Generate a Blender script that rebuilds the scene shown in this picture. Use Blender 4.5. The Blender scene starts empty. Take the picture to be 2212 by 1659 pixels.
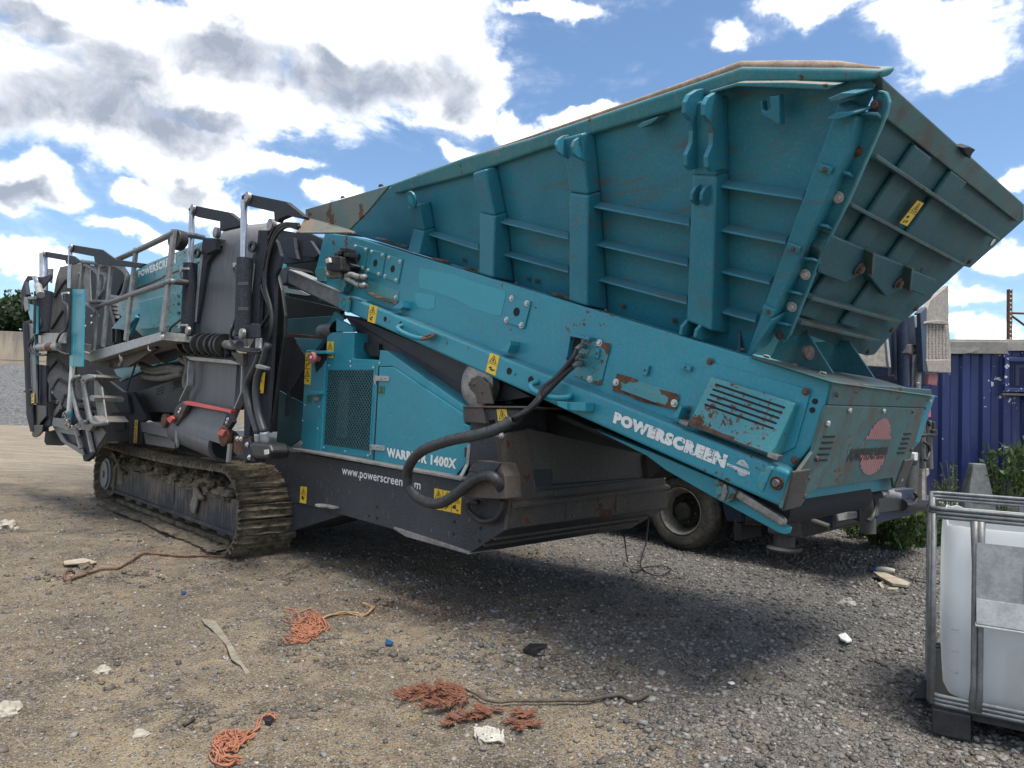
import bpy, bmesh, math, random
import numpy as np
from mathutils import Vector, Matrix, noise
R_ = random.Random(7)
SC = bpy.context.scene
COL = SC.collection

# ------------------------------------------------------------------ camera
F, CX, CY, EYE = 1500.0, 1106.0, 829.5, 1.6          # focal length and centre in units of a 2212 px wide picture
ROLL, PITCH = math.radians(1.94), math.radians(2.25)
_f = np.array([0, math.cos(PITCH), math.sin(PITCH)])
_r0 = np.array([1.0, 0, 0]); _u0 = np.cross(_r0, _f)
_r = math.cos(ROLL) * _r0 + math.sin(ROLL) * _u0
_u = -math.sin(ROLL) * _r0 + math.cos(ROLL) * _u0
CAM = np.array([0, 0, EYE])
cd = bpy.data.cameras.new('camera'); co = bpy.data.objects.new('camera', cd); COL.objects.link(co)
cd.sensor_fit = 'HORIZONTAL'; cd.sensor_width = 36; cd.lens = 36 * F / 2212; cd.clip_start = 0.05; cd.clip_end = 2000
co.matrix_world = Matrix(((_r[0], _u[0], -_f[0], 0), (_r[1], _u[1], -_f[1], 0), (_r[2], _u[2], -_f[2], EYE), (0, 0, 0, 1)))
SC.camera = co

# ------------------------------------------------------------------ sun, sky, exposure
SUN_AZ, SUN_EL = math.radians(140), math.radians(70)   # azimuth from +Y towards +X
SUN_DIR = Vector((math.sin(SUN_AZ) * math.cos(SUN_EL), math.cos(SUN_AZ) * math.cos(SUN_EL), math.sin(SUN_EL)))
sl = bpy.data.lights.new('sun', 'SUN'); sl.energy = 1.5; sl.angle = math.radians(17); sl.color = (1.0, 0.95, 0.87)
so = bpy.data.objects.new('sun', sl); COL.objects.link(so)
so.rotation_euler = SUN_DIR.to_track_quat('Z', 'Y').to_euler()
SC.view_settings.view_transform = 'Standard'; SC.view_settings.look = 'None'
SC.view_settings.gamma = 1.0; SC.view_settings.use_curve_mapping = False
SC.view_settings.exposure = 1.68
SC.cycles.use_denoising = True
SC.cycles.max_bounces = 8; SC.cycles.diffuse_bounces = 4; SC.cycles.glossy_bounces = 3
SC.cycles.transparent_max_bounces = 6; SC.cycles.transmission_bounces = 4
SC.cycles.sample_clamp_indirect = 4.0

def ray(x, y):
    return _f + (x - CX) / F * _r - (y - CY) / F * _u
def hit(x, y, n, p0):
    d = ray(x, y); n = np.asarray(n, float)
    return CAM + (np.asarray(p0, float) - CAM) @ n / (d @ n) * d
def azel(x, y):
    d = ray(x, y); d = d / np.linalg.norm(d)
    return math.atan2(d[0], d[1]), math.asin(d[2])

# ------------------------------------------------------------------ node helper
class NT:
    def __init__(s, tree):
        s.t = tree; s.n = tree.nodes; s.l = tree.links
    def node(s, typ, ins=None, **kw):
        nd = s.n.new(typ)
        for k, v in kw.items(): setattr(nd, k, v)
        for k, v in (ins or {}).items(): s.set(nd.inputs[k], v)
        return nd
    def set(s, sock, v):
        if isinstance(v, bpy.types.NodeSocket): s.l.new(v, sock)
        elif isinstance(v, bpy.types.Node): s.l.new(v.outputs[0], sock)
        else:
            if sock.type == 'RGBA' and len(v) == 3: v = (*v, 1)
            sock.default_value = v
    def math(s, op, a, b=0.0, c=0.0, clamp=False):
        nd = s.n.new('ShaderNodeMath'); nd.operation = op; nd.use_clamp = clamp
        s.set(nd.inputs[0], a); s.set(nd.inputs[1], b); s.set(nd.inputs[2], c)
        return nd.outputs[0]
    def vmath(s, op, a, b=(0, 0, 0)):
        nd = s.n.new('ShaderNodeVectorMath'); nd.operation = op
        s.set(nd.inputs[0], a)
        if op != 'LENGTH': s.set(nd.inputs[1], b)
        return nd.outputs['Value'] if op == 'LENGTH' else nd.outputs[0]
    def noise(s, vec, scale, detail=4, rough=0.55, dist=0.0, color=False):
        nd = s.n.new('ShaderNodeTexNoise'); s.set(nd.inputs['Vector'], vec)
        nd.inputs['Scale'].default_value = scale; nd.inputs['Detail'].default_value = detail
        nd.inputs['Roughness'].default_value = rough; nd.inputs['Distortion'].default_value = dist
        return nd.outputs['Color'] if color else nd.outputs[0]
    def step(s, v, lo, hi, a=0.0, b=1.0):
        nd = s.n.new('ShaderNodeMapRange'); nd.interpolation_type = 'SMOOTHSTEP'
        s.set(nd.inputs['Value'], v); s.set(nd.inputs['From Min'], lo); s.set(nd.inputs['From Max'], hi)
        nd.inputs['To Min'].default_value = a; nd.inputs['To Max'].default_value = b
        return nd.outputs[0]
    def mix(s, f, a, b, blend='MIX'):
        nd = s.n.new('ShaderNodeMix'); nd.data_type = 'RGBA'; nd.blend_type = blend
        s.set(nd.inputs[0], f); s.set(nd.inputs[6], a); s.set(nd.inputs[7], b)
        return nd.outputs[2]
    def scale(s, vec, xyz):
        return s.vmath('MULTIPLY', vec, xyz)

# ------------------------------------------------------------------ world: physical sky with a broken deck of cumulus
W = bpy.data.worlds.new('World'); SC.world = W; W.use_nodes = True
N = NT(W.node_tree); N.n.clear()
tc = N.node('ShaderNodeTexCoord').outputs['Generated']
sky = N.node('ShaderNodeTexSky', sky_type='NISHITA', sun_disc=False)
sky.sun_elevation = SUN_EL; sky.sun_rotation = SUN_AZ; sky.altitude = 60; sky.air_density = 1.0; sky.dust_density = 0.6; sky.ozone_density = 2.0
sep = N.node('ShaderNodeSeparateXYZ', {0: tc})
az = N.math('ARCTAN2', sep.outputs[0], sep.outputs[1])
el = N.math('ARCSINE', sep.outputs[2])
warp = N.noise(tc, 7.0, 5, 0.6, color=True)
uv0 = N.node('ShaderNodeCombineXYZ', {0: az, 1: el}).outputs[0]
uv = N.vmath('ADD', uv0, N.scale(N.vmath('SUBTRACT', warp, (0.5, 0.5, 0.5)), (0.16, 0.12, 0)))
def blobs(lst):
    out = None
    for (x, y, rx, ry) in lst:
        a, e = azel(x, y); a1, _ = azel(x + rx, y); _, e1 = azel(x, y - ry)
        c = N.vmath('SUBTRACT', uv, (a, e, 0))
        v = N.vmath('LENGTH', N.scale(c, (1 / abs(a1 - a), 1 / abs(e1 - e), 0)))
        v = N.math('SUBTRACT', 1.0, v)
        out = v if out is None else N.math('MAXIMUM', out, v)
    return out
CLOUDS = [(330, 130, 560, 230), (740, 70, 440, 220), (880, 190, 250, 110), (1010, 200, 150, 110), (230, 270, 400, 130), (60, 180, 260, 190),
          (470, 330, 170, 60), (90, 405, 170, 75), (330, 425, 70, 42), (420, 410, 120, 62), (320, 500, 200, 30), (590, 345, 110, 38), (640, 350, 75, 30),
          (990, 330, 95, 32), (1160, 275, 80, 50), (1260, 245, 110, 30), (700, 420, 70, 40), (560, 480, 120, 40), (1180, 15, 120, 34), (1590, 85, 110, 48),
          (2090, 80, 220, 120), (1960, 30, 150, 70), (1730, 20, 150, 50), (2180, 565, 130, 50), (2200, 400, 70, 45), (2090, 660, 130, 42),
          (2130, 720, 170, 30), (30, 565, 120, 45), (650, -160, 620, 240), (2500, 300, 260, 120), (2600, 60, 300, 160), (-500, 250, 420, 200), (-400, 500, 300, 80)]
cover = blobs(CLOUDS)
fb = N.noise(N.scale(tc, (1, 1, 1.6)), 9.0, 9, 0.62, 0.3)
fb2 = N.noise(tc, 2.2, 3, 0.5)
# beyond the frame the same kind of broken cloud goes on
beyond = N.math('MULTIPLY', N.step(N.math('ABSOLUTE', az), 0.85, 1.1), N.math('MULTIPLY', N.math('SUBTRACT', fb2, 0.47), 6.0))
overhead = N.math('MULTIPLY', N.step(el, 0.72, 0.9), N.math('MULTIPLY', N.math('SUBTRACT', fb2, 0.42), 6.0))
cover = N.math('MAXIMUM', cover, N.math('SUBTRACT', N.math('ADD', beyond, overhead), 0.25))
dens = N.math('ADD', N.math('MULTIPLY', cover, 1.35), N.math('MULTIPLY', N.math('SUBTRACT', fb, 0.545), 2.5))
mask = N.math('MAXIMUM', N.step(dens, -0.06, 0.58), N.math('MULTIPLY', N.step(N.math('ADD', dens, N.math('MULTIPLY', N.math('SUBTRACT', N.noise(N.scale(tc, (1, 1, 2.2)), 5.0, 8, 0.68, 1.2), .5), 1.6)), -0.3, 0.7), 0.22))
DARK = [(205, 150, 190, 90), (200, 235, 380, 105), (60, 215, 220, 110), (500, 128, 210, 70), (800, 180, 280, 78), (955, 195, 130, 70), (60, 20, 130, 40), (90, 60, 120, 40),
        (40, 415, 120, 34), (400, 400, 70, 30), (420, 250, 160, 40), (720, 135, 110, 36)]
dk = N.step(N.math('ADD', blobs(DARK), N.math('MULTIPLY', N.math('SUBTRACT', fb, 0.5), 1.0)), -0.3, 0.62)
dk2 = N.math('MULTIPLY', N.step(N.noise(N.vmath('ADD', tc, (0.0, 0.0, 0.035)), 9.0, 7, 0.6), 0.48, 0.75), 0.35)
dk = N.math('MAXIMUM', dk, N.math('MULTIPLY', dk2, N.step(dens, 0.25, 0.9)))
dk = N.math('MULTIPLY', dk, N.math('MULTIPLY_ADD', N.noise(tc, 14.0, 6, 0.6, 0.4), 1.25, 0.25), clamp=True)
ccol = N.mix(dk, (1.0, 1.0, 1.0), (0.235, 0.265, 0.32))
bg1 = N.node('ShaderNodeBackground', {0: N.mix(1.0, sky.outputs[0], (0.90, 0.99, 1.04), 'MULTIPLY'), 1: 0.058})
bg2 = N.node('ShaderNodeBackground', {0: ccol, 1: 0.56})
below = N.step(el, -0.02, 0.0)
mx = N.node('ShaderNodeMixShader', {0: N.math('MULTIPLY', N.math('MULTIPLY', mask, below), 0.97), 1: bg1.outputs[0], 2: bg2.outputs[0]})
N.l.new(mx.outputs[0], N.node('ShaderNodeOutputWorld').inputs[0])
W.cycles.sampling_method = 'MANUAL'; W.cycles.sample_map_resolution = 512
# ------------------------------------------------------------------ materials
def new_mat(name):
    m = bpy.data.materials.new(name); m.use_nodes = True
    n = NT(m.node_tree); n.n.clear()
    n.out = n.node('ShaderNodeOutputMaterial')
    n.p = n.node('ShaderNodeBsdfPrincipled'); n.l.new(n.p.outputs[0], n.out.inputs[0])
    n.co = n.node('ShaderNodeTexCoord').outputs['Object']
    n.geo = n.node('ShaderNodeNewGeometry')
    n.m = m
    return n
def fin(n, color, rough=0.6, metal=0.0, bump=None, dist=0.01, strength=0.4, spec=None):
    n.set(n.p.inputs['Base Color'], color); n.set(n.p.inputs['Roughness'], rough); n.set(n.p.inputs['Metallic'], metal)
    if spec is not None: n.p.inputs['Specular IOR Level'].default_value = spec
    if bump is not None:
        b = n.node('ShaderNodeBump', {'Height': bump, 'Strength': strength, 'Distance': dist}); n.set(n.p.inputs['Normal'], b.outputs[0])
    return n.m
def upness(n):
    s = n.node('ShaderNodeSeparateXYZ', {0: n.geo.outputs['Normal']}); return s.outputs[2]
RUST = (0.075, 0.034, 0.02)

def paint(name, base, base2, rust=0.3, dust=0.5, dustcol=(0.21, 0.18, 0.14), rough=0.42, scratch=0.0, smear=0.0, chip=14.0, grime=0.35):
    """paint on steel: tone drift, chips down to rust, settled dust, fine scratches"""
    n = new_mat(name); c = n.co
    n1 = n.noise(c, 1.3, 4); n2 = n.noise(c, chip, 8, 0.68); n3 = n.noise(c, 2.1, 3); n4 = n.noise(c, 60, 3)
    col = n.mix(n.step(n1, 0.35, 0.68), base, base2)
    col = n.mix(n.math('MULTIPLY', n.step(n4, 0.45, 0.75), 0.07), col, (0.5, 0.5, 0.48))
    streak = n.noise(n.scale(c, (9, 9, 0.7)), 3.0, 5, 0.65)
    col = n.mix(n.math('MULTIPLY', n.step(streak, 0.52, 0.8), 0.3 * dust + 0.06), col, dustcol)
    if scratch:
        sc = n.noise(n.scale(c, (22, 22, 5)), 2.2, 6, 0.75)
        col = n.mix(n.math('MULTIPLY', n.step(sc, 0.6, 0.72), scratch), col, (0.32, 0.31, 0.29))
    if smear:
        sm = n.noise(n.vmath('ADD', n.scale(c, (1.1, 6, 9)), (3, 0, 0)), 1.5, 7, 0.7, 0.4); big = n.noise(c, 0.9, 2)
        col = n.mix(n.math('MULTIPLY', n.step(n.math('ADD', sm, n.math('MULTIPLY', n.math('SUBTRACT', big, .5), .35)), 0.56, 0.72), smear), col, (0.12, 0.085, 0.05))
        col = n.mix(n.math('MULTIPLY', n.step(n.noise(n.scale(c, (2, 2, 3)), 1.2, 3), .45, .7), .3), col, (base[0] * .6, base[1] * .75, base[2] * .78))
    up = n.math('MULTIPLY', n.step(upness(n), 0.25, 0.9), n.math('MULTIPLY_ADD', n.step(n3, 0.3, 0.7), 0.45, 0.4))
    dn = n.math('MULTIPLY', n.step(n.noise(c, 5.0 if grime < 1 else 3.2, 8, 0.7), 0.5 if grime < 1 else .42, 0.85 if grime < 1 else .66), grime)
    col = n.mix(n.math('MULTIPLY', n.math('MAXIMUM', up, dn), dust, clamp=True), col, dustcol)
    r = n.math('ADD', n2, n.math('MULTIPLY', n.math('SUBTRACT', n3, 0.5), 0.55))
    t = 0.785 - 0.285 * rust
    rm = n.step(r, t, t + 0.035)
    rc = n.mix(n.noise(c, 30, 4), (0.045, 0.026, 0.02), (0.13, 0.072, 0.045))
    halo = n.math('MULTIPLY', n.step(r, t - 0.05, t), 0.25)
    col = n.mix(halo, col, (0.2, 0.13, 0.07)); col = n.mix(rm, col, rc)
    ro = n.math('MULTIPLY_ADD', rm, 0.4, rough)
    ro = n.math('ADD', ro, n.math('MULTIPLY', n.math('SUBTRACT', n1, 0.5), 0.3), clamp=True)
    h = n.math('SUBTRACT', n.math('MULTIPLY', n.noise(c, 4, 2), 1.5), n.math('MULTIPLY', rm, 0.25))
    return fin(n, col, ro, 0, h, 0.004, 0.5)
M = {}
TEAL, TEAL2 = (0.015, 0.215, 0.29), (0.022, 0.245, 0.32)
M['teal'] = paint('teal_paint', TEAL, TEAL2, 0.16, 0.28)
M['teal_chipped'] = paint('teal_paint_chipped', TEAL, TEAL2, 0.42, 0.4, chip=20)
M['teal_rusty'] = paint('teal_paint_rusting', (0.02, 0.21, 0.25), (0.06, 0.26, 0.28), 0.66, 0.5, chip=26)
M['teal_hopper'] = paint('teal_paint_hopper', (0.017, 0.175, 0.245), (0.026, 0.205, 0.275), 0.12, 0.36, smear=0.55)
M['teal_end'] = paint('teal_paint_dusty_end', (0.035, 0.125, 0.13), (0.075, 0.15, 0.145), 0.5, 0.9, (0.085, 0.064, 0.05), 0.55, 0.25, smear=0.75, chip=8, grime=1.0)
M['teal_shadow'] = paint('teal_paint_shaded', (0.010, 0.082, 0.105), (0.018, 0.10, 0.12), 0.2, 0.3, rough=0.55, smear=0.4, chip=8)  # darker copy of the teal, shade put into the colour
M['rim'] = paint('hopper_rim_worn', (0.02, 0.18, 0.22), (0.05, 0.21, 0.23), 0.45, 1.0, (0.33, 0.25, 0.19), 0.6, chip=9)
M['dark'] = paint('charcoal_paint', (0.032, 0.035, 0.043), (0.046, 0.05, 0.058), 0.16, 0.35, (0.13, 0.12, 0.10), 0.5, 0.6)
M['dark_clean'] = paint('charcoal_paint_frames', (0.022, 0.025, 0.034), (0.032, 0.036, 0.046), 0.14, 0.3, (0.10, 0.10, 0.10), 0.75)
M['dark_rust'] = paint('charcoal_paint_worn_to_rust', (0.055, 0.05, 0.048), (0.095, 0.08, 0.068), 0.6, 0.7, (0.15, 0.12, 0.09), 0.6, 0.5, chip=7)
M['dusty_panel'] = paint('dusty_charcoal_panel', (0.06, 0.058, 0.056), (0.095, 0.088, 0.08), 0.1, 0.7, (0.15, 0.13, 0.105), 0.7, 0.3)
M['old_label'] = paint('scuffed_label', (0.13, 0.15, 0.18), (0.20, 0.225, 0.26), 0.1, 0.1, rough=0.5, scratch=0.9)
M['grey_paint'] = paint('grey_panel_paint', (0.11, 0.115, 0.125), (0.15, 0.155, 0.165), 0.15, 0.4, rough=0.5, scratch=0.3)
M['red'] = paint('red_paint', (0.55, 0.05, 0.045), (0.6, 0.09, 0.08), 0.2, 0.2)
M['blue_paint'] = paint('navy_cabin_paint', (0.011, 0.022, 0.155), (0.017, 0.032, 0.19), 0.08, 0.22, (0.2, 0.2, 0.2), 0.38)
M['truck'] = paint('navy_truck_paint', (0.02, 0.03, 0.06), (0.03, 0.045, 0.08), 0.35, 0.6, (0.16, 0.14, 0.12), 0.5, 0.3)
M['truck_grey'] = paint('grimy_truck_frame', (0.07, 0.068, 0.066), (0.12, 0.115, 0.11), 0.3, 0.7, (0.2, 0.18, 0.15), 0.6, 0.3)

for m_ in ('dark_clean', 'dark', 'dark_rust', 'truck', 'truck_grey'): M[m_].node_tree.nodes['Principled BSDF'].inputs['Specular IOR Level'].default_value = .22
for m_ in ('teal', 'teal_chipped', 'teal_hopper', 'teal_shadow', 'teal_end', 'rim'): M[m_].node_tree.nodes['Principled BSDF'].inputs['Specular IOR Level'].default_value = .4
def simple(name, c1, c2, rough, metal=0.0, sc=8.0, bump=0.3, det=6, stretch=(1, 1, 1), dist=0.006, dusty=0.0):
    n = new_mat(name); v = n.scale(n.co, stretch)
    a = n.noise(v, sc, det, 0.65); b = n.noise(v, sc * 5.3, 4, 0.6)
    f = n.math('ADD', n.math('MULTIPLY', a, 0.65), n.math('MULTIPLY', b, 0.35))
    col = n.mix(n.step(f, 0.34, 0.66), c1, c2)
    if dusty: col = n.mix(n.math('MULTIPLY', n.step(upness(n), 0.2, 0.9), dusty), col, (0.22, 0.19, 0.15))
    return fin(n, col, n.math('MULTIPLY_ADD', a, 0.25, rough - 0.12, clamp=True), metal, f, dist, bump)
M['galv'] = simple('galvanised_steel', (0.27, 0.28, 0.285), (0.42, 0.43, 0.43), 0.55, 0.35, 14, 0.1, dusty=0.35)
M['cage'] = simple('cage_steel', (0.12, 0.125, 0.13), (0.22, 0.23, 0.235), 0.5, 0.4, 12, 0.1, dusty=0.2)
M['galv_dirty'] = simple('dirty_galvanised_steel', (0.16, 0.16, 0.155), (0.32, 0.32, 0.31), 0.6, 0.25, 9, 0.15, dusty=0.5)
M['chrome'] = simple('chromed_rod', (0.32, 0.33, 0.35), (0.46, 0.47, 0.49), 0.3, 0.9, 5, 0.02)
M['bolt'] = simple('zinc_bolt', (0.45, 0.44, 0.42), (0.62, 0.61, 0.58), 0.45, 0.5, 40, 0.1)
M['bolt_rust'] = simple('rusted_bolt', (0.06, 0.04, 0.034), (0.16, 0.11, 0.09), 0.8, 0.1, 40, 0.3)
M['rust'] = simple('rusty_steel', (0.05, 0.024, 0.016), (0.17, 0.085, 0.05), 0.85, 0.1, 10, 0.4)
M['bare'] = simple('bare_worn_steel', (0.16, 0.15, 0.145), (0.36, 0.34, 0.33), 0.45, 0.6, 9, 0.15)
M['belt'] = simple('smooth_rubber_belt', (0.058, 0.061, 0.069), (0.115, 0.12, 0.132), 0.5, 0, 3.0, 0.1, 6, (9, 9, 0.35), dusty=0.3)
M['belt_return'] = simple('return_belt_rubber', (0.026, 0.026, 0.029), (0.045, 0.045, 0.05), 0.6, 0, 2.0, 0.05)
M['flap'] = paint('rust_streaked_flap', (0.07, 0.13, 0.12), (0.17, 0.125, 0.085), 0.85, 0.3, (0.24, 0.14, 0.075), 0.6, 0.35, chip=4)
M['dust_crust'] = simple('dust_crust', (0.20, 0.15, 0.11), (0.36, 0.28, 0.22), 0.95, 0, 12, 0.7)
M['belt_dark'] = simple('dark_rubber_belt', (0.007, 0.007, 0.008), (0.014, 0.014, 0.015), 0.85, 0, 3.0, 0.15, 6, (2, 2, 2))
M['belt_chevron'] = simple('chevron_rubber_belt', (0.035, 0.034, 0.034), (0.085, 0.08, 0.076), 0.75, 0, 5.0, 0.2, 8, (7, 7, 0.5))
M['belt_rib'] = simple('chevron_rib_rubber', (0.008, 0.008, 0.009), (0.016, 0.016, 0.017), 0.7, 0, 20)
M['rubber'] = simple('hose_rubber', (0.012, 0.012, 0.013), (0.03, 0.03, 0.031), 0.5, 0, 14, 0.1)
M['hose_wrap'] = simple('spiral_hose_guard', (0.022, 0.024, 0.027), (0.045, 0.048, 0.052), 0.5, 0, 14, 0.1)
M['hose_pale'] = simple('dusty_hose', (0.09, 0.085, 0.075), (0.17, 0.16, 0.145), 0.7, 0, 14, 0.1)
M['black'] = simple('black_steel', (0.008, 0.008, 0.009), (0.02, 0.02, 0.022), 0.45, 0, 12, 0.1)
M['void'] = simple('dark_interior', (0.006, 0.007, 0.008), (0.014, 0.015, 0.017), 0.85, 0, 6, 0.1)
M['yellow'] = simple('yellow_sticker', (0.72, 0.47, 0.02), (0.80, 0.55, 0.035), 0.45, 0, 18, 0.02)
M['ink'] = simple('sticker_ink', (0.012, 0.011, 0.01), (0.02, 0.02, 0.02), 0.5, 0, 20, 0.0)
M['sticker_green'] = simple('green_sticker', (0.02, 0.14, 0.07), (0.03, 0.18, 0.09), 0.5, 0, 20, 0.0)
M['white'] = simple('white_vinyl', (0.62, 0.62, 0.60), (0.80, 0.80, 0.78), 0.5, 0, 22, 0.05)
def worn(name, under):
    n = new_mat(name); c = n.co; f = n.math('ADD', n.noise(c, 26, 7, .7), n.math('MULTIPLY', n.math('SUBTRACT', n.noise(c, 4, 2), .5), .3)); col = n.mix(n.noise(c, 9, 3), (.60, .60, .58), (.78, .78, .76)); col = n.mix(n.step(f, .58, .6), col, under); return fin(n, col, .5)
M['white_worn'] = worn('worn_white_vinyl', (0.02, 0.17, 0.22))
M['red_knob'] = simple('faded_red_plastic', (0.42, 0.13, 0.13), (0.52, 0.19, 0.19), 0.5, 0, 20, 0.02)
M['patch'] = simple('flat_teal_overpaint', (0.045, 0.30, 0.37), (0.05, 0.315, 0.385), 0.6, 0, 2, 0.0)
M['teal_pale'] = simple('pale_and_lit_teal', (0.025, 0.26, 0.32), (0.035, 0.30, 0.36), 0.4, 0, 3, 0.02)
M['white_paint'] = simple('off_white_pole', (0.55, 0.55, 0.52), (0.7, 0.7, 0.67), 0.5, 0, 10, 0.05)
M['mesh_green'] = simple('screen_mesh_paint', (0.02, 0.10, 0.12), (0.035, 0.13, 0.15), 0.55, 0, 20, 0.02)
M['fin'] = simple('radiator_fin', (0.06, 0.075, 0.072), (0.14, 0.16, 0.15), 0.6, 0.2, 20, 0.05)
M['tyre'] = simple('dusty_tyre', (0.025, 0.023, 0.022), (0.12, 0.105, 0.085), 0.85, 0, 3.5, 0.3, 7)
M['wheel'] = simple('grimy_wheel', (0.12, 0.11, 0.095), (0.30, 0.28, 0.245), 0.7, 0.1, 6, 0.2)
M['wheel_dark'] = simple('wheel_centre', (0.02, 0.018, 0.016), (0.05, 0.045, 0.04), 0.75, 0.1, 8, 0.2)
M['ramp'] = simple('dusty_ramp_plate', (0.20, 0.175, 0.15), (0.36, 0.32, 0.28), 0.75, 0.2, 12, 0.4, 6, (1, 1, 2.2))
M['post_dark'] = simple('weathered_post', (0.09, 0.10, 0.10), (0.17, 0.18, 0.175), 0.8, 0, 6, .4)
def mud_mat():
    n = new_mat('dried_mud'); c = n.co
    a = n.noise(c, 6, 8, 0.7); b = n.noise(c, 38, 5, 0.7)
    col = n.mix(n.step(a, 0.35, 0.65), (0.08, 0.065, 0.049), (0.19, 0.158, 0.118)); col = n.mix(n.math('MULTIPLY', n.step(b, 0.5, 0.8), 0.5), col, (0.26, 0.22, 0.165))
    return fin(n, col, 0.95, 0, n.math('ADD', a, n.math('MULTIPLY', b, 0.6)), 0.04, 0.9, 0.15)
M['mud'] = mud_mat()
def shoe_mat():
    n = new_mat('mud_caked_steel'); c = n.co
    a = n.noise(c, 9, 8, 0.72); b = n.noise(c, 45, 5, 0.7)
    col = n.mix(n.step(a, 0.4, 0.6), (0.085, 0.069, 0.051), (0.21, 0.172, 0.125)); col = n.mix(n.step(b, 0.62, 0.72), col, (0.05, 0.042, 0.034))
    return fin(n, col, 0.9, 0, n.math('ADD', a, b), 0.03, 0.8, 0.2)
M['shoe'] = shoe_mat()
def frame_mat():
    n = new_mat('track_frame_mud_streaked'); c = n.co
    st = n.noise(n.scale(c, (14, 14, 0.8)), 2.2, 6, 0.65); a = n.noise(c, 3, 6, 0.7)
    z = n.node('ShaderNodeSeparateXYZ', {0: c}).outputs[2]
    cov = n.math('ADD', n.math('ADD', st, n.math('MULTIPLY', n.math('SUBTRACT', a, 0.5), 0.7)), n.math('MULTIPLY', n.math('SUBTRACT', z, 0.45), 0.55))
    col = n.mix(n.step(cov, 0.36, 0.72), (0.030, 0.033, 0.040), (0.15, 0.125, 0.095))
    return fin(n, col, 0.8, 0, cov, 0.01, 0.4, 0.3)
M['track_frame'] = frame_mat()

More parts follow.
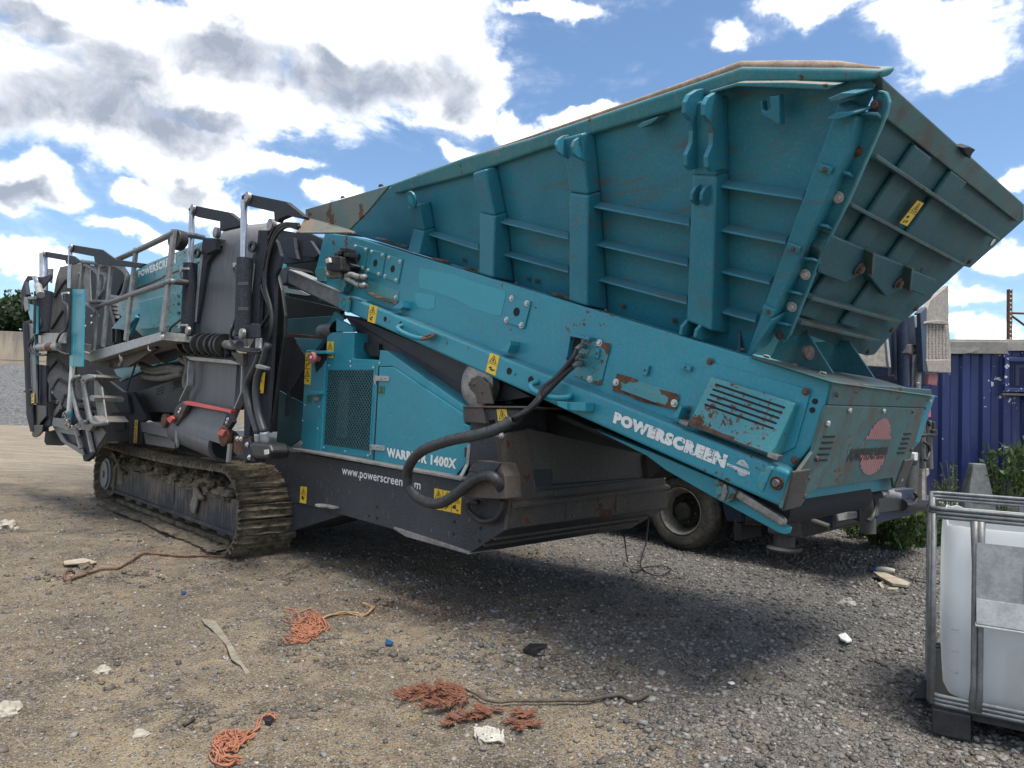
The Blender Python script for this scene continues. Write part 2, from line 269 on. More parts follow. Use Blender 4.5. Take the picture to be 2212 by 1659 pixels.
# ------------------------------------------------------------------ mesh helpers
class MB:
    def __init__(s): s.v = []; s.f = []
    def add(s, vs, fs):
        k = len(s.v); s.v += [tuple(map(float, p)) for p in vs]; s.f += [tuple(i + k for i in q) for q in fs]; return s
    def prism(s, pts, ext):
        """closed prism: the polygon pts swept by the vector ext (or a list of per-vertex vectors)"""
        p = [np.asarray(q, float) for q in pts]; n = len(p)
        e = [np.asarray(ext, float)] * n if np.ndim(ext) == 1 else [np.asarray(q, float) for q in ext]
        b = [p[i] + e[i] for i in range(n)]
        return s.add(p + b, [tuple(range(n)), tuple(range(2 * n - 1, n - 1, -1))] + [(i, i + n, (i + 1) % n + n, (i + 1) % n) for i in range(n)])
    def box(s, lo, hi):
        (x0, y0, z0), (x1, y1, z1) = lo, hi
        return s.prism([(x0, y0, z0), (x1, y0, z0), (x1, y1, z0), (x0, y1, z0)], (0, 0, z1 - z0))
    def obox(s, c, ex, ey, ez):
        c, ex, ey, ez = (np.asarray(q, float) for q in (c, ex, ey, ez))
        return s.prism([c - ex - ey - ez, c + ex - ey - ez, c + ex + ey - ez, c - ex + ey - ez], 2 * ez)
    def bar(s, p, q, w, h, up=(0, 0, 1)):
        """rectangular bar between two points"""
        p, q, up = (np.asarray(k, float) for k in (p, q, up)); d = q - p; L = np.linalg.norm(d); d = d / L
        sd = np.cross(d, up); sd /= max(np.linalg.norm(sd), 1e-6); u2 = np.cross(sd, d)
        return s.obox((p + q) / 2, d * L / 2, sd * w / 2, u2 * h / 2)
    def tube(s, pts, r, n=8, cap=True):
        P = [np.asarray(p, float) for p in pts]; m = len(P); rs = r if isinstance(r, (list, tuple)) else [r] * m
        t0 = P[1] - P[0]; a = np.cross(t0, (0, 0, 1.0))
        if np.linalg.norm(a) < 1e-4: a = np.cross(t0, (1.0, 0, 0))
        a /= np.linalg.norm(a); vs = []
        for i in range(m):
            t = P[min(i + 1, m - 1)] - P[max(i - 1, 0)]; t = t / max(np.linalg.norm(t), 1e-9)
            a = a - t * (a @ t); a /= max(np.linalg.norm(a), 1e-9); b = np.cross(t, a)
            for k in range(n):
                w = 2 * math.pi * k / n; vs.append(P[i] + rs[i] * (math.cos(w) * a + math.sin(w) * b))
        fs = [(i * n + k, i * n + (k + 1) % n, (i + 1) * n + (k + 1) % n, (i + 1) * n + k) for i in range(m - 1) for k in range(n)]
        if cap: fs += [tuple(range(n - 1, -1, -1)), tuple(range((m - 1) * n, m * n))]
        return s.add(vs, fs)
    def cyl(s, p, q, r, n=20, r2=None): return s.tube([p, q], [r, r if r2 is None else r2], n)
    def ring(s, c, ax, r0, r1, w, n=24):
        """flat annulus of thickness w along ax"""
        c, ax = np.asarray(c, float), np.asarray(ax, float); ax = ax / np.linalg.norm(ax)
        a = np.cross(ax, (0.3, 0.2, 1.0)); a /= np.linalg.norm(a); b = np.cross(ax, a); vs = []
        for k in range(n):
            d = math.cos(2 * math.pi * k / n) * a + math.sin(2 * math.pi * k / n) * b
            vs += [c + d * r0, c + d * r1, c + d * r1 + ax * w, c + d * r0 + ax * w]
        fs = []
        for k in range(n):
            i, j = 4 * k, 4 * ((k + 1) % n)
            fs += [(i, i + 1, j + 1, j), (i + 1, i + 2, j + 2, j + 1), (i + 2, i + 3, j + 3, j + 2), (i + 3, i, j, j + 3)]
        return s.add(vs, fs)
    def lathe(s, c, ax, prof, n=32):
        """profile (radius, distance along ax)"""
        c, ax = np.asarray(c, float), np.asarray(ax, float); ax = ax / np.linalg.norm(ax)
        a = np.cross(ax, (0.31, 0.2, 1.0)); a /= np.linalg.norm(a); b = np.cross(ax, a); vs = []; m = len(prof)
        for k in range(n):
            d = math.cos(2 * math.pi * k / n) * a + math.sin(2 * math.pi * k / n) * b
            vs += [c + d * r + ax * h for r, h in prof]
        return s.add(vs, [(k * m + i, k * m + i + 1, ((k + 1) % n) * m + i + 1, ((k + 1) % n) * m + i) for k in range(n) for i in range(m - 1)])
    def mesh(s, name):
        me = bpy.data.meshes.new(name); me.from_pydata(s.v, [], s.f)
        bm = bmesh.new(); bm.from_mesh(me); bmesh.ops.recalc_face_normals(bm, faces=bm.faces); bm.to_mesh(me); bm.free()
        return me
    def build(s, name, mat, parent=None, bevel=0.0, smooth=False, seg=2, **props):
        me = s.mesh(name); me.materials.append(M[mat] if isinstance(mat, str) else mat)
        return link(name, me, parent, bevel, smooth, seg, **props)
def link(name, me, parent=None, bevel=0.0, smooth=False, seg=2, **props):
    o = bpy.data.objects.new(name, me); COL.objects.link(o)
    if parent is not None: o.parent = parent
    if smooth:
        me.polygons.foreach_set('use_smooth', [True] * len(me.polygons))
    if smooth == 'auto':
        bm = bmesh.new(); bm.from_mesh(me)
        for e in bm.edges:
            if len(e.link_faces) != 2 or e.calc_face_angle(0) > 0.6: e.smooth = False
        bm.to_mesh(me); bm.free()
    if bevel:
        b = o.modifiers.new('bevel', 'BEVEL'); b.width = bevel; b.segments = seg; b.limit_method = 'ANGLE'; b.angle_limit = 0.6
    for k, v in props.items(): o[k] = v
    return o
def thing(name, label, cat, loc=(0, 0, 0), rz=0.0, group=None):
    o = bpy.data.objects.new(name, None); COL.objects.link(o); o.empty_display_size = 0.1
    o.location = loc; o.rotation_euler = (0, 0, rz); o['label'] = label; o['category'] = cat
    if group: o['group'] = group
    return o
def tag(o, label, cat, group=None):
    o['label'] = label; o['category'] = cat
    if group: o['group'] = group
    return o
def dup(o, parent=None):
    c = o.copy(); COL.objects.link(c); c.parent = parent
    for ch in list(o.children): dup(ch, c)
    return c
def smoothpts(pts, k=6):
    """Catmull-Rom through the points"""
    P = [np.asarray(p, float) for p in pts]; P = [2 * P[0] - P[1]] + P + [2 * P[-1] - P[-2]]; out = []
    for i in range(1, len(P) - 2):
        for j in range(k):
            t = j / k
            out.append(0.5 * ((2 * P[i]) + (P[i + 1] - P[i - 1]) * t + (2 * P[i - 1] - 5 * P[i] + 4 * P[i + 1] - P[i + 2]) * t * t + (3 * P[i] - P[i - 1] - 3 * P[i + 1] + P[i + 2]) * t ** 3))
    return out + [P[-2]]

# ------------------------------------------------------------------ measuring on the photograph: crops of it, and planes of the machine
ZN = dict(A=(.3307, 0, 466.3), B=(.3307, 329.2, 384), C=(.3307, 164.6, 713.2), D=(.3307, 603.5, 658.3), E=(.29757, 877.8, 713.2), F=(.29757, 1261.8, 713.2),
          G=(.2976, 603.5, 356.6), H=(.36372, 1152, 109.7), I=(.43, 1553.6, 109.7), J=(.3307, 1591, 713.2), K=(.3309, 1865, 548.6), L=(.4046, 1865, 987.5),
          M1=(.3472, 0, 1097.2), M2=(.3472, 713.2, 1097.2), M3=(.3472, 1371.5, 1097.2), N=(.23148, 0, 548.6), P=(.1488, 27.4, 822.9), Q=(.2976, 1728, 713.2),
          R=(.13226, 548.6, 576), S=(.3224, 1344, 1014.9), T=(.19827, 0, 603.5), X=(1, 0, 0))
def z(zone, p): s, ox, oy = ZN[zone]; return p[0] * s + ox, p[1] * s + oy
VX = 1480.0
AX = np.array([VX, -F, 0]); AX /= np.linalg.norm(AX); BX = np.array([-AX[1], AX[0], 0])       # along the machine, across it
ORG = hit(490, 1205, (0, 0, 1), (0, 0, 0))                                                # foot of the near track end
MROT = math.atan2(AX[1], AX[0])
def loc(p): d = np.asarray(p) - ORG; return np.array([d @ AX, d @ BX, p[2]])
def wld(q): return ORG + q[0] * AX + q[1] * BX + np.array([0, 0, q[2]])
def sb(zone, p, b): x, y = z(zone, p); return loc(hit(x, y, BX, ORG + b * BX))
def sa(zone, p, a): x, y = z(zone, p); return loc(hit(x, y, AX, ORG + a * AX))
def sz(zone, p, h): x, y = z(zone, p); return loc(hit(x, y, (0, 0, 1), (0, 0, h)))
def sp(zone, p, n, p0):
    """on a plane given in machine coordinates"""
    x, y = z(zone, p); nw = n[0] * AX + n[1] * BX + np.array([0, 0, n[2]]); return loc(hit(x, y, nw, wld(p0)))
def pb(zone, pts, b): return [sb(zone, p[:2], p[2] if len(p) > 2 else b) for p in pts]
Y_ = np.array([0, 1.0, 0])
def plate(name, mat, parent, zone, pts, b, t, bevel=0.004, **kw):
    return MB().prism(pb(zone, pts, b), (0, t, 0)).build(name, mat, parent, bevel, **kw)
def gp(zone, p, h=0.0): x, y = z(zone, p); return hit(x, y, (0, 0, 1), (0, 0, h))

# lettering and stickers laid on four measured corners (top left, top right, bottom right, bottom left)
def bil(q, u, v):
    tl, tr, br, bl = q; return (tl * (1 - u) + tr * u) * v + (bl * (1 - u) + br * u) * (1 - v)
def qn(q):
    n = np.cross(q[1] - q[3], q[2] - q[0]); n = n / np.linalg.norm(n)
    return n if n @ (loc(CAM) - q[0]) > 0 else -n
_txt = {}
def text_mesh(s, bold):
    cu = bpy.data.curves.new('lettering', 'FONT'); cu.body = s; cu.offset = bold; cu.resolution_u = 3; cu.space_character = 1.0 + bold * 2.2
    o = bpy.data.objects.new('lettering', cu); COL.objects.link(o); dg = bpy.context.evaluated_depsgraph_get()
    me = bpy.data.meshes.new_from_object(o.evaluated_get(dg)); bpy.data.objects.remove(o); return me
def lettering(s, q, mat, parent, bold=0.03, off=0.004, shear=0.0, name='lettering', skip=None):
    me = text_mesh(s, bold); co_ = np.array([v.co[:] for v in me.vertices]); lo, hi = co_.min(0), co_.max(0)
    q = [np.asarray(p, float) for p in q]; n = qn(q)
    for v in me.vertices:
        u = (v.co.x - lo[0]) / (hi[0] - lo[0]); w = (v.co.y - lo[1]) / (hi[1] - lo[1])
        v.co = bil(q, u + shear * (w - .5), w) + n * off
    me.materials.clear(); me.materials.append(M[mat]); return link(name, me, parent)
def flatpoly(mb, q, polys, off):
    n = qn(q)
    for pl in polys: mb.add([bil(q, u, v) + n * off for u, v in pl], [tuple(range(len(pl)))])
def tri(cx, cy, w, h, t):
    a = [(cx - w / 2, cy - h / 2), (cx + w / 2, cy - h / 2), (cx, cy + h / 2)]; k = 1 - t
    c = (cx, cy - h / 6); b = [(c[0] + (x - c[0]) * k, c[1] + (y - c[1]) * k) for x, y in a]
    return [[a[i], a[(i + 1) % 3], b[(i + 1) % 3], b[i]] for i in range(3)]
def sticker(q, cells, parent, mat='yellow', nx=1, name='warning_sticker', off=0.004):
    """cells top to bottom: 'w' a warning triangle with a figure, 'p' a pictogram, 'n' a crossed field"""
    q = [np.asarray(p, float) for p in q]; n = qn(q)
    o = MB().prism([p + n * off for p in q], -n * 0.003).build(name, mat, parent)
    mb = MB(); rr = random.Random(len(cells) * 7 + int(q[0][0] * 50)); k = len(cells)
    for c in range(nx):
        for i, t in enumerate(cells):
            x0, x1 = c / nx, (c + 1) / nx; y0, y1 = 1 - (i + 1) / k, 1 - i / k; cx, cy, w, h = (x0 + x1) / 2, (y0 + y1) / 2, x1 - x0, y1 - y0
            P = []
            if t == 'w':
                P += tri(cx, cy + .02 * h, .78 * w, .8 * h, .22)
                P += [[(cx - .14 * w, cy - .2 * h), (cx + .16 * w, cy - .22 * h), (cx + .15 * w, cy - .15 * h), (cx - .13 * w, cy - .13 * h)],
                      [(cx - .08 * w, cy - .15 * h), (cx + .04 * w, cy - .15 * h), (cx + .08 * w, cy + .1 * h), (cx - .02 * w, cy + .12 * h)]]
            else:
                for _ in range(5):
                    a, b2 = cx + (rr.random() - .5) * .6 * w, cy + (rr.random() - .5) * .55 * h; s1, s2 = .06 * w + .1 * w * rr.random(), .05 * h + .1 * h * rr.random()
                    P.append([(a - s1, b2 - s2), (a + s1, b2 - s2 * .6), (a + s1 * .7, b2 + s2), (a - s1 * .5, b2 + s2 * .8)])
                if t == 'n': P.append([(x0 + .08 * w, y0 + .06 * h), (x0 + .16 * w, y0 + .06 * h), (x1 - .08 * w, y1 - .06 * h), (x1 - .16 * w, y1 - .06 * h)])
            if i: P.append([(x0 + .03 * w, y1 - .012), (x1 - .03 * w, y1 - .012), (x1 - .03 * w, y1 + .006), (x0 + .03 * w, y1 + .006)])
            if c: P.append([(x0 - .008, y0), (x0 + .008, y0), (x0 + .008, y1), (x0 - .008, y1)])
            flatpoly(mb, q, P, off + 0.0015)
    mb.build('pictogram', 'ink', o); return o

_bolt = {}
def bolt(p, n, r, parent, mat='bolt', washer=True):
    r *= .6 if mat == 'bolt' else .5
    """hex bolt with washer on a surface point p with normal n"""
    key = (round(r, 4), mat, washer)
    if key not in _bolt:
        mb = MB(); h0 = 0.0
        if washer: mb.lathe((0, 0, 0), (0, 0, 1), [(0, 0), (r * 1.5, 0), (r * 1.5, r * .25), (0, r * .28)], 14); h0 = r * .28
        mb.lathe((0, 0, h0), (0, 0, 1), [(r, 0), (r, r * .62), (r * .82, r * .8), (0, r * .8)], 6)
        me = mb.mesh('bolt'); me.materials.append(M[mat]); _bolt[key] = me
    o = bpy.data.objects.new('bolt', _bolt[key]); COL.objects.link(o); o.parent = parent
    n = Vector(n); o.rotation_euler = (n.to_track_quat('Z', 'Y').to_matrix() @ Matrix.Rotation(R_.random() * 3, 3, 'Z')).to_euler(); o.location = Vector(p); return o
NB = (0, -1.0, 0)
def bolts(zone, pts, b, r, parent, mat='bolt', washer=True):
    for p in pts: bolt(sb(zone, p, b), NB, r, parent, mat, washer)
# ================================================================== the tracked screening machine
S = thing('screening_machine', 'large teal and charcoal tracked screening machine with a raised feed hopper', 'screening machine', ORG.tolist(), MROT)
BF, BC, BCH, BFAR, BRIM = 0.74, 0.62, 0.55, 2.66, 0.34          # feeder wall, feeder channel, chassis side, far feeder wall, near hopper rim
MID = 1.6
# ---- chassis
C1 = pb('D', [(-60, 935), (1190, 1150), (1480, 1200), (1478, 1470), (1240, 1628), (745, 1468), (345, 1355), (50, 1280), (-60, 1250)], BCH)
AF = C1[3][0]
zt, z0 = C1[0][2], C1[8][2]
C1 = [np.array([-4.9, BCH, zt]), C1[0]] + C1[1:] + [np.array([-4.9, BCH, z0])]
CH = MB().prism(C1, (0, 2.1, 0)).build('chassis', 'dark', S, 0.006)
q = pb('D', [(412, 1072), (925, 1160), (922, 1225), (408, 1110)], BCH)
q = pb('D', [(412, 1068), (926, 1168), (922, 1228), (410, 1124)], BCH)
lettering('www.powerscreen.com', q, 'white', CH, 0.012)
for p in [(640, 1322), (587, 1380), (637, 1393), (1145, 1418), (1140, 1498), (1316, 1460), (1308, 1542)]:
    c = sb('D', p, BCH); MB().cyl(c + (0, -.003, 0), c + (0, .01, 0), 0.014, 12).build('drain_hole', 'void', CH)
# flange along the chassis top
a, b = sb('D', (80, 950), .5), sb('D', (1185, 1150), .5)
MB().prism([a, b, b + (0, 0, .022), a + (0, 0, .022)], (0, .3, 0)).build('chassis_flange', 'galv_dirty', S, 0.004)
a, b = sb('D', (745, 1466), .53), sb('D', (1240, 1628), .53); d = b - a
MB().prism([a, a + .18 * d + (0, 0, -.03), b + (0, 0, -.005), b + (0, 0, .02), a + (0, 0, .02)], (0, .25, 0)).build('skid_strip', 'bare', S, 0.004)
# bracket below the chassis beside the track
plate('underside_bracket', 'dark', S, 'D', [(40, 1275), (345, 1352), (418, 1374), (95, 1475), (40, 1478)], .58, .5, 0.006)
t_ = sb('D', (290, 1318), .5)
MB().ring(t_, (0, .05, 1), .03, .085, .02, 20).obox(t_ + (.1, .03, .01), (.1, 0, 0), (0, .05, 0), (0, 0, .01)).build('towing_eye', 'galv_dirty', S, 0.003)
# front of the chassis: side plates, ledge, apron and the deep panel
nF = (1, 0, 0)
def fr(pts, d=0.0): return [sa('E', p, AF + d) for p in pts]
FW = MB().prism(fr([(682, 772), (880, 718), (905, 900), (945, 1172), (1762, 1078), (1748, 905), (1872, 982), (1886, 1120), (740, 1245)], .006), (-.06, 0, 0)).build('front_wall', 'dark_rust', S, 0.004)
DP = MB().prism(fr([(875, 712), (1750, 900), (1765, 1080), (940, 1178)], -.045), (-.02, 0, 0)).build('front_panel', 'dusty_panel', S, 0.003)
l = fr([(740, 1243), (1888, 1112)], .0)
MB().prism([l[0], l[1], l[1] + (.045, 0, -.02), l[0] + (.045, 0, -.02)], (0, 0, -.03)).build('front_ledge', 'dark_rust', S, 0.006)
MB().prism(fr([(735, 1262), (1886, 1132), (1884, 1290), (725, 1440)], .004), (.012, 0, 0)).build('front_apron', 'dark_rust', S, 0.003)
for q in ([(1160, 1215), (1500, 1180), (1500, 1335), (1150, 1385)], [(1520, 1195), (1672, 1172), (1670, 1300), (1520, 1330)]):
    MB().prism(fr(q, .016), (.006, 0, 0)).build('apron_patch', 'dark_rust', S, 0.002)
p0, p1 = C1[5], C1[4]
for k in (0.35, .62):
    c = p1 + (p0 - p1) * k; MB().prism([c, c + (.02, 0, -.012), c + (.02 , 2.0, -.012), c + (0, 2.0, 0)], (-.01, 0, .018)).build('toe_seam', 'dark_rust', S, 0.003)
for p in [(690, 765), (752, 1166), (1875, 1060)]: bolt(fr([p], .008)[0], nF, .026, FW, 'bolt')
# ---- post with the belt roller in front of the engine box
plate('front_post', 'dark', S, 'E', [(470, 560), (690, 560), (690, 690), (745, 1210), (740, 1250), (455, 1250), (462, 960)], BCH + .03, .5, 0.006)
plate('post_cap', 'dark_rust', S, 'E', [(408, 562), (556, 562), (575, 680), (470, 672), (418, 668)], BCH - .05, .05, 0.008)
plate('post_cap_side', 'dark', S, 'E', [(556, 565), (820, 575), (818, 640), (780, 690), (650, 690), (640, 650), (590, 660)], BCH - .02, .05, 0.008)
plate('post_top_plate', 'dark_rust', S, 'E', [(408, 548), (870, 552), (868, 566), (408, 563)], BCH - .06, .62, 0.004)
rw = sb('E', (500, 392), BCH + .12)
MB().lathe(rw, (0, 1, 0), [(0, 0), (.07, 0), (.16, .0), (.19, .015), (.19, .09), (.16, .105), (0, .105)], 36).build('guide_roller', 'bare', S, smooth='auto')
RB = plate('roller_bracket', 'dark_rust', S, 'E', [(452, 400), (470, 350), (520, 330), (596, 395), (622, 535), (512, 530), (500, 470), (462, 430)], BCH + .07, .025, 0.004)
plate('roller_bracket', 'dark', S, 'E', [(705, 420), (735, 410), (760, 535), (720, 540)], BCH + .3, .03, 0.003)
bolts('E', [(462, 390), (490, 392)], BCH + .07, .024, RB, 'bolt_rust'); bolts('E', [(553, 448)], BCH + .07, .02, RB, 'bolt_rust')
sticker(pb('E', [(658, 574), (728, 572), (740, 640), (668, 660)], BCH - .02), 'w', S)
plate('cover_box', 'dark_rust', S, 'E', [(470, 985), (515, 948), (680, 968), (715, 1060), (722, 1228), (415, 1215), (425, 1080)], BCH - .16, .16, 0.01)
plate('cover_lid', 'dark', S, 'E', [(445, 1020), (520, 944), (682, 966), (625, 1052)], BCH - .175, .02, 0.004)
plate('chassis_front_cover', 'dark_rust', S, 'E', [(672, 772), (700, 770), (748, 1240), (728, 1450), (705, 1450), (720, 1240)], BCH - .012, .02, 0.003)
# hose loop below the box
MB().tube(smoothpts(pb('E', [(520, 1250), (450, 1255), (445, 1300), (490, 1350), (560, 1388), (640, 1370), (690, 1310), (700, 1235)], BCH - .05)), .022, 10).build('hydraulic_hose', 'rubber', S, smooth=True)
# the wrapped hose bundle
path = [(765, 655, .38), (690, 700, .33), (600, 738, .28), (480, 768, .24), (340, 795, .2), (210, 835, .2), (110, 880, .22), (40, 950, .24), (8, 1030, .26), (15, 1130, .28), (70, 1205, .3), (150, 1250, .32), (240, 1258, .33),
        (320, 1220, .33), (400, 1160, .33), (480, 1095, .33), (560, 1058, .33), (620, 1060, .34), (665, 1100, .36), (692, 1150, .42)]
cv = smoothpts([sb('E', p[:2], p[2]) for p in path], 10)
HW = MB().tube(cv, .040, 14).build('wrapped_hose', 'hose_wrap', S, smooth=True)
mb = MB(); L = 0
for i in range(1, len(cv) - 1):
    L += np.linalg.norm(cv[i] - cv[i - 1])
    if L > .075:
        L = 0; t = cv[i + 1] - cv[i - 1]; t /= np.linalg.norm(t); tt = t + np.array([.0, .25, .12]); tt /= np.linalg.norm(tt)
        mb.ring(cv[i], tt, .034, .0418, .008, 14)
mb.build('spiral_gap', 'ink', HW)
# ---- engine housing
BE = 0.64
EH = MB().prism(pb('D', [(305, 298), (312, 205), (345, 180), (488, 180), (478, 352), (650, 360), (655, 295), (700, 300), (1205, 662), (1200, 790), (1255, 800), (1252, 900), (1150, 1128), (610, 1032), (270, 965)], BE), (0, 1.6, 0)).build('engine_housing', 'teal', S, 0.008)
plate('control_cabinet', 'teal', S, 'D', [(138, 942), (172, 296), (215, 297), (250, 300), (305, 298), (300, 380), (268, 968)], BE - .03, .6, 0.008)
plate('cabinet_recess', 'void', S, 'D', [(215, 310), (305, 306), (303, 355), (280, 400), (240, 440)], BE - .034, .01, 0)
plate('cabinet_canopy', 'teal', S, 'D', [(212, 308), (306, 304), (306, 318), (213, 322)], BE - .1, .1, 0.003)
kc = sb('D', (262, 350), BE - .03)
EK = MB().lathe(kc, (0, -1, 0), [(.0, 0), (.035, 0), (.035, .05), (.06, .06), (.062, .085), (.05, .1), (0, .1)], 20).build('stop_button', 'red_knob', S, smooth='auto')
MB().lathe(kc, (0, -1, 0), [(0, .1), (.016, .1), (.014, .106), (0, .106)], 14).build('button_centre', 'white', EK)
plate('cabinet_panel', 'teal', S, 'D', [(168, 655), (262, 658), (240, 952), (148, 935)], BE - .036, .008, 0.002)
bolts('D', [(168, 655), (260, 667), (153, 757), (147, 905), (250, 808)], BE - .036, .013, CH)
plate('lock_hood', 'teal', S, 'D', [(195, 562), (262, 564), (262, 585), (240, 590), (196, 575)], BE - .08, .06, 0.003)
plate('padlock', 'bare', S, 'D', [(222, 598), (250, 600), (246, 628), (222, 626)], BE - .06, .03, 0.006)
# grille: frame, diamond mesh, radiator behind
gq = pb('D', [(325, 425), (618, 425), (588, 955), (298, 910)], BE)
plate('grille_panel', 'teal', S, 'D', [(300, 385), (625, 392), (590, 1000), (275, 960)], BE - .006, .006, 0.002)
MB().prism([p + np.array([0, -.0085, 0]) for p in gq], (0, .004, 0)).build('radiator_void', 'void', S)
mb = MB(); nu, nv = 17, 34
def cl(p, q):
    """clip a line to the unit square"""
    t0, t1 = 0.0, 1.0; d = (q[0] - p[0], q[1] - p[1])
    for k in (0, 1):
        if abs(d[k]) < 1e-9: continue
        a, b = -p[k] / d[k], (1 - p[k]) / d[k]
        if a > b: a, b = b, a
        t0, t1 = max(t0, a), min(t1, b)
    return None if t0 >= t1 else ((p[0] + t0 * d[0], p[1] + t0 * d[1]), (p[0] + t1 * d[0], p[1] + t1 * d[1]))
for sgn in (1, -1):
    for i in range(-nu * 2, nu * 4):
        u0 = i / nu; sl_ = sgn * nv / nu / 2.0 * .5
        c = cl((u0, 0.0), (u0 + sl_ * 2, 1.0))
        if c:
            a, b = bil(gq, *c[0]), bil(gq, *c[1])
            if np.linalg.norm(a - b) > .03: mb.bar(a + (0, -.012, 0), b + (0, -.012, 0), .0065, .004, (0, 1, 0))
GM = mb.build('grille_mesh', 'mesh_green', S)
mb = MB()
for i in range(16):
    u = .27 + i * .016; a, b = bil(gq, u, .12), bil(gq, u, .86); mb.bar(a + (0, -.009, 0), b + (0, -.009, 0), .006, .001, (0, 1, 0))
mb.build('radiator_fins', 'fin', S)
bolts('D', [(325, 396), (463, 370), (465, 403), (655, 380), (613, 410), (291, 932), (431, 957), (578, 985)], BE - .006, .014, EH)
# engine door
plate('door_seam_shade', 'void', S, 'D', [(646, 402), (737, 398), (1203, 708), (1213, 778), (1258, 795), (1252, 905), (1220, 1046), (1150, 1126), (611, 1036)], BE - .003, .002, 0)  # dark sheet standing in for the shadow in the door gap
ED = plate('engine_door', 'teal', S, 'D', [(652, 408), (735, 405), (1195, 712), (1205, 780), (1250, 795), (1245, 905), (1215, 1040), (1148, 1118), (618, 1030)], BE - .03, .028, 0.006)
for p in [((615, 462), (712, 468), (710, 500), (612, 496)), ((590, 912), (687, 922), (684, 955), (588, 945))]:
    hg = plate('hinge', 'galv', ED, 'D', p, BE - .045, .015, 0.003)
for p in [(668, 482), (692, 482), (640, 930), (665, 936)]: bolt(sb('D', p, BE - .045), NB, .016, ED, 'bare', False)
for p in [(628, 500), (600, 960)]:
    c = sb('D', p, BE - .04); MB().cyl(c + (0, 0, -.03), c + (0, 0, .06), .014, 10).build('hinge_pin', 'bare', ED)
for p in [(726, 722), (822, 735), (876, 742), (976, 755), (717, 850), (812, 865), (867, 872), (968, 886)]: bolt(sb('D', p, BE - .03), NB, .009, ED, 'galv', False)
plate('latch', 'galv', ED, 'D', [(1228, 912), (1248, 912), (1240, 1005), (1218, 1005)], BE - .05, .03, 0.004)
plate('latch_back', 'black', ED, 'D', [(1208, 930), (1240, 935), (1236, 1000), (1206, 995)], BE - .035, .01, 0.004)
plate('stay_arm', 'white_paint', ED, 'D', [(1215, 1040), (1232, 1048), (1172, 1165), (1148, 1160)], BE - .06, .015, 0.004)
plate('stay_clip', 'galv', ED, 'D', [(1222, 1005), (1240, 1008), (1234, 1045), (1216, 1040)], BE - .06, .02, 0.003)
lettering('WARRIOR 1400X', pb('D', [(703, 932), (1162, 1006), (1156, 1074), (706, 994)], BE - .03), 'white', ED, .055)
# top brackets, exhaust, recess behind the upper edge
plate('lifting_bracket', 'teal', S, 'R', [(1180, 990), (1310, 738), (1335, 732), (1470, 830), (1475, 855), (1345, 870), (1250, 930), (1225, 990)], BE + .2, .03, 0.003)
plate('housing_fin', 'teal', S, 'R', [(1345, 840), (1615, 985), (1612, 1062), (1340, 1062)], BE + .02, .04, 0.004)
e0, e1 = sb('R', (1120, 1070), BE + .25), sb('R', (1345, 1035), BE + .25)
MB().tube([e0, e0 + (e1 - e0) * .3, e1], .085, 20, False).build('exhaust_pipe', 'bare', S, smooth=True)
MB().lathe(e0 + (e1 - e0) * .06, e1 - e0, [(0, 0), (.082, 0)], 20).build('exhaust_mouth', 'void', S)
plate('recess_back', 'teal', S, 'D', [(490, 205), (655, 320), (650, 362), (478, 354)], BE + .45, .02, 0)
plate('air_scoop', 'black', S, 'R', [(1765, 1260), (1790, 1240), (2040, 1260), (2035, 1470), (1910, 1460), (1760, 1320)], BE + .12, .04, 0.004)
# ---- screen box side and chute interior seen between housing and conveyor
plate('interior_shade', 'void', S, 'B', [(780, 330), (1110, 390), (1240, 900), (1150, 1130), (1010, 1500), (990, 1660), (750, 1660), (760, 900)], 1.75, .05, 0)  # near-black sheets stand in for the shade inside
plate('interior_shade', 'void', S, 'B', [(820, 760), (1240, 860), (1130, 1060), (990, 1660), (760, 1660)], 1.3, .05, 0)
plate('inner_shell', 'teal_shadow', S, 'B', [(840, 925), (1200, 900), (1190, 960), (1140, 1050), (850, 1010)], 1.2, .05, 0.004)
plate('inner_shell', 'teal', S, 'R', [(650, 1160), (1150, 1185), (1010, 1350), (900, 1500), (820, 1440), (700, 1225)], BE + .3, .05, 0.004)
plate('inner_guard', 'dark_clean', S, 'B', [(935, 1070), (1000, 1165), (995, 1250), (900, 1400), (880, 1560), (860, 1560), (900, 1200)], BE + .15, .02, 0.003)
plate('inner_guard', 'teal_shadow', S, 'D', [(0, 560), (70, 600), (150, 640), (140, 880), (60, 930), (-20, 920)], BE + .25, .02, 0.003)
plate('cross_beam', 'rust', S, 'R', [(500, 1080), (1180, 1150), (1185, 1190), (500, 1150)], BE + .5, .1, 0.004)
plate('pale_stone_load', 'galv', S, 'R', [(405, 330), (740, 385), (890, 460), (880, 476), (430, 410)], 1.7, .04, 0)  # pale stones inside the screen, visible through the gap
# grey box beam sliding out of the feeder channel
g = [sb('R', p, BF - .02) for p in [(560, 45), (1405, 425), (1352, 662), (555, 270)]]
MB().prism(g, (0, .16, 0)).build('slide_beam', 'galv_dirty', S, 0.012, seg=3)
g = [sb('R', p, BF - .03) for p in [(572, 40), (1412, 405), (1406, 432), (560, 66)]]
MB().prism(g, (0, .16, 0)).build('slide_beam_lip', 'galv', S, 0.004)
plate('beam_collar', 'black', S, 'R', [(385, 260), (400, 130), (480, 10), (560, 0), (620, 40), (560, 80), (545, 260), (430, 300)], BF + .12, .3, 0.01)
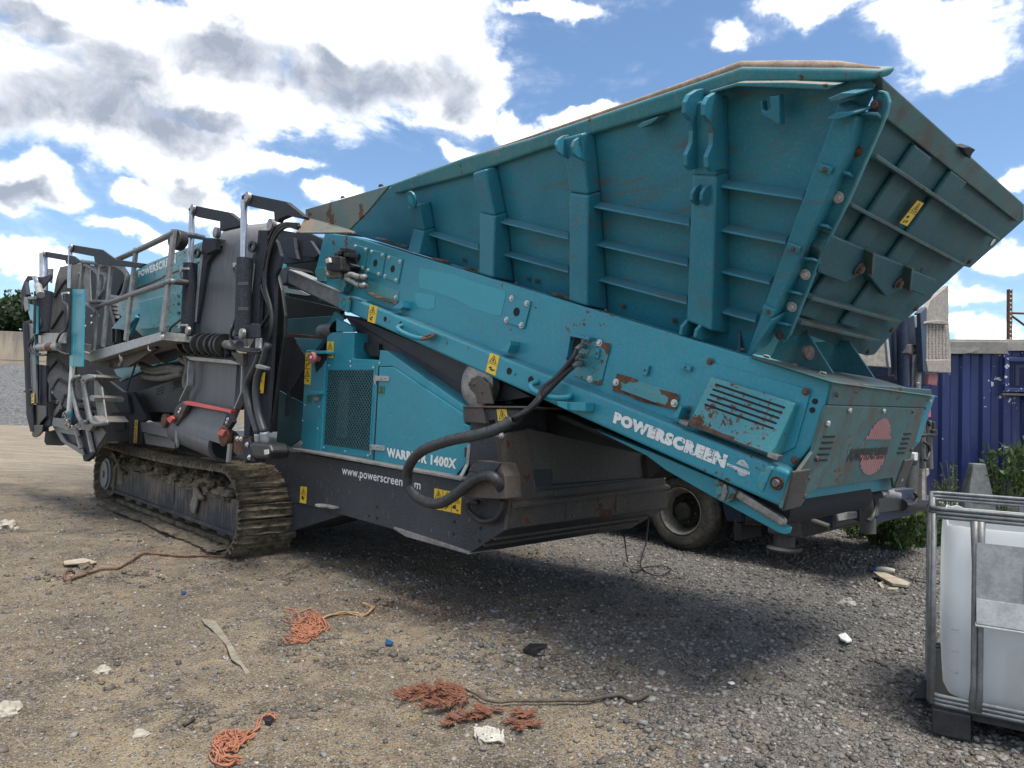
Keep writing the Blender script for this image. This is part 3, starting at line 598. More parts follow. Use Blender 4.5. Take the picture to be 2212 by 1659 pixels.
# ---- feeder
T0, T1 = sb('G', (530, 515), BF), sb('F', (1800, 375), BF)           # its upper edge
U = (T1 - T0) / np.linalg.norm(T1 - T0); V = np.array([-U[2], 0, U[0]])  # along it (downhill to the end), and square to it (up)
K0, K1 = sb('R', (1560, 425), BF), sb('F', (1520, 1000), BF)
L0, L1 = sb('R', (1400, 640), BF), sb('F', (1445, 1285), BF)
FB = MB().prism([T0, T1, sb('F', (1660, 830), BF), sb('F', (1520, 1000), BF), sb('F', (1440, 1290), BF), L0, K0, sb('R', (1060, 560), BF), sb('R', (1010, 30), BF), sb('G', (330, 490), BF)], (0, BFAR - BF, 0)).build('feeder_body', 'teal_chipped', S, 0.01)
# channel along its foot, with the sloping top face
ch0, ch1 = sb('R', (1400, 430), BC), sb('F', (1500, 1030), BC); b0, b1 = sb('R', (1360, 665), BC), sb('F', (1432, 1290), BC)
back0, back1 = sb('R', (1560, 405), BF + .01), sb('F', (1525, 985), BF + .01)
sh = lambda p, k: p + U * k
mb = MB()
prof0 = [ch0 + (0, 0, -.0), b0, b0 + (0, .13, .01), back0 + (-.12, 0, .02)]; prof1 = [ch1, b1, b1 + (0, .13, .01), back1]
mb.add(prof0 + prof1, [(0, 1, 2, 3), (7, 6, 5, 4), (0, 4, 5, 1), (1, 5, 6, 2), (2, 6, 7, 3), (3, 7, 4, 0)])
FC = mb.build('feeder_channel', 'teal_chipped', S, 0.02, seg=3)
qc = [bil([ch0, ch1, b1, b0], u, v) for u, v in ((0, 1), (1, 1), (1, 0), (0, 0))]
def onch(zone, pts): n = np.cross(ch1 - ch0, b0 - ch0); n /= np.linalg.norm(n); return [sp(zone, p, n, ch0) for p in pts]
lettering('POWERSCREEN', onch('F', [(228, 590), (1048, 908), (1020, 1005), (210, 672)]), 'white_worn', FC, .085)
lettering('POWERSCREEN', onch('F', [(1042, 962), (1206, 1028), (1202, 1054), (1040, 985)]), 'white_worn', FC, .06)
def globe(q, mat, parent, off, n=11, gap=(.36, .62), s=.28):
    mb = MB(); P = []
    for i in range(n):
        u = -1 + (i + .5) * 2 / n; h = math.sqrt(max(0, 1 - u * u)); w = s / n
        for lo, hi in ((-h, 2 * gap[0] - 1), (2 * gap[1] - 1, h)):
            if hi - lo > .05: P.append([(.5 + u / 2 - w, .5 + lo / 2), (.5 + u / 2 + w, .5 + lo / 2), (.5 + u / 2 + w, .5 + hi / 2), (.5 + u / 2 - w, .5 + hi / 2)])
    flatpoly(mb, q, P, off); return mb.build('globe_emblem', mat, parent, kind='stuff')
globe(onch('F', [(1115, 925), (1205, 960), (1190, 1075), (1095, 1040)]), 'white_worn', FC, .004)
for cell in ([('D', [(592, 0), (643, 10), (626, 124), (578, 108)])], [('D', [(1378, 315), (1440, 334), (1412, 464), (1350, 437)])]):
    zn, q = cell[0]; sticker(onch(zn, q), 'wp', FC)
for zn, p, rx in [('D', (692, 93), .023), ('D', (1502, 433), .026), ('E', (905, 360), .026), ('D', (793, 122), .018)]:
    c = onch(zn, [p])[0]; MB().cyl(c + (0, -.004, 0), c + (0, .02, 0), rx, 18).build('channel_hole', 'void', FC)
for p in [(717, 105), (1540, 450)]: bolt(onch('D', [p])[0], NB, .02, FC, 'teal')
def rod(zone, pts, r, mat, name, par, n=10): return MB().tube(smoothpts([sb(zone, p[:2], p[2]) for p in pts], 6), r, n).build(name, mat, par, smooth=True)
rod('D', [(800, 135, BC), (772, 150, BC - .06), (800, 178, BC - .08), (870, 208, BC - .08), (930, 220, BC - .07), (990, 212, BC - .02)], .02, 'teal', 'grab_handle', FC)
rod('E', [(955, 375, BC), (905, 395, BC - .06), (915, 430, BC - .08), (990, 470, BC - .08), (1080, 490, BC - .08), (1170, 488, BC - .06), (1190, 470, BC)], .02, 'teal', 'grab_handle', FC)
t_ = sb('D', (975, 215), BC - .07); MB().ring(t_, (0, -.5, 1), .03, .07, .015, 16).build('lashing_ring', 'rust', FC)
plate('step_bracket', 'teal', FC, 'E', [(1092, 515), (1165, 522), (1165, 580), (1098, 550)], BC - .12, .1, 0.004)
plate('step_bracket', 'teal', FC, 'E', [(1165, 522), (1300, 525), (1298, 590), (1165, 580)], BC - .1, .1, 0.004)
for zn, q in [('D', [(1435, 300), (1508, 235), (1510, 262), (1490, 310)]), ('F', [(625, 640), (702, 545), (710, 560), (680, 640)]), ('R', [(1880, 450), (2074, 380), (2074, 420), (1990, 470)])]:
    if zn == 'R': q = [(1770, 455), (1870, 360), (1880, 400), (1850, 460)]; zn = 'G'; q = [(815, 1040), (888, 980), (892, 1030), (880, 1045)]
    plate('gusset', 'teal_chipped', FC, zn, q, BC + .02, .1, 0.002)
LUG = plate('lifting_lug', 'teal_rusty', FC, 'R', [(1365, 610), (1400, 540), (1560, 475), (1520, 750), (1440, 710), (1375, 660)], BC - .05, .03, 0.004)
c = sb('R', (1465, 605), BC - .055); MB().cyl(c, c + (0, .004, 0), .03, 18).build('lug_hole', 'teal', LUG)
LUG = plate('lifting_lug', 'teal_rusty', FC, 'F', [(1255, 1090), (1275, 1040), (1320, 995), (1360, 985), (1365, 1010), (1330, 1080), (1290, 1180), (1260, 1150)], BC - .1, .03, 0.006)
c = sb('F', (1300, 1080), BC - .105); MB().cyl(c, c + (0, .004, 0), .022, 18).build('lug_hole', 'teal', LUG)
c = sb('F', (1400, 1110), BC); MB().lathe(c, NB, [(0, 0), (.038, 0), (.036, .008), (0, .008)], 20).build('bearing_cap', 'rust', FC); MB().lathe(c + np.array(NB) * .012, NB, [(0, 0), (.022, 0), (.018, .012), (0, .012)], 16).build('grease_cap', 'bare', FC)
# idler plates with four bolts and a centre hole
for zn, q, cc, bs in [('G', [(540, 575), (640, 600), (610, 765), (505, 735)], (578, 668), [(553, 590), (626, 614), (600, 747)]),
                      ('G', [(660, 612), (768, 638), (740, 812), (630, 770)], (697, 710), [(671, 629), (749, 655), (644, 763), (721, 791)]),
                      ('G', [(785, 652), (895, 682), (860, 860), (755, 815)], (823, 753), [(797, 671), (876, 700), (768, 806), (848, 835)]),
                      ('G', [(1672, 945), (1825, 990), (1775, 1190), (1632, 1140)], (1722, 1065), [(1686, 967), (1797, 1003), (1649, 1123), (1757, 1163)])]:
    ip = plate('idler_plate', 'teal', S, zn, q, BF - .014, .014, 0.006)
    for p in bs: bolt(sb(zn, p, BF - .014), NB, .022 if q[0][0] < 1000 else .026, ip)
    c = sb(zn, cc, BF - .014); MB().cyl(c + (0, -.003, 0), c + (0, .005, 0), .034, 16).build('plate_hole', 'void', ip)
AP = plate('access_plate', 'teal_rusty', S, 'G', [(640, 840), (865, 915), (862, 985), (830, 1010), (625, 925)], BF - .008, .008, 0.003)
bolts('G', [(633, 880), (845, 960)], BF - .008, .024, AP)
plate('overpaint_patch', 'patch', S, 'G', [(1020, 745), (1140, 770), (1290, 800), (1420, 850), (1640, 915), (1642, 960), (1605, 1090), (1560, 1090), (1400, 1040), (1280, 975), (1130, 920), (1020, 890), (1010, 830)], BF - .003, .002, 0)
plate('overpaint_patch', 'patch', S, 'G', [(980, 935), (1020, 925), (1130, 950), (1128, 1035), (1090, 1048), (1000, 1030)], BF - .003, .002, 0)
AP = plate('access_plate', 'teal_rusty', S, 'F', [(-20, 55), (185, 95), (188, 115), (120, 400), (95, 400), (-80, 330)], BF - .012, .012, 0.005)
bolts('F', [(112, 92), (42, 355)], BF - .012, .027, AP); 
AP = plate('access_plate', 'teal_rusty', S, 'F', [(240, 312), (685, 465), (690, 490), (660, 580), (205, 440), (210, 400)], BF - .012, .012, 0.005)
bolts('F', [(232, 378), (655, 530)], BF - .012, .027, AP, 'bolt')
for zn, c4 in [('F', [(85, 130), (112, 135), (98, 210), (70, 200)]), ('F', [(430, 255), (470, 258), (450, 330), (415, 318)]), ('F', [(700, 240), (775, 262), (765, 300), (695, 275)])]:
    cl_ = plate('clip', 'teal', S, zn, c4, BF - .03, .025, 0.004); mid = (sum(p[0] for p in c4) / 4, sum(p[1] for p in c4) / 4); bolt(sb(zn, mid, BF - .03), NB, .012, cl_, 'bolt_rust')
def patch(par, zone, pts, b, mat='rust'): return plate('rust_patch', mat, par, zone, pts, b, .0015, 0)
patch(AP, 'F', [(205, 440), (212, 400), (240, 314), (372, 352), (395, 372), (352, 382), (330, 372), (300, 392), (262, 372), (275, 405), (262, 432), (292, 452), (318, 462), (345, 490), (392, 502), (410, 518), (470, 512), (505, 528), (532, 522), (590, 542), (604, 520), (612, 492), (585, 470), (562, 468), (545, 428), (600, 440), (683, 466), (688, 490), (660, 578), (600, 562), (545, 548)], BF - .0135)
patch(AP, 'F', [(118, 84), (182, 96), (187, 115), (176, 170), (160, 178), (150, 140), (128, 128)], BF - .0135); patch(AP, 'F', [(58, 385), (78, 366), (100, 372), (126, 352), (120, 398), (95, 398)], BF - .0135); patch(AP, 'F', [(118, 218), (138, 212), (140, 232), (124, 246)], BF - .0135)
# hose recess and fittings
plate('hose_recess', 'void', S, 'E', [(1185, 40), (1315, 62), (1300, 100), (1280, 260), (1200, 250), (1160, 210)], BF - .004, .003, 0)
plate('recess_lip', 'teal_chipped', S, 'E', [(1192, 28), (1328, 50), (1325, 72), (1188, 44)], BF - .07, .07, 0.003)
plate('recess_lip', 'teal_chipped', S, 'E', [(1180, 42), (1192, 35), (1166, 200), (1152, 190)], BF - .05, .05, 0.003)
for i, (p0, p1, e) in enumerate([((1300, 118), (1235, 140), [(1200, 210), (1090, 340), (990, 420), (950, 500), (870, 580), (775, 640)]),
                                ((1285, 190), (1215, 210), [(1180, 240), (1080, 350), (985, 450), (960, 510), (880, 585), (770, 648)]),
                                ((1270, 242), (1200, 265), [(1150, 310), (1060, 400), (985, 480), (900, 565), (790, 640), (740, 668)])]):
    r = (.016, .016, .024)[i]
    ft = MB().tube(smoothpts([sb('E', p0, BF), sb('E', ((p0[0] + p1[0]) / 2, p0[1] - 4), BF - .08), sb('E', p1, BF - .12)], 5), r * 1.1, 10).build('hose_fitting', 'bare', S, smooth=True)
    MB().tube(smoothpts([sb('E', p1, BF - .12)] + [sb('E', p, BF - .16 - .035 * k) for k, p in enumerate(e)], 8), r, 10).build('hydraulic_hose', 'rubber', S, smooth=True)
# louvred cover
lq = [(918, 335), (1540, 535), (1365, 905), (755, 690)]
plate('cover_backplate', 'teal', S, 'F', [(890, 225), (1635, 430), (1640, 460), (1530, 850), (1450, 890), (750, 680)], BF - .012, .012, 0.004)
oq = pb('F', lq, BF - .012); nf = pb('F', [(918, 335), (1535, 530)], BF - .06) + pb('F', [(1362, 908), (752, 690)], BF - .14)
mb = MB(); mb.add(nf + [p + np.array([0, BF - .012 - p[1], 0]) for p in nf], [(0, 1, 2, 3), (0, 4, 5, 1), (1, 5, 6, 2), (2, 6, 7, 3), (3, 7, 4, 0)])
LV = mb.build('louvre_cover', 'teal_rusty', S, 0.008)
nl = np.cross(nf[1] - nf[0], nf[3] - nf[0]); nl /= np.linalg.norm(nl); nl = nl if nl[1] < 0 else -nl
for i in range(5):
    a, b = sp('F', (958 - 19.5 * i, 394 + 36.5 * i), nl, nf[0]), sp('F', (1452 - 20 * i, 562 + 38 * i), nl, nf[0]); d = (b - a) / np.linalg.norm(b - a); w = np.cross(nl, d) * .0062
    mb = MB(); pts = [a + math.cos(t) * -d * .0062 + math.sin(t) * w for t in np.linspace(-1.57, 1.57, 7)] + [b + math.cos(t) * d * .0062 + math.sin(t) * w for t in np.linspace(1.57, -1.57, 7)]
    mb.prism([p + nl * .002 for p in pts], -nl * .004).build('louvre_slot', 'void', LV)
for q in ([(757, 685), (792, 622), (815, 632), (835, 612), (858, 640), (876, 668), (862, 688), (905, 712), (940, 716), (1000, 748), (1080, 772), (1170, 806), (1230, 815), (1300, 842), (1345, 840), (1385, 862), (1362, 904), (1250, 866), (1000, 776)], [(1010, 645), (1035, 690), (1022, 698), (1000, 655)], [(900, 610), (922, 600), (930, 622), (905, 630)]):
    MB().prism([sp('F', p, nl, nf[0]) + nl * .0015 for p in q], -nl * .001).build('rust_patch', 'rust', LV)
bolts('F', [(915, 228), (1610, 447), (752, 575), (735, 632), (1380, 915), (1530, 945)], BF - .012, .03, LV, 'bolt_rust')
for p in [(740, 672), (1385, 915)]:
    c = sb('F', p, BF - .12); MB().obox(c, U * .03, (0, .03, 0), V * .014).build('cover_hinge', 'bare', LV, 0.004)
for p in [(1677, 517), (1657, 580)]:
    c = sb('F', p, BF); MB().cyl(c + (0, -.003, 0), c + (0, .01, 0), .016, 12).build('bolt_hole', 'void', FB)
mb = MB()
bolts('F', [], BF, .02, FB)
# top flange bolts along the feeder edge and loose dirt
for zn, p in [('F', (1150, 145)), ('F', (1322, 200)), ('F', (1525, 258)), ('F', (1735, 322)), ('G', (1200, 697)), ('G', (1725, 862)), ('H', (432, 1545))]:
    bolt(sb(zn, p, BF + .08), tuple(V), .03, FB, 'bolt_rust', False)
# ---- feeder end: folded top plate, door with emblem and slots, bolts, belt drum under it
E1 = sb('F', (1660, 830), BF); ne = np.cross(E1 - T1, Y_); ne /= np.linalg.norm(ne); ne = ne if ne[0] > 0 else -ne
E2 = sb('F', (1440, 1290), BF)
def on(n, p0, zone, pts, off=0.0): return [sp(zone, p, n, p0 + n * off) for p in pts]
def ep(zone, pts, off=0.0): return on(ne, T1, zone, pts, off)
MB().prism(ep('J', [(590, 482), (1236, 500), (1236, 520), (588, 502)], .006), -ne * .004).build('door_gap', 'void', S)
tp = ep('J', [(632, 338), (1275, 388), (1276, 415), (1232, 508), (598, 490)], .012)
EP = MB().prism(tp, -ne * .012).build('end_top_plate', 'teal_end', S, 0.01, seg=3)
ED2 = MB().prism(ep('J', [(590, 493), (1230, 511), (1140, 830), (1092, 1022), (1030, 1036), (1020, 964), (520, 1036), (470, 1072), (420, 1152), (312, 1182), (296, 1165), (365, 985), (500, 795)], .02), -ne * .02).build('end_door', 'teal_end', S, 0.004)
MB().prism(ep('J', [(372, 925), (485, 908), (455, 1040), (432, 1125), (405, 1158), (318, 1180)], .034), -ne * .014).build('wear_plate', 'dark_rust', ED2, 0.006)
MB().prism(ep('J', [(1105, 850), (1165, 838), (1140, 900), (1098, 1018), (1038, 1034)], .034), -ne * .014).build('wear_plate', 'dark_rust', ED2, 0.006)
for x, y, k, w, s in ((610, 698, 5, 38, 1), (1120, 680, 5, 24, 1)):
    for i in range(5):
        cx, cy = x - 13 * i * (1 if x < 900 else .85), y + (38.5 if x < 900 else 31) * i
        MB().prism(ep('J', [(cx - w, cy - 7), (cx + w - 5, cy - 9), (cx + w, cy - 3), (cx + w - 3, cy + 4), (cx - w + 5, cy + 8), (cx - w - 3, cy + 3)], .023), -ne * .003).build('air_slot', 'void', ED2)
gq_ = ep('J', [(885, 575), (1035, 575), (950, 945), (765, 945)], .021)
globe(gq_, 'galv', ED2, .002, 13, (.345, .645), .42); globe(gq_, 'red_knob', ED2, .003, 13, (.36, .63), .27)
lettering('POWERSCREEN', ep('J', [(752, 775), (990, 762), (972, 838), (712, 860)], .021), 'ink', ED2, .07, .003)
for p, r, m in [((655, 420), .03, 'bolt_rust'), ((735, 522), .026, 'bolt'), ((958, 526), .026, 'bolt'), ((1150, 532), .024, 'bolt_rust'), ((592, 610), .028, 'bolt'), ((520, 835), .032, 'bolt_rust'), ((1140, 780), .028, 'bolt_rust'), ((1262, 460), .024, 'bolt'), ((442, 1085), .026, 'bolt_rust'), ((468, 965), .024, 'bolt_rust'), ((1072, 975), .026, 'bolt')]:
    bolt(ep('J', [p], .022)[0], tuple(ne), r, ED2, m, False)
# flat top of the feeder end with bolts
tq = [sp('J', p, V, T1 + V * .004) for p in [(100, 170), (640, 330), (1275, 388), (1000, 300)]]
dk0, dk1 = sp('J', (85, 168), V, T1 + V * .006), sp('J', (632, 338), V, T1 + V * .006); wd = np.array([0, BFAR - BF, 0])
MB().prism([dk0, dk1, dk1 + wd, dk0 + wd], -V * .006).build('deck_plate', 'teal_end', S, 0.004)
for p, m in [((195, 180), 'bolt'), ((380, 232), 'bolt_rust'), ((562, 290), 'bolt'), ((1020, 305), 'black'), ((1185, 352), 'bare')]: bolt(sp('J', p, V, T1 + V * .006), tuple(V), .034, EP, m, False)
# belt under the feeder, drum and take-up arms
plate('return_belt', 'belt_return', S, 'D', [(395, 62), (430, 72), (490, 165), (560, 228), (640, 270), (1020, 520), (1245, 650), (1380, 640), (1640, 600), (1300, 420), (560, 110)], BF + .06, 1.7, 0.0)
plate('feed_belt', 'belt_dark', S, 'F', [(-200, 600), (950, 1080), (1430, 1300), (1450, 1360), (1330, 1330), (900, 1120), (300, 840), (-200, 640)], BF + .1, 1.7, 0.01)
dc = sb('F', (1440, 1318), BF + .05) + (-.055, 0, .01)
DR = MB().tube([dc + (0, 0, 0), dc + (0, 1.3, 0)], .10, 28).build('tail_drum', 'belt_dark', S, smooth='auto')
d2 = [sp('J', p, (0, 0, 1), dc - (0, 0, .10)) for p in [(320, 1250), (900, 1115), (905, 1150), (330, 1290)]]
plate('take_up_arm', 'bare', S, 'F', [(1085, 1160), (1120, 1160), (1415, 1345), (1450, 1375), (1450, 1410), (1425, 1425), (1090, 1215), (1075, 1190)], BF - .02, .05, 0.01)
plate('lower_beam', 'teal', S, 'F', [(60, 715), (480, 880), (950, 1080), (1105, 1165), (1095, 1215), (1440, 1420), (1470, 1440), (1455, 1485), (1400, 1465), (940, 1215), (590, 1015), (450, 910)], BF + .03, .08, 0.006)
plate('pivot_bracket', 'teal_rusty', S, 'F', [(948, 1075), (1108, 1160), (1080, 1225), (1035, 1252), (990, 1245), (955, 1215)], BF - .04, .06, 0.008)
plate('pivot_slot', 'bare', S, 'F', [(1005, 1120), (1030, 1115), (1042, 1180), (1015, 1240), (990, 1235), (1000, 1180)], BF - .055, .02, 0.006)
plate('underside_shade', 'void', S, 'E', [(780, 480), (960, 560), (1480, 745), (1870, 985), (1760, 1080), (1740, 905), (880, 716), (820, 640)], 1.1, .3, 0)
# ---- feed hopper
PB0, PB1 = T0 + (0, .27, 0), T1 + (0, .27, 0); RP = sb('X', (1590, 165), BRIM)
nh = np.cross(U, RP - PB1); nh /= np.linalg.norm(nh); nh = nh if nh[1] < 0 else -nh
def hp(zone, pts, off=0.0): return on(nh, RP, zone, pts, off)
HPN = MB().prism(hp('X', [(763, 505), (1617, 768), (1640, 750), (1898, 170), (1590, 160), (1470, 200), (1152, 300), (845, 405), (735, 448), (700, 500)]), -nh * .02).build('hopper_side', 'teal_hopper', S)
def rimband(u, l, off, dep, name, mat, bev=.03): 
    return MB().prism(hp('X', u + l[::-1], off), -nh * dep).build(name, mat, S, bev, seg=4)
up = [(838, 399), (1077, 353), (1152, 295)]
up = [(838, 400), (1000, 341), (1152, 296), (1300, 246), (1465, 191), (1599, 145), (1810, 147), (1906, 151)]
lo_ = [(853, 420), (1020, 376), (1152, 330), (1300, 284), (1465, 236), (1588, 182), (1812, 178), (1892, 172)]
rimband(up, lo_, .05, .16, 'hopper_rim', 'rim')
mid_ = [(x, y - 8) for x, y in [(845, 407), (1010, 352), (1152, 308), (1300, 259), (1465, 205), (1597, 158), (1810, 160), (1904, 162)]]
MB().prism(hp('H', [(1040, 240), (1210, 188), (1500, 186), (1800, 200), (1750, 234), (1500, 222), (1205, 212), (1055, 252)], .13), -nh * .13).build('rim_angle', 'rim', S, 0.008)
def post(zone, upper, lower, name='hopper_post'):
    P = []
    mb = MB(); 
    if upper: mb.prism(hp(zone, upper, .13), -nh * .13)
    if lower: mb.prism(hp(zone, lower[:2], .132) + pb(zone, lower[2:], BF + .012), [-nh * .13] * 2 + [(0, .24, 0)] * 2)
    return mb.build(name, 'teal_hopper', S, 0.016, seg=3)
PO1 = post('G', [(928, 300), (1012, 285), (1048, 478), (972, 462)], [(974, 458), (1048, 478), (1010, 646), (930, 622)])
post('G', [(1400, 58), (1492, 30), (1562, 368), (1452, 348)], [(1451, 345), (1565, 370), (1550, 816), (1446, 786)])
PO3 = post('H', [(170, 520), (285, 490), (325, 856), (213, 842)], [(211, 842), (326, 858), (318, 1516), (209, 1482)])
PO4 = post('H', [(948, 310), (1075, 280), (1086, 745), (940, 738)], [(940, 735), (1086, 742), (1056, 1662), (907, 1602)])
c = hp('G', [(966, 248)], .15)[0]
EY = MB().lathe(c, nh, [(.0, 0), (.075, 0), (.075, .02), (0, .02)], 24).build('lifting_eye', 'teal_hopper', PO1, 0.003); MB().lathe(c + nh * .0215, nh, [(0, 0), (.042, 0)], 20).build('eye_hole', 'teal_pale', EY)
BRC = MB().prism(hp('I', [(598, 262), (688, 340), (640, 520), (270, 1335), (235, 1400), (145, 1520), (150, 1490), (420, 740)], .13), -nh * .13).build('corner_brace', 'teal_hopper', S, 0.014, seg=3)
MB().prism(hp('I', [(262, 1345), (275, 1352), (155, 1535), (135, 1525)], .16), -nh * .2).build('brace_gusset', 'teal_hopper', BRC, .003)
for c4 in ([(505, 565), (570, 590), (552, 622), (492, 600)], [(340, 962), (408, 988), (395, 1020), (335, 995)], [(220, 1278), (280, 1305), (265, 1340), (215, 1310)]):
    o = MB().prism(hp('I', c4, .15), -nh * .02).build('cable_clip', 'teal_hopper', BRC, .004); bolt(hp('I', [(sum(p[0] for p in c4) / 4 + 2, sum(p[1] for p in c4) / 4 + 4)], .15)[0], tuple(nh), .018, BRC, 'bolt_rust')
FL = MB().prism(hp('I', [(690, 345), (745, 300), (800, 205), (830, 212), (846, 262), (828, 335), (640, 765), (528, 985), (490, 1025), (496, 1062), (345, 1440), (322, 1455), (285, 1430), (268, 1345)], .02), -nh * .05).build('corner_flange', 'teal_hopper', S, 0.01, seg=3)
MB().tube(smoothpts(hp('I', [(800, 205), (832, 214), (845, 262), (826, 338), (735, 545), (638, 765), (528, 985), (492, 1025), (496, 1062), (345, 1438), (322, 1455)], .03), 4), .007, 6).build('flange_edge', 'rim', FL, smooth=True)
for p, m in [((598, 735), 'bolt'), ((433, 1123), 'bolt'), ((366, 1285), 'bolt'), ((303, 1430), 'bolt_rust'), ((788, 272), 'bolt_rust'), ((693, 505), 'rust')]: bolt(hp('I', [p], .025)[0], tuple(nh), .034, FL, m)
for a, b in [((700, 325), (815, 335)), ((595, 610), (670, 630)), ((485, 875), (560, 890)), ((412, 1045), (495, 1055)), ((355, 1210), (420, 1225)), ((290, 1365), (355, 1378))]:
    a, b = hp('I', [a, b], .04); MB().bar(a, b, .1, .014, V).build('flange_rib', 'teal_hopper', FL, 0.003)
for zn, q in [('G', [(1080, 462), (1447, 570), (1447, 612), (1055, 490)]), ('G', [(1610, 372), (2102, 488), (2100, 530), (1572, 402)]), ('G', [(1640, 610), (2100, 728), (2098, 772), (1612, 642)]),
              ('H', [(365, 888), (932, 986), (928, 1030), (332, 916)]), ('H', [(395, 1113), (924, 1230), (918, 1272), (355, 1142)]), ('H', [(410, 1326), (917, 1453), (912, 1497), (378, 1354)]),
              ('H', [(1130, 758), (1618, 826), (1600, 874), (1105, 797)]), ('H', [(1150, 1028), (1518, 1093), (1500, 1137), (1110, 1060)]), ('H', [(1150, 1280), (1424, 1338), (1405, 1377), (1115, 1307)]), ('H', [(1150, 1513), (1337, 1558), (1320, 1602), (1118, 1547)])]:
    u_, l_ = hp(zn, q[:2], .0), hp(zn, q[2:], .085)
    MB().prism(u_ + l_, (0, 0, -.014)).build('hopper_rib', 'teal_hopper', S, 0.004)
def ear(zone, t, b, prof, par=S, w=.028, mat='teal_hopper', off=.125):
    t, b = hp(zone, [t, b], off); d = b - t
    pts = [t + d * k + nh * o * .55 for k, o in prof]
    return MB().prism([t - nh * .06] + pts + [b - nh * .06], U * w).build('hinge_ear', mat, par, 0.004)
for t, b in [((950, 232), (955, 695)), ((1060, 245), (1080, 705))]:
    ear('H', t, b, [(0, 0), (.04, .13), (.12, .19), (.25, .2), (.36, .12), (.5, .08), (.65, .1), (.78, .19), (.92, .19), (1.0, .12)])
for t, b in [((165, 505), (200, 640)), ((262, 512), (292, 652)), ((985, 782), (972, 922)), ((1042, 785), (1030, 922))]:
    ear('H', t, b, [(0, 0), (.1, .1), (.3, .15), (.6, .15), (.8, .1), (1, 0)], w=.022)
for t, b in [((935, 1580), (930, 1690)), ((1022, 1600), (1015, 1700))]: ear('H', t, b, [(0, .1), (.2, .2), (.6, .22), (1, .12)], w=.022)
MB().prism(hp('H', [(1345, 298), (1358, 300), (1362, 350), (1385, 362), (1408, 335), (1400, 270), (1460, 265), (1465, 440), (1440, 432), (1352, 380)], .12), -nh * .05).build('hook_plate', 'teal_hopper', S, 0.005)
for q in ([(545, 240), (610, 212), (685, 210), (680, 222), (600, 252), (560, 256)], [(540, 335), (600, 308), (685, 306), (680, 318), (600, 345), (555, 348)]):
    MB().prism(hp('I', q, .2), -nh * .2).build('tie_lug', 'teal_hopper', S, 0.004)
MB().prism(hp('H', [(612, 450), (645, 425), (740, 392), (735, 405), (700, 432), (640, 462)], .1), -nh * .1).build('tie_lug', 'rim', S, 0.004)
for zn, p in [('G', (1338, 685)), ('G', (1803, 822)), ('G', (1867, 842)), ('H', (532, 1516)), ('H', (835, 1600)), ('H', (20, 1365))]: bolt(hp(zn, [p], .02)[0], tuple(nh), .024, HPN, 'bolt_rust')
# dirt lying on the feeder edge
def lump(c, rx, ry, rz_, seed, mat, name, par, n=14, ex=None, ey=None):
    bm = bmesh.new(); bmesh.ops.create_icosphere(bm, subdivisions=3, radius=1); ex = np.array([1, 0, 0]) if ex is None else ex; ey = np.array([0, 1, 0]) if ey is None else ey; ez = np.cross(ex, ey)
    for v in bm.verts:
        k = 1 + .5 * noise.noise(v.co * 1.6 + Vector((seed, 0, 0))) + .3 * noise.noise(v.co * 4 + Vector((0, seed, 0)))
        p = c + ex * v.co.x * rx * k + ey * v.co.y * ry * k + ez * max(v.co.z, -.25) * rz_ * k; v.co = p
    me = bpy.data.meshes.new(name); bm.to_mesh(me); bm.free(); me.materials.append(M[mat]); return link(name, me, par)
for i, (zn, p) in enumerate([('G', (905, 590)), ('G', (1180, 695)), ('G', (1415, 762)), ('G', (2060, 955)), ('H', (175, 1462)), ('G', (760, 545))]):
    lump(sb(zn, p, BF + .1), .13, .06, .016, i * 3.1, 'mud', 'dirt_heap', S, ex=U, ey=Y_)
for i, (zn, p) in enumerate([('G', (690, 945)), ('G', (750, 970)), ('G', (810, 990))]):
    lump(sb(zn, p, BF - .03), .10, .05, .02, i * 2.7 + 9, 'mud', 'dirt_heap', S, ex=U, ey=Y_)
MB().tube(hp('X', [(900, 377), (1077, 353 - 36), (1152, 293), (1300, 244), (1465, 189), (1599, 144), (1810, 146), (1903, 150)], .0)[0:1] + hp('X', [(1152, 294), (1300, 245), (1465, 190), (1599, 145), (1700, 145), (1810, 147), (1900, 151)], .0), [.003, .009, .015, .022, .03, .032, .032, .012], 10).build('dust_crust', 'dust_crust', S, smooth=True)
# end wall of the hopper
NT_, NB_ = sb('X', (1903, 160), BRIM), sb('I', (300, 1450), 1.0)
nE = np.cross(NT_ - NB_, Y_); nE /= np.linalg.norm(nE); nE = nE if nE[0] > 0 else -nE
def wp(pts, off=0.0, zone='I'): return on(nE, NT_, zone, pts, off)
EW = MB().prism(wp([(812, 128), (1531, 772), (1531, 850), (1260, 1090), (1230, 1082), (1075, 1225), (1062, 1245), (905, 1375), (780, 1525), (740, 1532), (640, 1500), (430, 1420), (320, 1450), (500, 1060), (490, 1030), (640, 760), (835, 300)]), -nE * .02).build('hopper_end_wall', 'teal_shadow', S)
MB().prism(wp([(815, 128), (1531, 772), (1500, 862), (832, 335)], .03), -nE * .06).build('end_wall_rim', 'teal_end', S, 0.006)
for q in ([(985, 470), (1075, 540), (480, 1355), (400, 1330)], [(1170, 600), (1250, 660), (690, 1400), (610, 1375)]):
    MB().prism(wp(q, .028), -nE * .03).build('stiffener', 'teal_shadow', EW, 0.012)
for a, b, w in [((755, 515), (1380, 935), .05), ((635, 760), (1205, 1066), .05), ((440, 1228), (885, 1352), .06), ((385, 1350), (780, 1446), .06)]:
    a, b = wp([a, b], .04); MB().bar(a, b, w * .4, .08, nE).build('cross_rib', 'teal_end', EW, 0.004)
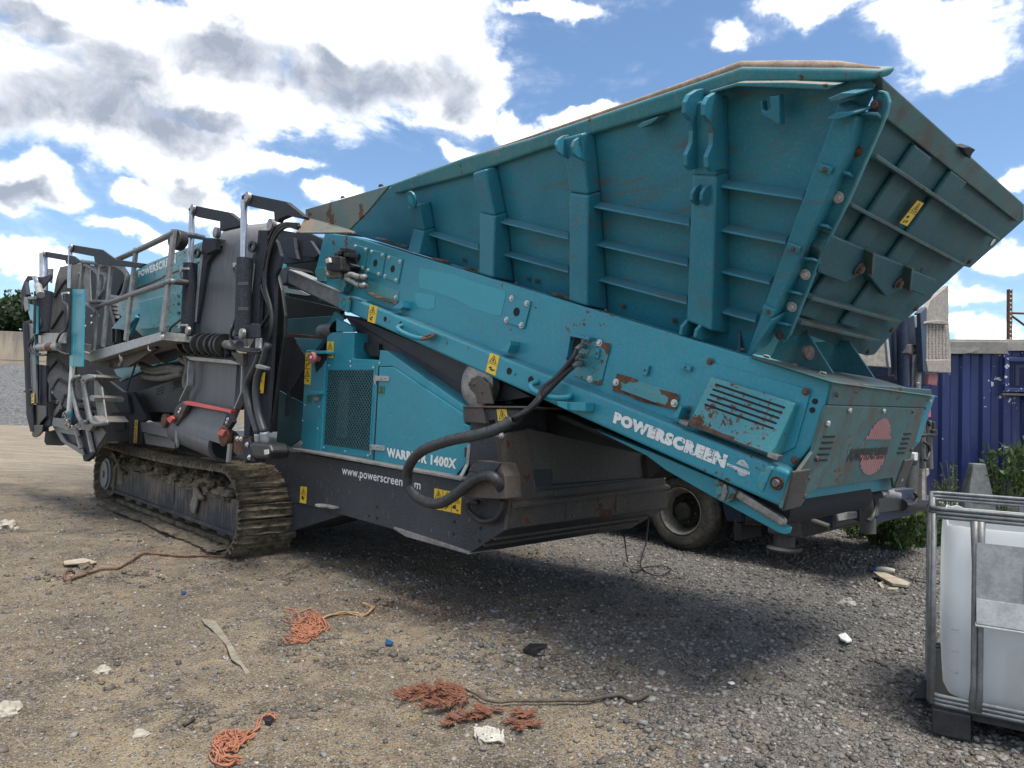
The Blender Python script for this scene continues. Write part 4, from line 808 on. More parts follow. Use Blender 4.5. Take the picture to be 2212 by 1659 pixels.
for q in ([(560, 922), (748, 1003), (742, 1108), (628, 1168), (495, 1112), (505, 1000)], [(762, 1010), (945, 1082), (935, 1188), (838, 1236), (745, 1120)], [(955, 1095), (1095, 1152), (1032, 1232), (935, 1192)]):
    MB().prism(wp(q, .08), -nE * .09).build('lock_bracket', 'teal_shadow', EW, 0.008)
for a, b in [((752, 1000), (745, 1110)), ((948, 1080), (938, 1190))]:
    a, b = wp([a, b], .1); MB().bar(a, b, .02, .07, nE).build('lock_bracket_edge', 'teal_end', EW, .003)
for p in [(700, 1095), (897, 1166)]:
    bolt(wp([p], .085)[0], tuple(nE), .055, EW, 'bolt_rust')
for p in [(985, 1293), (863, 1400), (1253, 1057), (745, 1508), (440, 1517)]: bolt(wp([p], .03)[0], tuple(nE), .035, EW, 'bolt_rust')
sticker(wp([(994, 750), (1026, 764), (942, 880), (905, 864)], .035), 'wp', EW)
c = wp([(1375, 960)], .004)[0]; MB().lathe(c, nE, [(0, 0), (.03, 0), (.03, .002), (0, .002)], 16).build('end_wall_hole', 'white', EW)
o0 = wp([(1240, 505)], -.02)[0]
MB().prism(wp([(1222, 487), (1262, 482), (1290, 497), (1272, 518), (1262, 542), (1240, 520)], .06), -nE * .06).build('rope_hook', 'dark_clean', S, 0.006)
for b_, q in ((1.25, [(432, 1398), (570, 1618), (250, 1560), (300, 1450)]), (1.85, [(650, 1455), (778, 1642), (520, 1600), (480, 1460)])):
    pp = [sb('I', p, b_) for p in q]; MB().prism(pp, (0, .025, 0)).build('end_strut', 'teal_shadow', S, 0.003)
q_ = NB_[0] - .22; MB().box((q_ - .02, .95, (T1 + U * 0)[2] + (T1[0] - q_) * .33 - .1), (q_, 2.5, (T1[2] + (T1[0] - q_) * .33) + .75)).build('end_sun_block', 'teal_shadow', S)  # added plate that stops sun leaking out under the end wall
c = sb('I', (440, 1517), 1.0); MB().lathe(c, (1, -.3, 0), [(0, 0), (.042, 0), (.042, .02), (0, .02)], 20).build('pivot_cap', 'bolt_rust', S)
# far side of the hopper, its shape mirrored
mir = lambda p: np.array([p[0], BRIM * 2 + 2.55 - p[1], p[2]])
MB().prism([mir(p) for p in hp('X', [(763, 505), (1617, 768), (1640, 750), (1898, 170), (1590, 160), (845, 405)])], mir(np.zeros(3)) * 0 + np.array([0, -.02, 0])).build('hopper_far_side', 'teal_hopper', S)
# ---- folded chute flap over the feeder head
fA = pb('G', [(188, 322), (800, 146), (770, 178), (640, 335), (505, 470), (450, 447), (190, 377)], .27)
fB = [sb('G', (190, 377), .27), sb('G', (450, 447), .27), sb('G', (505, 470), .27), sb('G', (545, 480), .2), sb('G', (520, 487), .1), sb('G', (120, 490), .06)]
FLP = MB().prism(fA, (0, .02, 0)).build('chute_flap', 'flap', S, .003)
MB().prism(fB, (0, .015, -.012)).build('flap_lip', 'flap', FLP, .003)
for p in [(460, 240), (738, 155)]: bolt(sb('G', p, .28), (0, -.4, 1), .035, FLP, 'rust')
plate('chute_cheek', 'dark_clean', S, 'G', [(545, 480), (760, 200), (850, 200), (940, 330), (960, 470), (930, 610), (600, 520), (330, 490)], 1.02, .05, .004)
# ---- feeder head: drive motor, fittings, chain
plate('head_plate', 'teal_rusty', S, 'R', [(1015, 20), (1160, 0), (1160, 240), (1060, 245), (1030, 210), (990, 80)], BF - .02, .02, .004)
DM = plate('drive_motor', 'black', S, 'B', [(1128, 510), (1225, 512), (1232, 600), (1225, 612), (1135, 605)], BF - .22, .2, 0.015, seg=3)
plate('motor_port', 'white_paint', DM, 'B', [(1128, 530), (1152, 520), (1156, 552), (1132, 558)], BF - .25, .03, .005)
for p in [(1200, 500), (1222, 486), (1245, 468), (1262, 500)]: plate('valve_block', 'black', DM, 'B', [(p[0] - 14, p[1] - 12), (p[0] + 14, p[1] - 12), (p[0] + 14, p[1] + 16), (p[0] - 14, p[1] + 16)], BF - .16, .12, .006)
for p in [[(1138, 600), (1140, 630), (1160, 648), (1240, 640)], [(1166, 605), (1168, 620), (1240, 622)]]:
    rod('B', [(x, y, BF - .14) for x, y in p], .022, 'hose_pale', 'motor_hose', DM)
for p in [[(1265, 640), (1300, 632), (1340, 645), (1390, 650)], [(1265, 655), (1310, 680), (1345, 700), (1385, 702)]]:
    rod('B', [(x, y, BF - .12) for x, y in p], .026, 'galv', 'hose_fitting', DM)
    x, y = p[-1]; rod('B', [(x - 30, y, BF - .12), (x + 5, y, BF - .1)], .032, 'bolt_rust', 'fitting_nut', DM)
plate('chain_post', 'teal_rusty', S, 'B', [(1238, 545), (1262, 548), (1262, 700), (1245, 745), (1230, 745)], BF - .1, .08, .004)
plate('chain_shelf', 'dark_clean', S, 'B', [(1228, 580), (1270, 548), (1318, 575), (1300, 588), (1240, 585)], BF - .12, .1, .004)
mb = MB()
for i in range(13):
    y = 365 + 15 * i; c = sb('B', (1268 - i * .4, y), BF - .1); ax = (1, .2, 0) if i % 2 else (.2, 1, 0); mb.ring(c, ax, .012, .019, .006, 10)
mb.build('chain', 'bolt_rust', S)
plate('head_frame', 'dark_clean', S, 'B', [(810, 380), (1000, 350), (1110, 400), (1115, 480), (1060, 540), (900, 560), (850, 560), (820, 480)], 1.35, .05, .004)
for q in ([(850, 400), (920, 390), (930, 470), (945, 530), (880, 525), (860, 460)], [(990, 420), (1030, 410), (1090, 500), (1060, 520), (980, 510)]):
    plate('head_frame', 'dark_clean', S, 'B', q, 1.25, .05, .004)
# ---- side conveyor folded up beside the engine
def strip(rows, t, name, mat, par, thick=.03, sub=4):
    """belt through rows of (zone, left point, right point, b left, b right)"""
    Lp = smoothpts([sb(r[0], r[1], r[3]) for r in rows], sub); Rp = smoothpts([sb(r[0], r[2], r[4]) for r in rows], sub)
    mb = MB(); n = len(Lp); vs = []
    for a, b in zip(Lp, Rp): vs += [a, b, b + (0, t, 0), a + (0, t, 0)]
    fs = []
    for i in range(n - 1):
        k = 4 * i
        for j in range(4): fs.append((k + j, k + (j + 1) % 4, k + 4 + (j + 1) % 4, k + 4 + j))
    mb.add(vs, fs + [(0, 1, 2, 3), (4 * n - 1, 4 * n - 2, 4 * n - 3, 4 * n - 4)])
    return mb.build(name, mat, par, smooth='auto'), Lp, Rp
strip([('B', (286, 1090), (590, 1100), .1, .1), ('B', (292, 1000), (590, 1010), .1, .1), ('B', (308, 850), (600, 860), .1, .1), ('B', (345, 640), (625, 640), .1, .1), ('B', (400, 480), (665, 470), .12, .12),
       ('B', (432, 400), (690, 390), .17, .17), ('B', (470, 342), (725, 325), .3, .3), ('B', (500, 322), (770, 292), .55, .55)], .06, 'conveyor_belt', 'belt', S)
strip([('C', (752, 190), (1050, 215), .12, .12), ('C', (748, 330), (1040, 370), .12, .12), ('C', (738, 480), (1030, 520), .12, .12)], .06, 'conveyor_belt', 'belt', S)
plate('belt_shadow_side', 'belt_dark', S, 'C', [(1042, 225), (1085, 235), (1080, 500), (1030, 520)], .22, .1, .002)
d0, d1 = sb('C', (692, 640), .14), sb('C', (972, 752), .14)
MB().tube([d0, d1], .185, 32).build('tail_drum', 'belt', S, smooth='auto')
strip([('C', (722, 488), (985, 540), .03, .03), ('C', (700, 540), (968, 600), -.0, -.0), ('C', (676, 600), (955, 680), -.035, -.035), ('C', (664, 650), (948, 745), -.045, -.045)], .08, 'conveyor_belt', 'belt', S)
MB().lathe(d1 + (.01, 0, 0), d1 - d0, [(0, 0), (.15, 0), (.15, .012), (0, .012)], 28).build('drum_end', 'belt_dark', S)
# frames either side of it
plate('conveyor_frame', 'dark_clean', S, 'B', [(692, 342), (752, 342), (748, 460), (702, 700), (688, 950), (690, 1000), (640, 1000), (632, 945), (650, 700), (668, 560)], .03, .05, .005)
plate('conveyor_frame', 'dark_clean', S, 'B', [(752, 345), (812, 420), (836, 510), (826, 590), (800, 640), (795, 900), (772, 1300), (745, 1665), (600, 1665), (610, 1150), (690, 1000), (702, 700), (748, 460)], .1, .04, .006)
plate('rubber_skirt', 'rubber', S, 'B', [(805, 600), (840, 730), (862, 900), (856, 1040), (822, 1250), (800, 1420), (765, 1665), (745, 1665), (772, 1300), (795, 900)], .2, .04, .01)
plate('conveyor_frame', 'dark_clean', S, 'B', [(330, 390), (425, 395), (422, 440), (355, 560), (320, 780), (290, 945), (268, 945), (290, 700), (315, 500)], .06, .1, .006)
plate('frame_edge', 'galv', S, 'B', [(316, 500), (328, 505), (300, 740), (282, 942), (268, 942), (292, 700)], .05, .02, .003)
plate('frame_edge', 'galv', S, 'B', [(655, 560), (665, 560), (640, 800), (635, 945), (628, 945), (640, 760)], .02, .02, .003)
for zn, c, b_ in [('B', (298, 495), .02), ('B', (660, 452), 0.0)]:
    p = sb(zn, c, b_); MB().ring(p, (.25, -1, 0), .03, .06, .025, 20).build('lifting_eye', 'black', S, .003)
plate('frame_pad', 'dark_clean', S, 'B', [(330, 395), (418, 398), (410, 470), (350, 500), (322, 470)], .02, .06, .01)
plate('conveyor_frame', 'dark_clean', S, 'C', [(1098, 150), (1165, 150), (1150, 500), (1110, 860), (1165, 862), (1100, 870), (1095, 690), (1095, 440)], .02, .12, .006)
def ram(rt, rb, bt, bb, b_, rr, br, arm, apin):
    MB().cyl(sb('B', rt, b_), sb('B', rb, b_), rr, 16).build('ram_rod', 'chrome', S, smooth='auto')
    RB_ = MB().cyl(sb('B', bt, b_), sb('B', bb, b_), br, 20).build('ram_barrel', 'dark_clean', S, smooth='auto')
    plate('ram_arm', 'dark_clean', S, 'B', arm, b_ + .01, .06, .006)
    c = sb('B', apin, b_); MB().lathe(c, NB, [(0, 0), (.055, 0), (.05, .03), (.025, .035), (0, .035)], 20).build('ram_pin', 'bare', RB_)
    c = sb('B', (bb[0] + 8, bb[1] - 10), b_ - .05); MB().lathe(c, NB, [(0, 0), (.055, 0), (.05, .03), (.025, .035), (0, .035)], 20).build('ram_pin', 'bare', RB_)
ram((598, 150), (597, 528), (603, 528), (588, 1030), -.06, .034, .078, [(580, 118), (600, 105), (640, 108), (870, 155), (990, 252), (985, 270), (880, 246), (825, 270), (812, 290), (795, 280), (793, 222), (640, 188), (600, 178), (582, 150)], (632, 128))
ram((257, 225), (250, 562), (250, 562), (232, 1010), -.0, .034, .08, [(232, 205), (250, 185), (285, 183), (500, 225), (595, 300), (560, 318), (480, 335), (440, 345), (440, 285), (300, 258), (250, 240)], (273, 203))
for p in [(436, 362), (795, 312)]:
    c = sb('B', p, .06); MB().lathe(c, NB, [(0, 0), (.06, 0), (.06, .05), (.03, .055), (0, .055)], 20).build('head_bearing', 'bare', S)
plate('ram_mount', 'dark_clean', S, 'B', [(575, 985), (650, 950), (685, 955), (685, 1045), (600, 1050), (550, 1030)], -.08, .04, .008)
for x, y in [(538, 562), (530, 972), (190, 592), (180, 962)]:
    plate('ram_fitting', 'galv', S, 'B', [(x - 15, y - 8), (x + 40, y - 6), (x + 40, y + 8), (x, y + 8), (x - 2, y + 22), (x - 14, y + 22)], -.08, .025, .004)
rod('B', [(530, 590, -.06), (545, 650, -.08), (565, 690, -.09), (558, 860, -.1), (535, 950, -.1), (512, 1020, -.1), (520, 1080, -.09), (590, 1115, -.07), (700, 1120, -.05)], .014, 'rubber', 'hydraulic_hose', S)
rod('B', [(520, 985, -.06), (510, 1060, -.1), (540, 1110, -.1), (590, 1128, -.08), (700, 1138, -.05)], .014, 'rubber', 'hydraulic_hose', S)
rod('B', [(182, 612, -.0), (190, 650, -.03), (215, 680, -.05), (212, 880, -.05), (180, 930, -.04), (120, 980, -.05), (112, 1040, -.05), (140, 1080, -.02), (200, 1110, .02)], .014, 'rubber', 'hydraulic_hose', S)
for y in (690, 855):
    c0, c1 = sb('B', (562, y), -.145), sb('B', (630, y), -.145); MB().bar(c0, c1, .01, .03).build('hose_tie', 'ink', S)
# hoses down the frame
for p in [[(960, 320), (880, 300), (800, 330), (750, 430), (718, 560), (712, 700), (745, 800), (770, 870), (720, 960), (690, 1010), (688, 1060)],
          [(955, 305), (870, 305), (810, 350), (770, 440), (735, 560), (730, 700), (760, 820), (778, 900), (770, 1000), (720, 1120), (690, 1180)],
          [(950, 330), (880, 318), (815, 370), (770, 480), (745, 600), (742, 720), (775, 850), (785, 960), (760, 1060), (705, 1160), (680, 1210)]]:
    rod('B', [(x, y, .05) for x, y in p], .017, 'rubber', 'hydraulic_hose', S)
for p in [[(1200, 150), (1175, 230), (1120, 340), (1118, 430), (1145, 540), (1190, 680)], [(1255, 90), (1215, 220), (1182, 320), (1175, 420), (1195, 560), (1228, 670)]]:
    rod('C', [(x, y, -.02) for x, y in p], .036, 'hose_wrap', 'hydraulic_hose', S, 12)
    x, y = p[-1]; rod('C', [(x, y - 5, -.02), (x + 6, y + 65, .0)], .04, 'galv', 'hose_fitting', S, 12)
plate('hose_clamp', 'galv_dirty', S, 'C', [(1168, 228), (1180, 222), (1238, 240), (1235, 260), (1172, 250)], -.08, .05, .008)
for q in ([(685, 1045), (695, 1042), (712, 1120), (700, 1130), (680, 1120)],): pass
for x in (686, 704):
    rod('B', [(x, 1050, -.02), (x, 1095, -.02), (x - 2, 1135, -.03)], .02, 'galv', 'hose_fitting', S)
rod('B', [(590, 1125, -.05), (650, 1130, -.04), (700, 1140, -.03)], .018, 'galv_dirty', 'hose_fitting', S)
sticker(pb('B', [(640, 1264), (738, 1272), (725, 1408), (630, 1400)], .07), 'ww', S)
# crossbar with its row of support rollers, scraper and lower end
c0, c1 = sb('C', (700, 82), .02), sb('C', (1066, 100), .02)
MB().tube([c0, c1], .05, 16).build('roller_bar', 'bare', S, smooth='auto')
for x in (722, 768, 818, 862, 908, 945, 972):
    y = 85 + (x - 700) * .05; c = sb('C', (x, y), .02); d = (c1 - c0) / np.linalg.norm(c1 - c0)
    MB().lathe(c, d, [(.05, -.025), (.125, -.025), (.125, .025), (.05, .025)], 26).build('support_ring', 'black', S, smooth='auto')
    e = sb('C', (x + 12, y + 68), .0); MB().bar(c, e, .03, .06).build('ring_clamp', 'dark_clean', S)
plate('roller_mount', 'dark_rust', S, 'C', [(700, 150), (1000, 130), (1040, 160), (1030, 200), (730, 175)], .08, .08, .004)
plate('apron', 'bare', S, 'C', [(706, 168), (1010, 195), (1088, 228), (742, 196)], -.0, .1, .004)
plate('apron_end', 'dark_rust', S, 'C', [(1010, 148), (1090, 150), (1090, 230), (1055, 215)], -.02, .04, .004)
for p in ([(752, 200), (742, 360), (692, 462)], [(1102, 232), (1095, 412), (1010, 612)]):
    for a, b in zip(p, p[1:]): MB().bar(sb('C', a, .04), sb('C', b, .04), .02, .07, (0, 1, 0)).build('strut', 'galv', S, .003)
plate('scraper', 'red', S, 'C', [(690, 470), (720, 462), (1012, 522), (1008, 545), (975, 535), (700, 485)], -.05, .06, .006)
plate('scraper_bar', 'bolt_rust', S, 'C', [(700, 462), (1015, 515), (1014, 526), (700, 472)], -.03, .08, .003)
plate('drum_mount', 'dark_rust', S, 'C', [(650, 500), (690, 468), (722, 492), (690, 560), (650, 625), (620, 600)], -.06, .05, .006)
plate('drum_mount', 'dark_clean', S, 'C', [(985, 540), (1012, 545), (1020, 600), (975, 665), (940, 660)], -.07, .05, .006)
for zn, c, r in [('C', (600, 592), .085), ('C', (990, 690), .11)]:
    p = sb(zn, c, -.03); MB().lathe(p, NB, [(0, 0), (r, 0), (r, .05), (r * .8, .06), (0, .06)], 24).build('bearing_cover', 'rust', S)
for q in ([(586, 578), (618, 558), (632, 578), (610, 610)], [(918, 680), (942, 648), (972, 656), (952, 694)]): plate('red_guard', 'red', S, 'C', q, -.12, .03, .006)
bolts('C', [(682, 516), (672, 536), (992, 582), (984, 604)], -.07, .022, S)
plate('drum_bracket', 'galv_dirty', S, 'C', [(988, 742), (1004, 742), (992, 865), (976, 862)], -.08, .03, .003)
plate('drum_bracket', 'galv_dirty', S, 'C', [(646, 650), (658, 655), (655, 765), (644, 720)], -.05, .03, .003)
# hydraulic motor at the foot of the frame
MO = plate('drive_motor', 'black', S, 'C', [(1120, 752), (1150, 728), (1250, 740), (1270, 790), (1255, 842), (1160, 840)], -.12, .2, .03, seg=3)
plate('motor_flange', 'rust', S, 'C', [(1028, 690), (1085, 690), (1085, 840), (1025, 800)], -.05, .12, .01)
plate('motor_flange', 'dark_clean', S, 'C', [(1085, 720), (1125, 700), (1165, 862), (1090, 850), (1030, 830), (1085, 800)], -.06, .12, .01)
plate('motor_label', 'white_paint', MO, 'C', [(1226, 782), (1256, 778), (1258, 808), (1230, 814)], -.125, .004, 0)
bolts('C', [(1055, 708), (1078, 710), (1118, 747), (1132, 830)], -.07, .028, MO)
# ---- screen box and electrics above the platform
plate_full = plate
def plate(name, mat, parent, zone, pts, b, t, bevel=0.004, **kw): return plate_full(name, mat, parent, zone, pts, b, t if t > 1 else min(t, TMAX), bevel, **kw)
TMAX = .05
SB = plate('screen_box', 'teal_rusty', S, 'A', [(765, 500), (790, 440), (840, 385), (940, 318), (1330, 160), (1345, 560), (1210, 760), (930, 790), (770, 640)], .55, 1.7, .02)
lettering('POWERSCREEN', pb('A', [(906, 362), (1150, 250), (1150, 312), (906, 402)], .55), 'white', SB, .045)
globe(pb('A', [(1160, 240), (1205, 222), (1200, 280), (1155, 295)], .55), 'galv', SB, .004)
plate('screen_box_strip', 'rust', S, 'A', [(890, 470), (1060, 400), (1062, 408), (892, 482)], .545, .006, 0)
plate('screen_box_strip', 'rust', S, 'A', [(1060, 395), (1320, 290), (1322, 300), (1062, 404)], .545, .006, 0)
CBX = plate('control_box', 'teal_rusty', S, 'A', [(985, 540), (1175, 490), (1172, 700), (985, 712)], .15, .3, .01)
plate('control_box_door', 'teal', CBX, 'A', [(908, 562), (985, 540), (985, 714), (912, 724)], .18, .25, .008)
plate('control_box_ledge', 'teal_rusty', CBX, 'A', [(908, 722), (985, 712), (1172, 695), (1172, 715), (985, 735), (915, 740)], .1, .3, .004)
plate('box_side', 'teal_rusty', S, 'A', [(1175, 465), (1200, 458), (1200, 660), (1172, 690)], .16, .3, .004)
for y in (525, 575, 635): plate('box_catch', 'black', CBX, 'A', [(1156, y - 8), (1168, y - 10), (1168, y + 8), (1156, y + 8)], .14, .02, .002)
plate('lower_skirt', 'teal', S, 'A', [(725, 735), (800, 650), (905, 600), (905, 640), (840, 790), (810, 750)], .3, .1, .006)
plate('gusset', 'teal', S, 'A', [(735, 735), (880, 650), (890, 662), (810, 745)], .25, .06, .004)
for x in (755, 785):
    mb = MB()
    for k in range(9): mb.ring(sb('A', (x, 755 + 9 * k), .3), (0, 0, 1), .0, .065, .035, 14)
    mb.build('coil_spring', 'black', S)
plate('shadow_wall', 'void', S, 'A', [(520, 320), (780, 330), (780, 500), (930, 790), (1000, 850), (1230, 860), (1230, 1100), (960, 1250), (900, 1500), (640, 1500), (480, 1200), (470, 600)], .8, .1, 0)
plate('deck_end', 'dark', S, 'A', [(705, 500), (760, 520), (765, 660), (705, 670)], .7, .05, .004)
for i in range(6): plate('screen_slat', 'galv_dirty', S, 'A', [(706, 510 + i * 28), (762, 520 + i * 26), (762, 538 + i * 26), (706, 530 + i * 28)], .66, .05, .003)
plate('side_frame', 'dark_clean', S, 'A', [(545, 600), (700, 560), (760, 790), (740, 850), (560, 840)], .6, .05, .004)
bolts('A', [(555, 660), (600, 655), (560, 720), (600, 700), (648, 650), (690, 600), (620, 770)], .6, .03, S)
plate('screen_arch', 'dark_clean', S, 'A', [(620, 300), (780, 300), (830, 390), (790, 450), (760, 520), (640, 500), (600, 420)], .3, .08, .006)
# ---- access platform with guard rails
PBB = -.35
f = pb('A', [(585, 888), (1050, 757), (1050, 812), (585, 955)], PBB)
PF = MB().prism(f, (0, .02, 0)).build('platform_edge', 'galv', S, .006)
fl = [f[3] + (0, .02, .01), f[2] + (0, .02, .01), f[2] + (0, .8, .01), f[3] + (0, .8, .01)]
MB().prism(fl, (0, 0, .03)).build('platform_floor', 'galv_dirty', S)
r1, r2 = sb('A', (1050, 757), PBB), sb('A', (1050, 812), PBB)
MB().prism([r1 + (0, .0, 0), r2 + (0, .0, 0), r2 + (0, .75, 0), r1 + (0, .75, 0)], (.02, 0, 0)).build('platform_end', 'galv_dirty', S, .004)
bolt(sb('A', (1066, 790), PBB) , NB, .035, PF)
plate('platform_bracket', 'dark_rust', S, 'A', [(585, 950), (790, 900), (1000, 850), (1020, 865), (835, 985), (700, 990), (590, 975)], PBB + .15, .05, .004)
plate('platform_bracket', 'dark_clean', S, 'A', [(970, 845), (1170, 840), (1220, 900), (1060, 960), (975, 880)], PBB + .4, .05, .004)
lp = pb('A', [(476, 908), (512, 880), (590, 900), (585, 948)], PBB); MB().prism(lp, (0, .3, 0)).build('platform_step', 'galv', S, .004)
plate('platform_step_end', 'galv_dirty', S, 'A', [(510, 828), (600, 842), (600, 900), (510, 880)], PBB + .1, .03, .004)
def rail(pts, r, name='guard_rail', b_=PBB, mat='cage'): return MB().tube(smoothpts([sb('A', p[:2], p[2] if len(p) > 2 else b_) for p in pts], 1 if len(pts) == 2 else 5), r, 10).build(name, mat, S, smooth=True)
for a, b, w in [((1138, 88), (1062, 757), .11), ((890, 208), (822, 815), .1), ((728, 318), (672, 855), .1), ((658, 310), (610, 880), .1), ((542, 286), (493, 840), .1)]:
    a, b = sb('A', a, PBB), sb('A', b, PBB); MB().bar(a, b, .035, w, (1, 0, 0)).build('rail_post', 'galv_dirty', S, .004)
rail([(665, 330), (900, 225), (1135, 112)], .035); rail([(1140, 112), (1240, 125, -.05), (1325, 140, .2)], .035)
rail([(636, 598), (850, 518), (1115, 430)], .035); rail([(1118, 430), (1220, 436, -.05), (1298, 442, .2)], .035)
rail([(545, 300), (650, 312), (740, 322)], .03); rail([(740, 322), (790, 340), (830, 385), (822, 450), (800, 520), (740, 560), (590, 562)], .03)
rail([(558, 322), (590, 335), (640, 375), (648, 430), (640, 480)], .03); rail([(660, 375), (688, 390), (686, 470), (650, 535)], .025)
rail([(560, 575), (600, 600), (635, 640)], .03); rail([(520, 370), (512, 430), (515, 500), (540, 555)], .02)
plate('gate_panel', 'galv_dirty', S, 'A', [(548, 320), (580, 322), (592, 570), (555, 572)], PBB + .02, .02, .003)
c = sb('A', (1188, 165), PBB + .1); MB().ring(c, (.3, -1, .0), .045, .115, .1, 24).build('cable_reel', 'rubber', S, .01); MB().ring(c + (0, .02, 0), (.3, -1, 0), .02, .09, .05, 20).build('cable_reel', 'rubber', S, .01)
rod('A', [(780, 890, PBB + .02), (782, 920, PBB), (790, 930, PBB)], .006, 'galv', 'wire_hook', S); rod('A', [(790, 925, PBB), (795, 950, PBB), (785, 980, PBB), (782, 970, PBB)], .022, 'hose_pale', 'rope_end', S)
rod('A', [(970, 835, PBB + .02), (970, 875, PBB), (985, 880, PBB)], .008, 'galv', 'wire_hook', S)
# hoses and chassis structure under the platform
for p in [[(920, 970), (1000, 1000), (1100, 990), (1200, 1000)], [(935, 1000), (1010, 1020), (1120, 1010), (1190, 1020)], [(940, 1050), (1000, 1060), (1080, 1058), (1190, 1030)], [(1190, 870), (1230, 960), (1210, 1080), (1225, 1120), (1240, 1060)], [(1165, 900), (1190, 940), (1235, 980), (1245, 1100)]]:
    rod('A', [(x, y, .1) for x, y in p], .04, 'hose_pale', 'dusty_hose', S)
rod('A', [(890, 950, .0), (870, 1020, .0), (845, 1080, .0), (830, 1140, .0)], .014, 'mesh_green', 'tie_rope', S)
plate('inner_plate', 'teal', S, 'A', [(745, 1005), (1180, 950), (1180, 900), (900, 870), (840, 1000), (785, 1080)], .5, .05, .004)
BPL = plate('bottom_conveyor_side', 'dark', S, 'A', [(900, 1150), (1230, 1040), (1250, 1200), (1240, 1290), (950, 1280), (890, 1230)], .35, .1, .006)
for x0, y0 in ((1130, 1088), (1022, 1130)):
    for k in range(3): plate('vent_slot', 'void', BPL, 'A', [(x0 + 3, y0 + 17 * k), (x0 + 48, y0 - 16 + 17 * k), (x0 + 46, y0 - 9 + 17 * k), (x0 + 1, y0 + 8 + 17 * k)], .347, .004, 0)
bolts('A', [(1050, 1160), (1125, 1135), (1085, 1180), (935, 1260)], .35, .02, BPL, 'galv_dirty')
plate('support_leg', 'dark_clean', S, 'A', [(800, 1150), (870, 1150), (965, 1330), (930, 1345), (930, 1500), (840, 1500), (840, 1330)], .2, .25, .006)
plate('support_leg', 'dark_clean', S, 'A', [(605, 1015), (625, 1010), (830, 1170), (850, 1290), (780, 1280), (720, 1200)], .15, .08, .01)
plate('support_leg', 'dark_clean', S, 'A', [(730, 1280), (835, 1270), (840, 1480), (650, 1500), (680, 1380)], .22, .3, .01)
plate('support_leg', 'dark_clean', S, 'A', [(740, 1300), (815, 1305), (812, 1400), (745, 1405)], .2, .03, .02)
sticker(pb('A', [(882, 1332), (903, 1332), (895, 1484), (873, 1482)], .19), 'wpwp', S)
MB().prism(pb('A', [(918, 1355), (940, 1350), (1100, 1395), (1098, 1450), (945, 1415), (925, 1410)], .05), (0, .4, 0)).build('tool_box', 'grey_paint', S, .008)
MB().prism(pb('A', [(918, 1348), (1000, 1345), (1140, 1380), (1140, 1472), (1100, 1455), (1100, 1392), (940, 1358)], .04), (0, .5, 0)).build('tool_box_lid', 'grey_paint', S, .006)
plate('chassis_step_box', 'grey_paint', S, 'A', [(938, 1420), (1100, 1450), (1140, 1470), (1140, 1520), (950, 1490)], .12, .4, .006)
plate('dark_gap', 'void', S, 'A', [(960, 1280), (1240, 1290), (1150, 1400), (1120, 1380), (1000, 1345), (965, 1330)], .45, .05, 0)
# ---- ladder
LB = -.55
for q in ([(500, 1052), (575, 1034), (612, 1052), (522, 1076)], [(533, 1192), (600, 1170), (618, 1185), (612, 1212), (540, 1200)], [(560, 1322), (620, 1305), (648, 1345), (575, 1345)]):
    MB().prism(pb('A', q, LB), (0, .35, 0)).build('ladder_tread', 'galv_dirty', S, .005)
plate('ladder_side', 'galv_dirty', S, 'A', [(612, 1060), (640, 1075), (662, 1120), (695, 1345), (645, 1350), (618, 1190)], LB + .1, .02, .004)
plate('ladder_side', 'galv_dirty', S, 'A', [(525, 1075), (545, 1090), (560, 1190), (590, 1330), (565, 1330), (540, 1190)], LB + .1, .02, .004)
for p in [[(520, 1050), (485, 1060), (472, 1110), (490, 1220), (512, 1310), (540, 1345), (570, 1345)], [(622, 1055), (575, 1068), (560, 1110), (572, 1210), (592, 1320), (625, 1358), (705, 1350)]]:
    rail([(x, y, LB - .02) for x, y in p], .028, 'ladder_handrail', mat='cage')
plate('ladder_foot', 'galv_dirty', S, 'A', [(495, 1385), (520, 1348), (615, 1362), (580, 1408)], LB, .2, .004)
plate('ladder_frame', 'grey_paint', S, 'A', [(575, 1410), (620, 1362), (665, 1375), (690, 1420), (640, 1500), (600, 1590)], LB + .1, .03, .004)
plate('foot_bracket', 'dark_clean', S, 'A', [(505, 1395), (575, 1405), (610, 1560), (560, 1605), (545, 1600)], LB + .05, .1, .004)
for p in ([(495, 1385), (530, 1520)], [(575, 1405), (605, 1545)]): MB().bar(sb('A', p[0], LB), sb('A', p[1], LB), .05, .03).build('foot_rail', 'galv_dirty', S, .003)
TMAX = .025
# ---- rear end: chevron conveyor, teal column, folded tail conveyor
RBX = -.5
rows = [('N', (560, 122), (755, 85), -.50, -.30), ('N', (522, 250), (735, 240), -.58, -.36), ('N', (490, 480), (725, 480), -.6, -.38), ('N', (466, 720), (715, 720), -.6, -.38), ('N', (440, 900), (690, 890), -.6, -.38), ('N', (432, 1060), (660, 1050), -.6, -.38),
        ('N', (450, 1200), (690, 1180), -.6, -.38), ('N', (510, 1330), (740, 1300), -.58, -.36), ('N', (600, 1430), (800, 1400), -.52, -.32), ('N', (680, 1480), (860, 1450), -.42, -.25)]
CVB, Lp, Rp = strip(rows, .08, 'chevron_belt', 'belt_chevron', S, sub=6)
n_ = len(Lp)
def bp(u, k):
    k = max(0, min(n_ - 1.001, k)); i = int(k); f_ = k - i; a = Lp[i] * (1 - f_) + Lp[i + 1] * f_; b = Rp[i] * (1 - f_) + Rp[i + 1] * f_; return a * (1 - u) + b * u + np.array([0, -.012, 0])
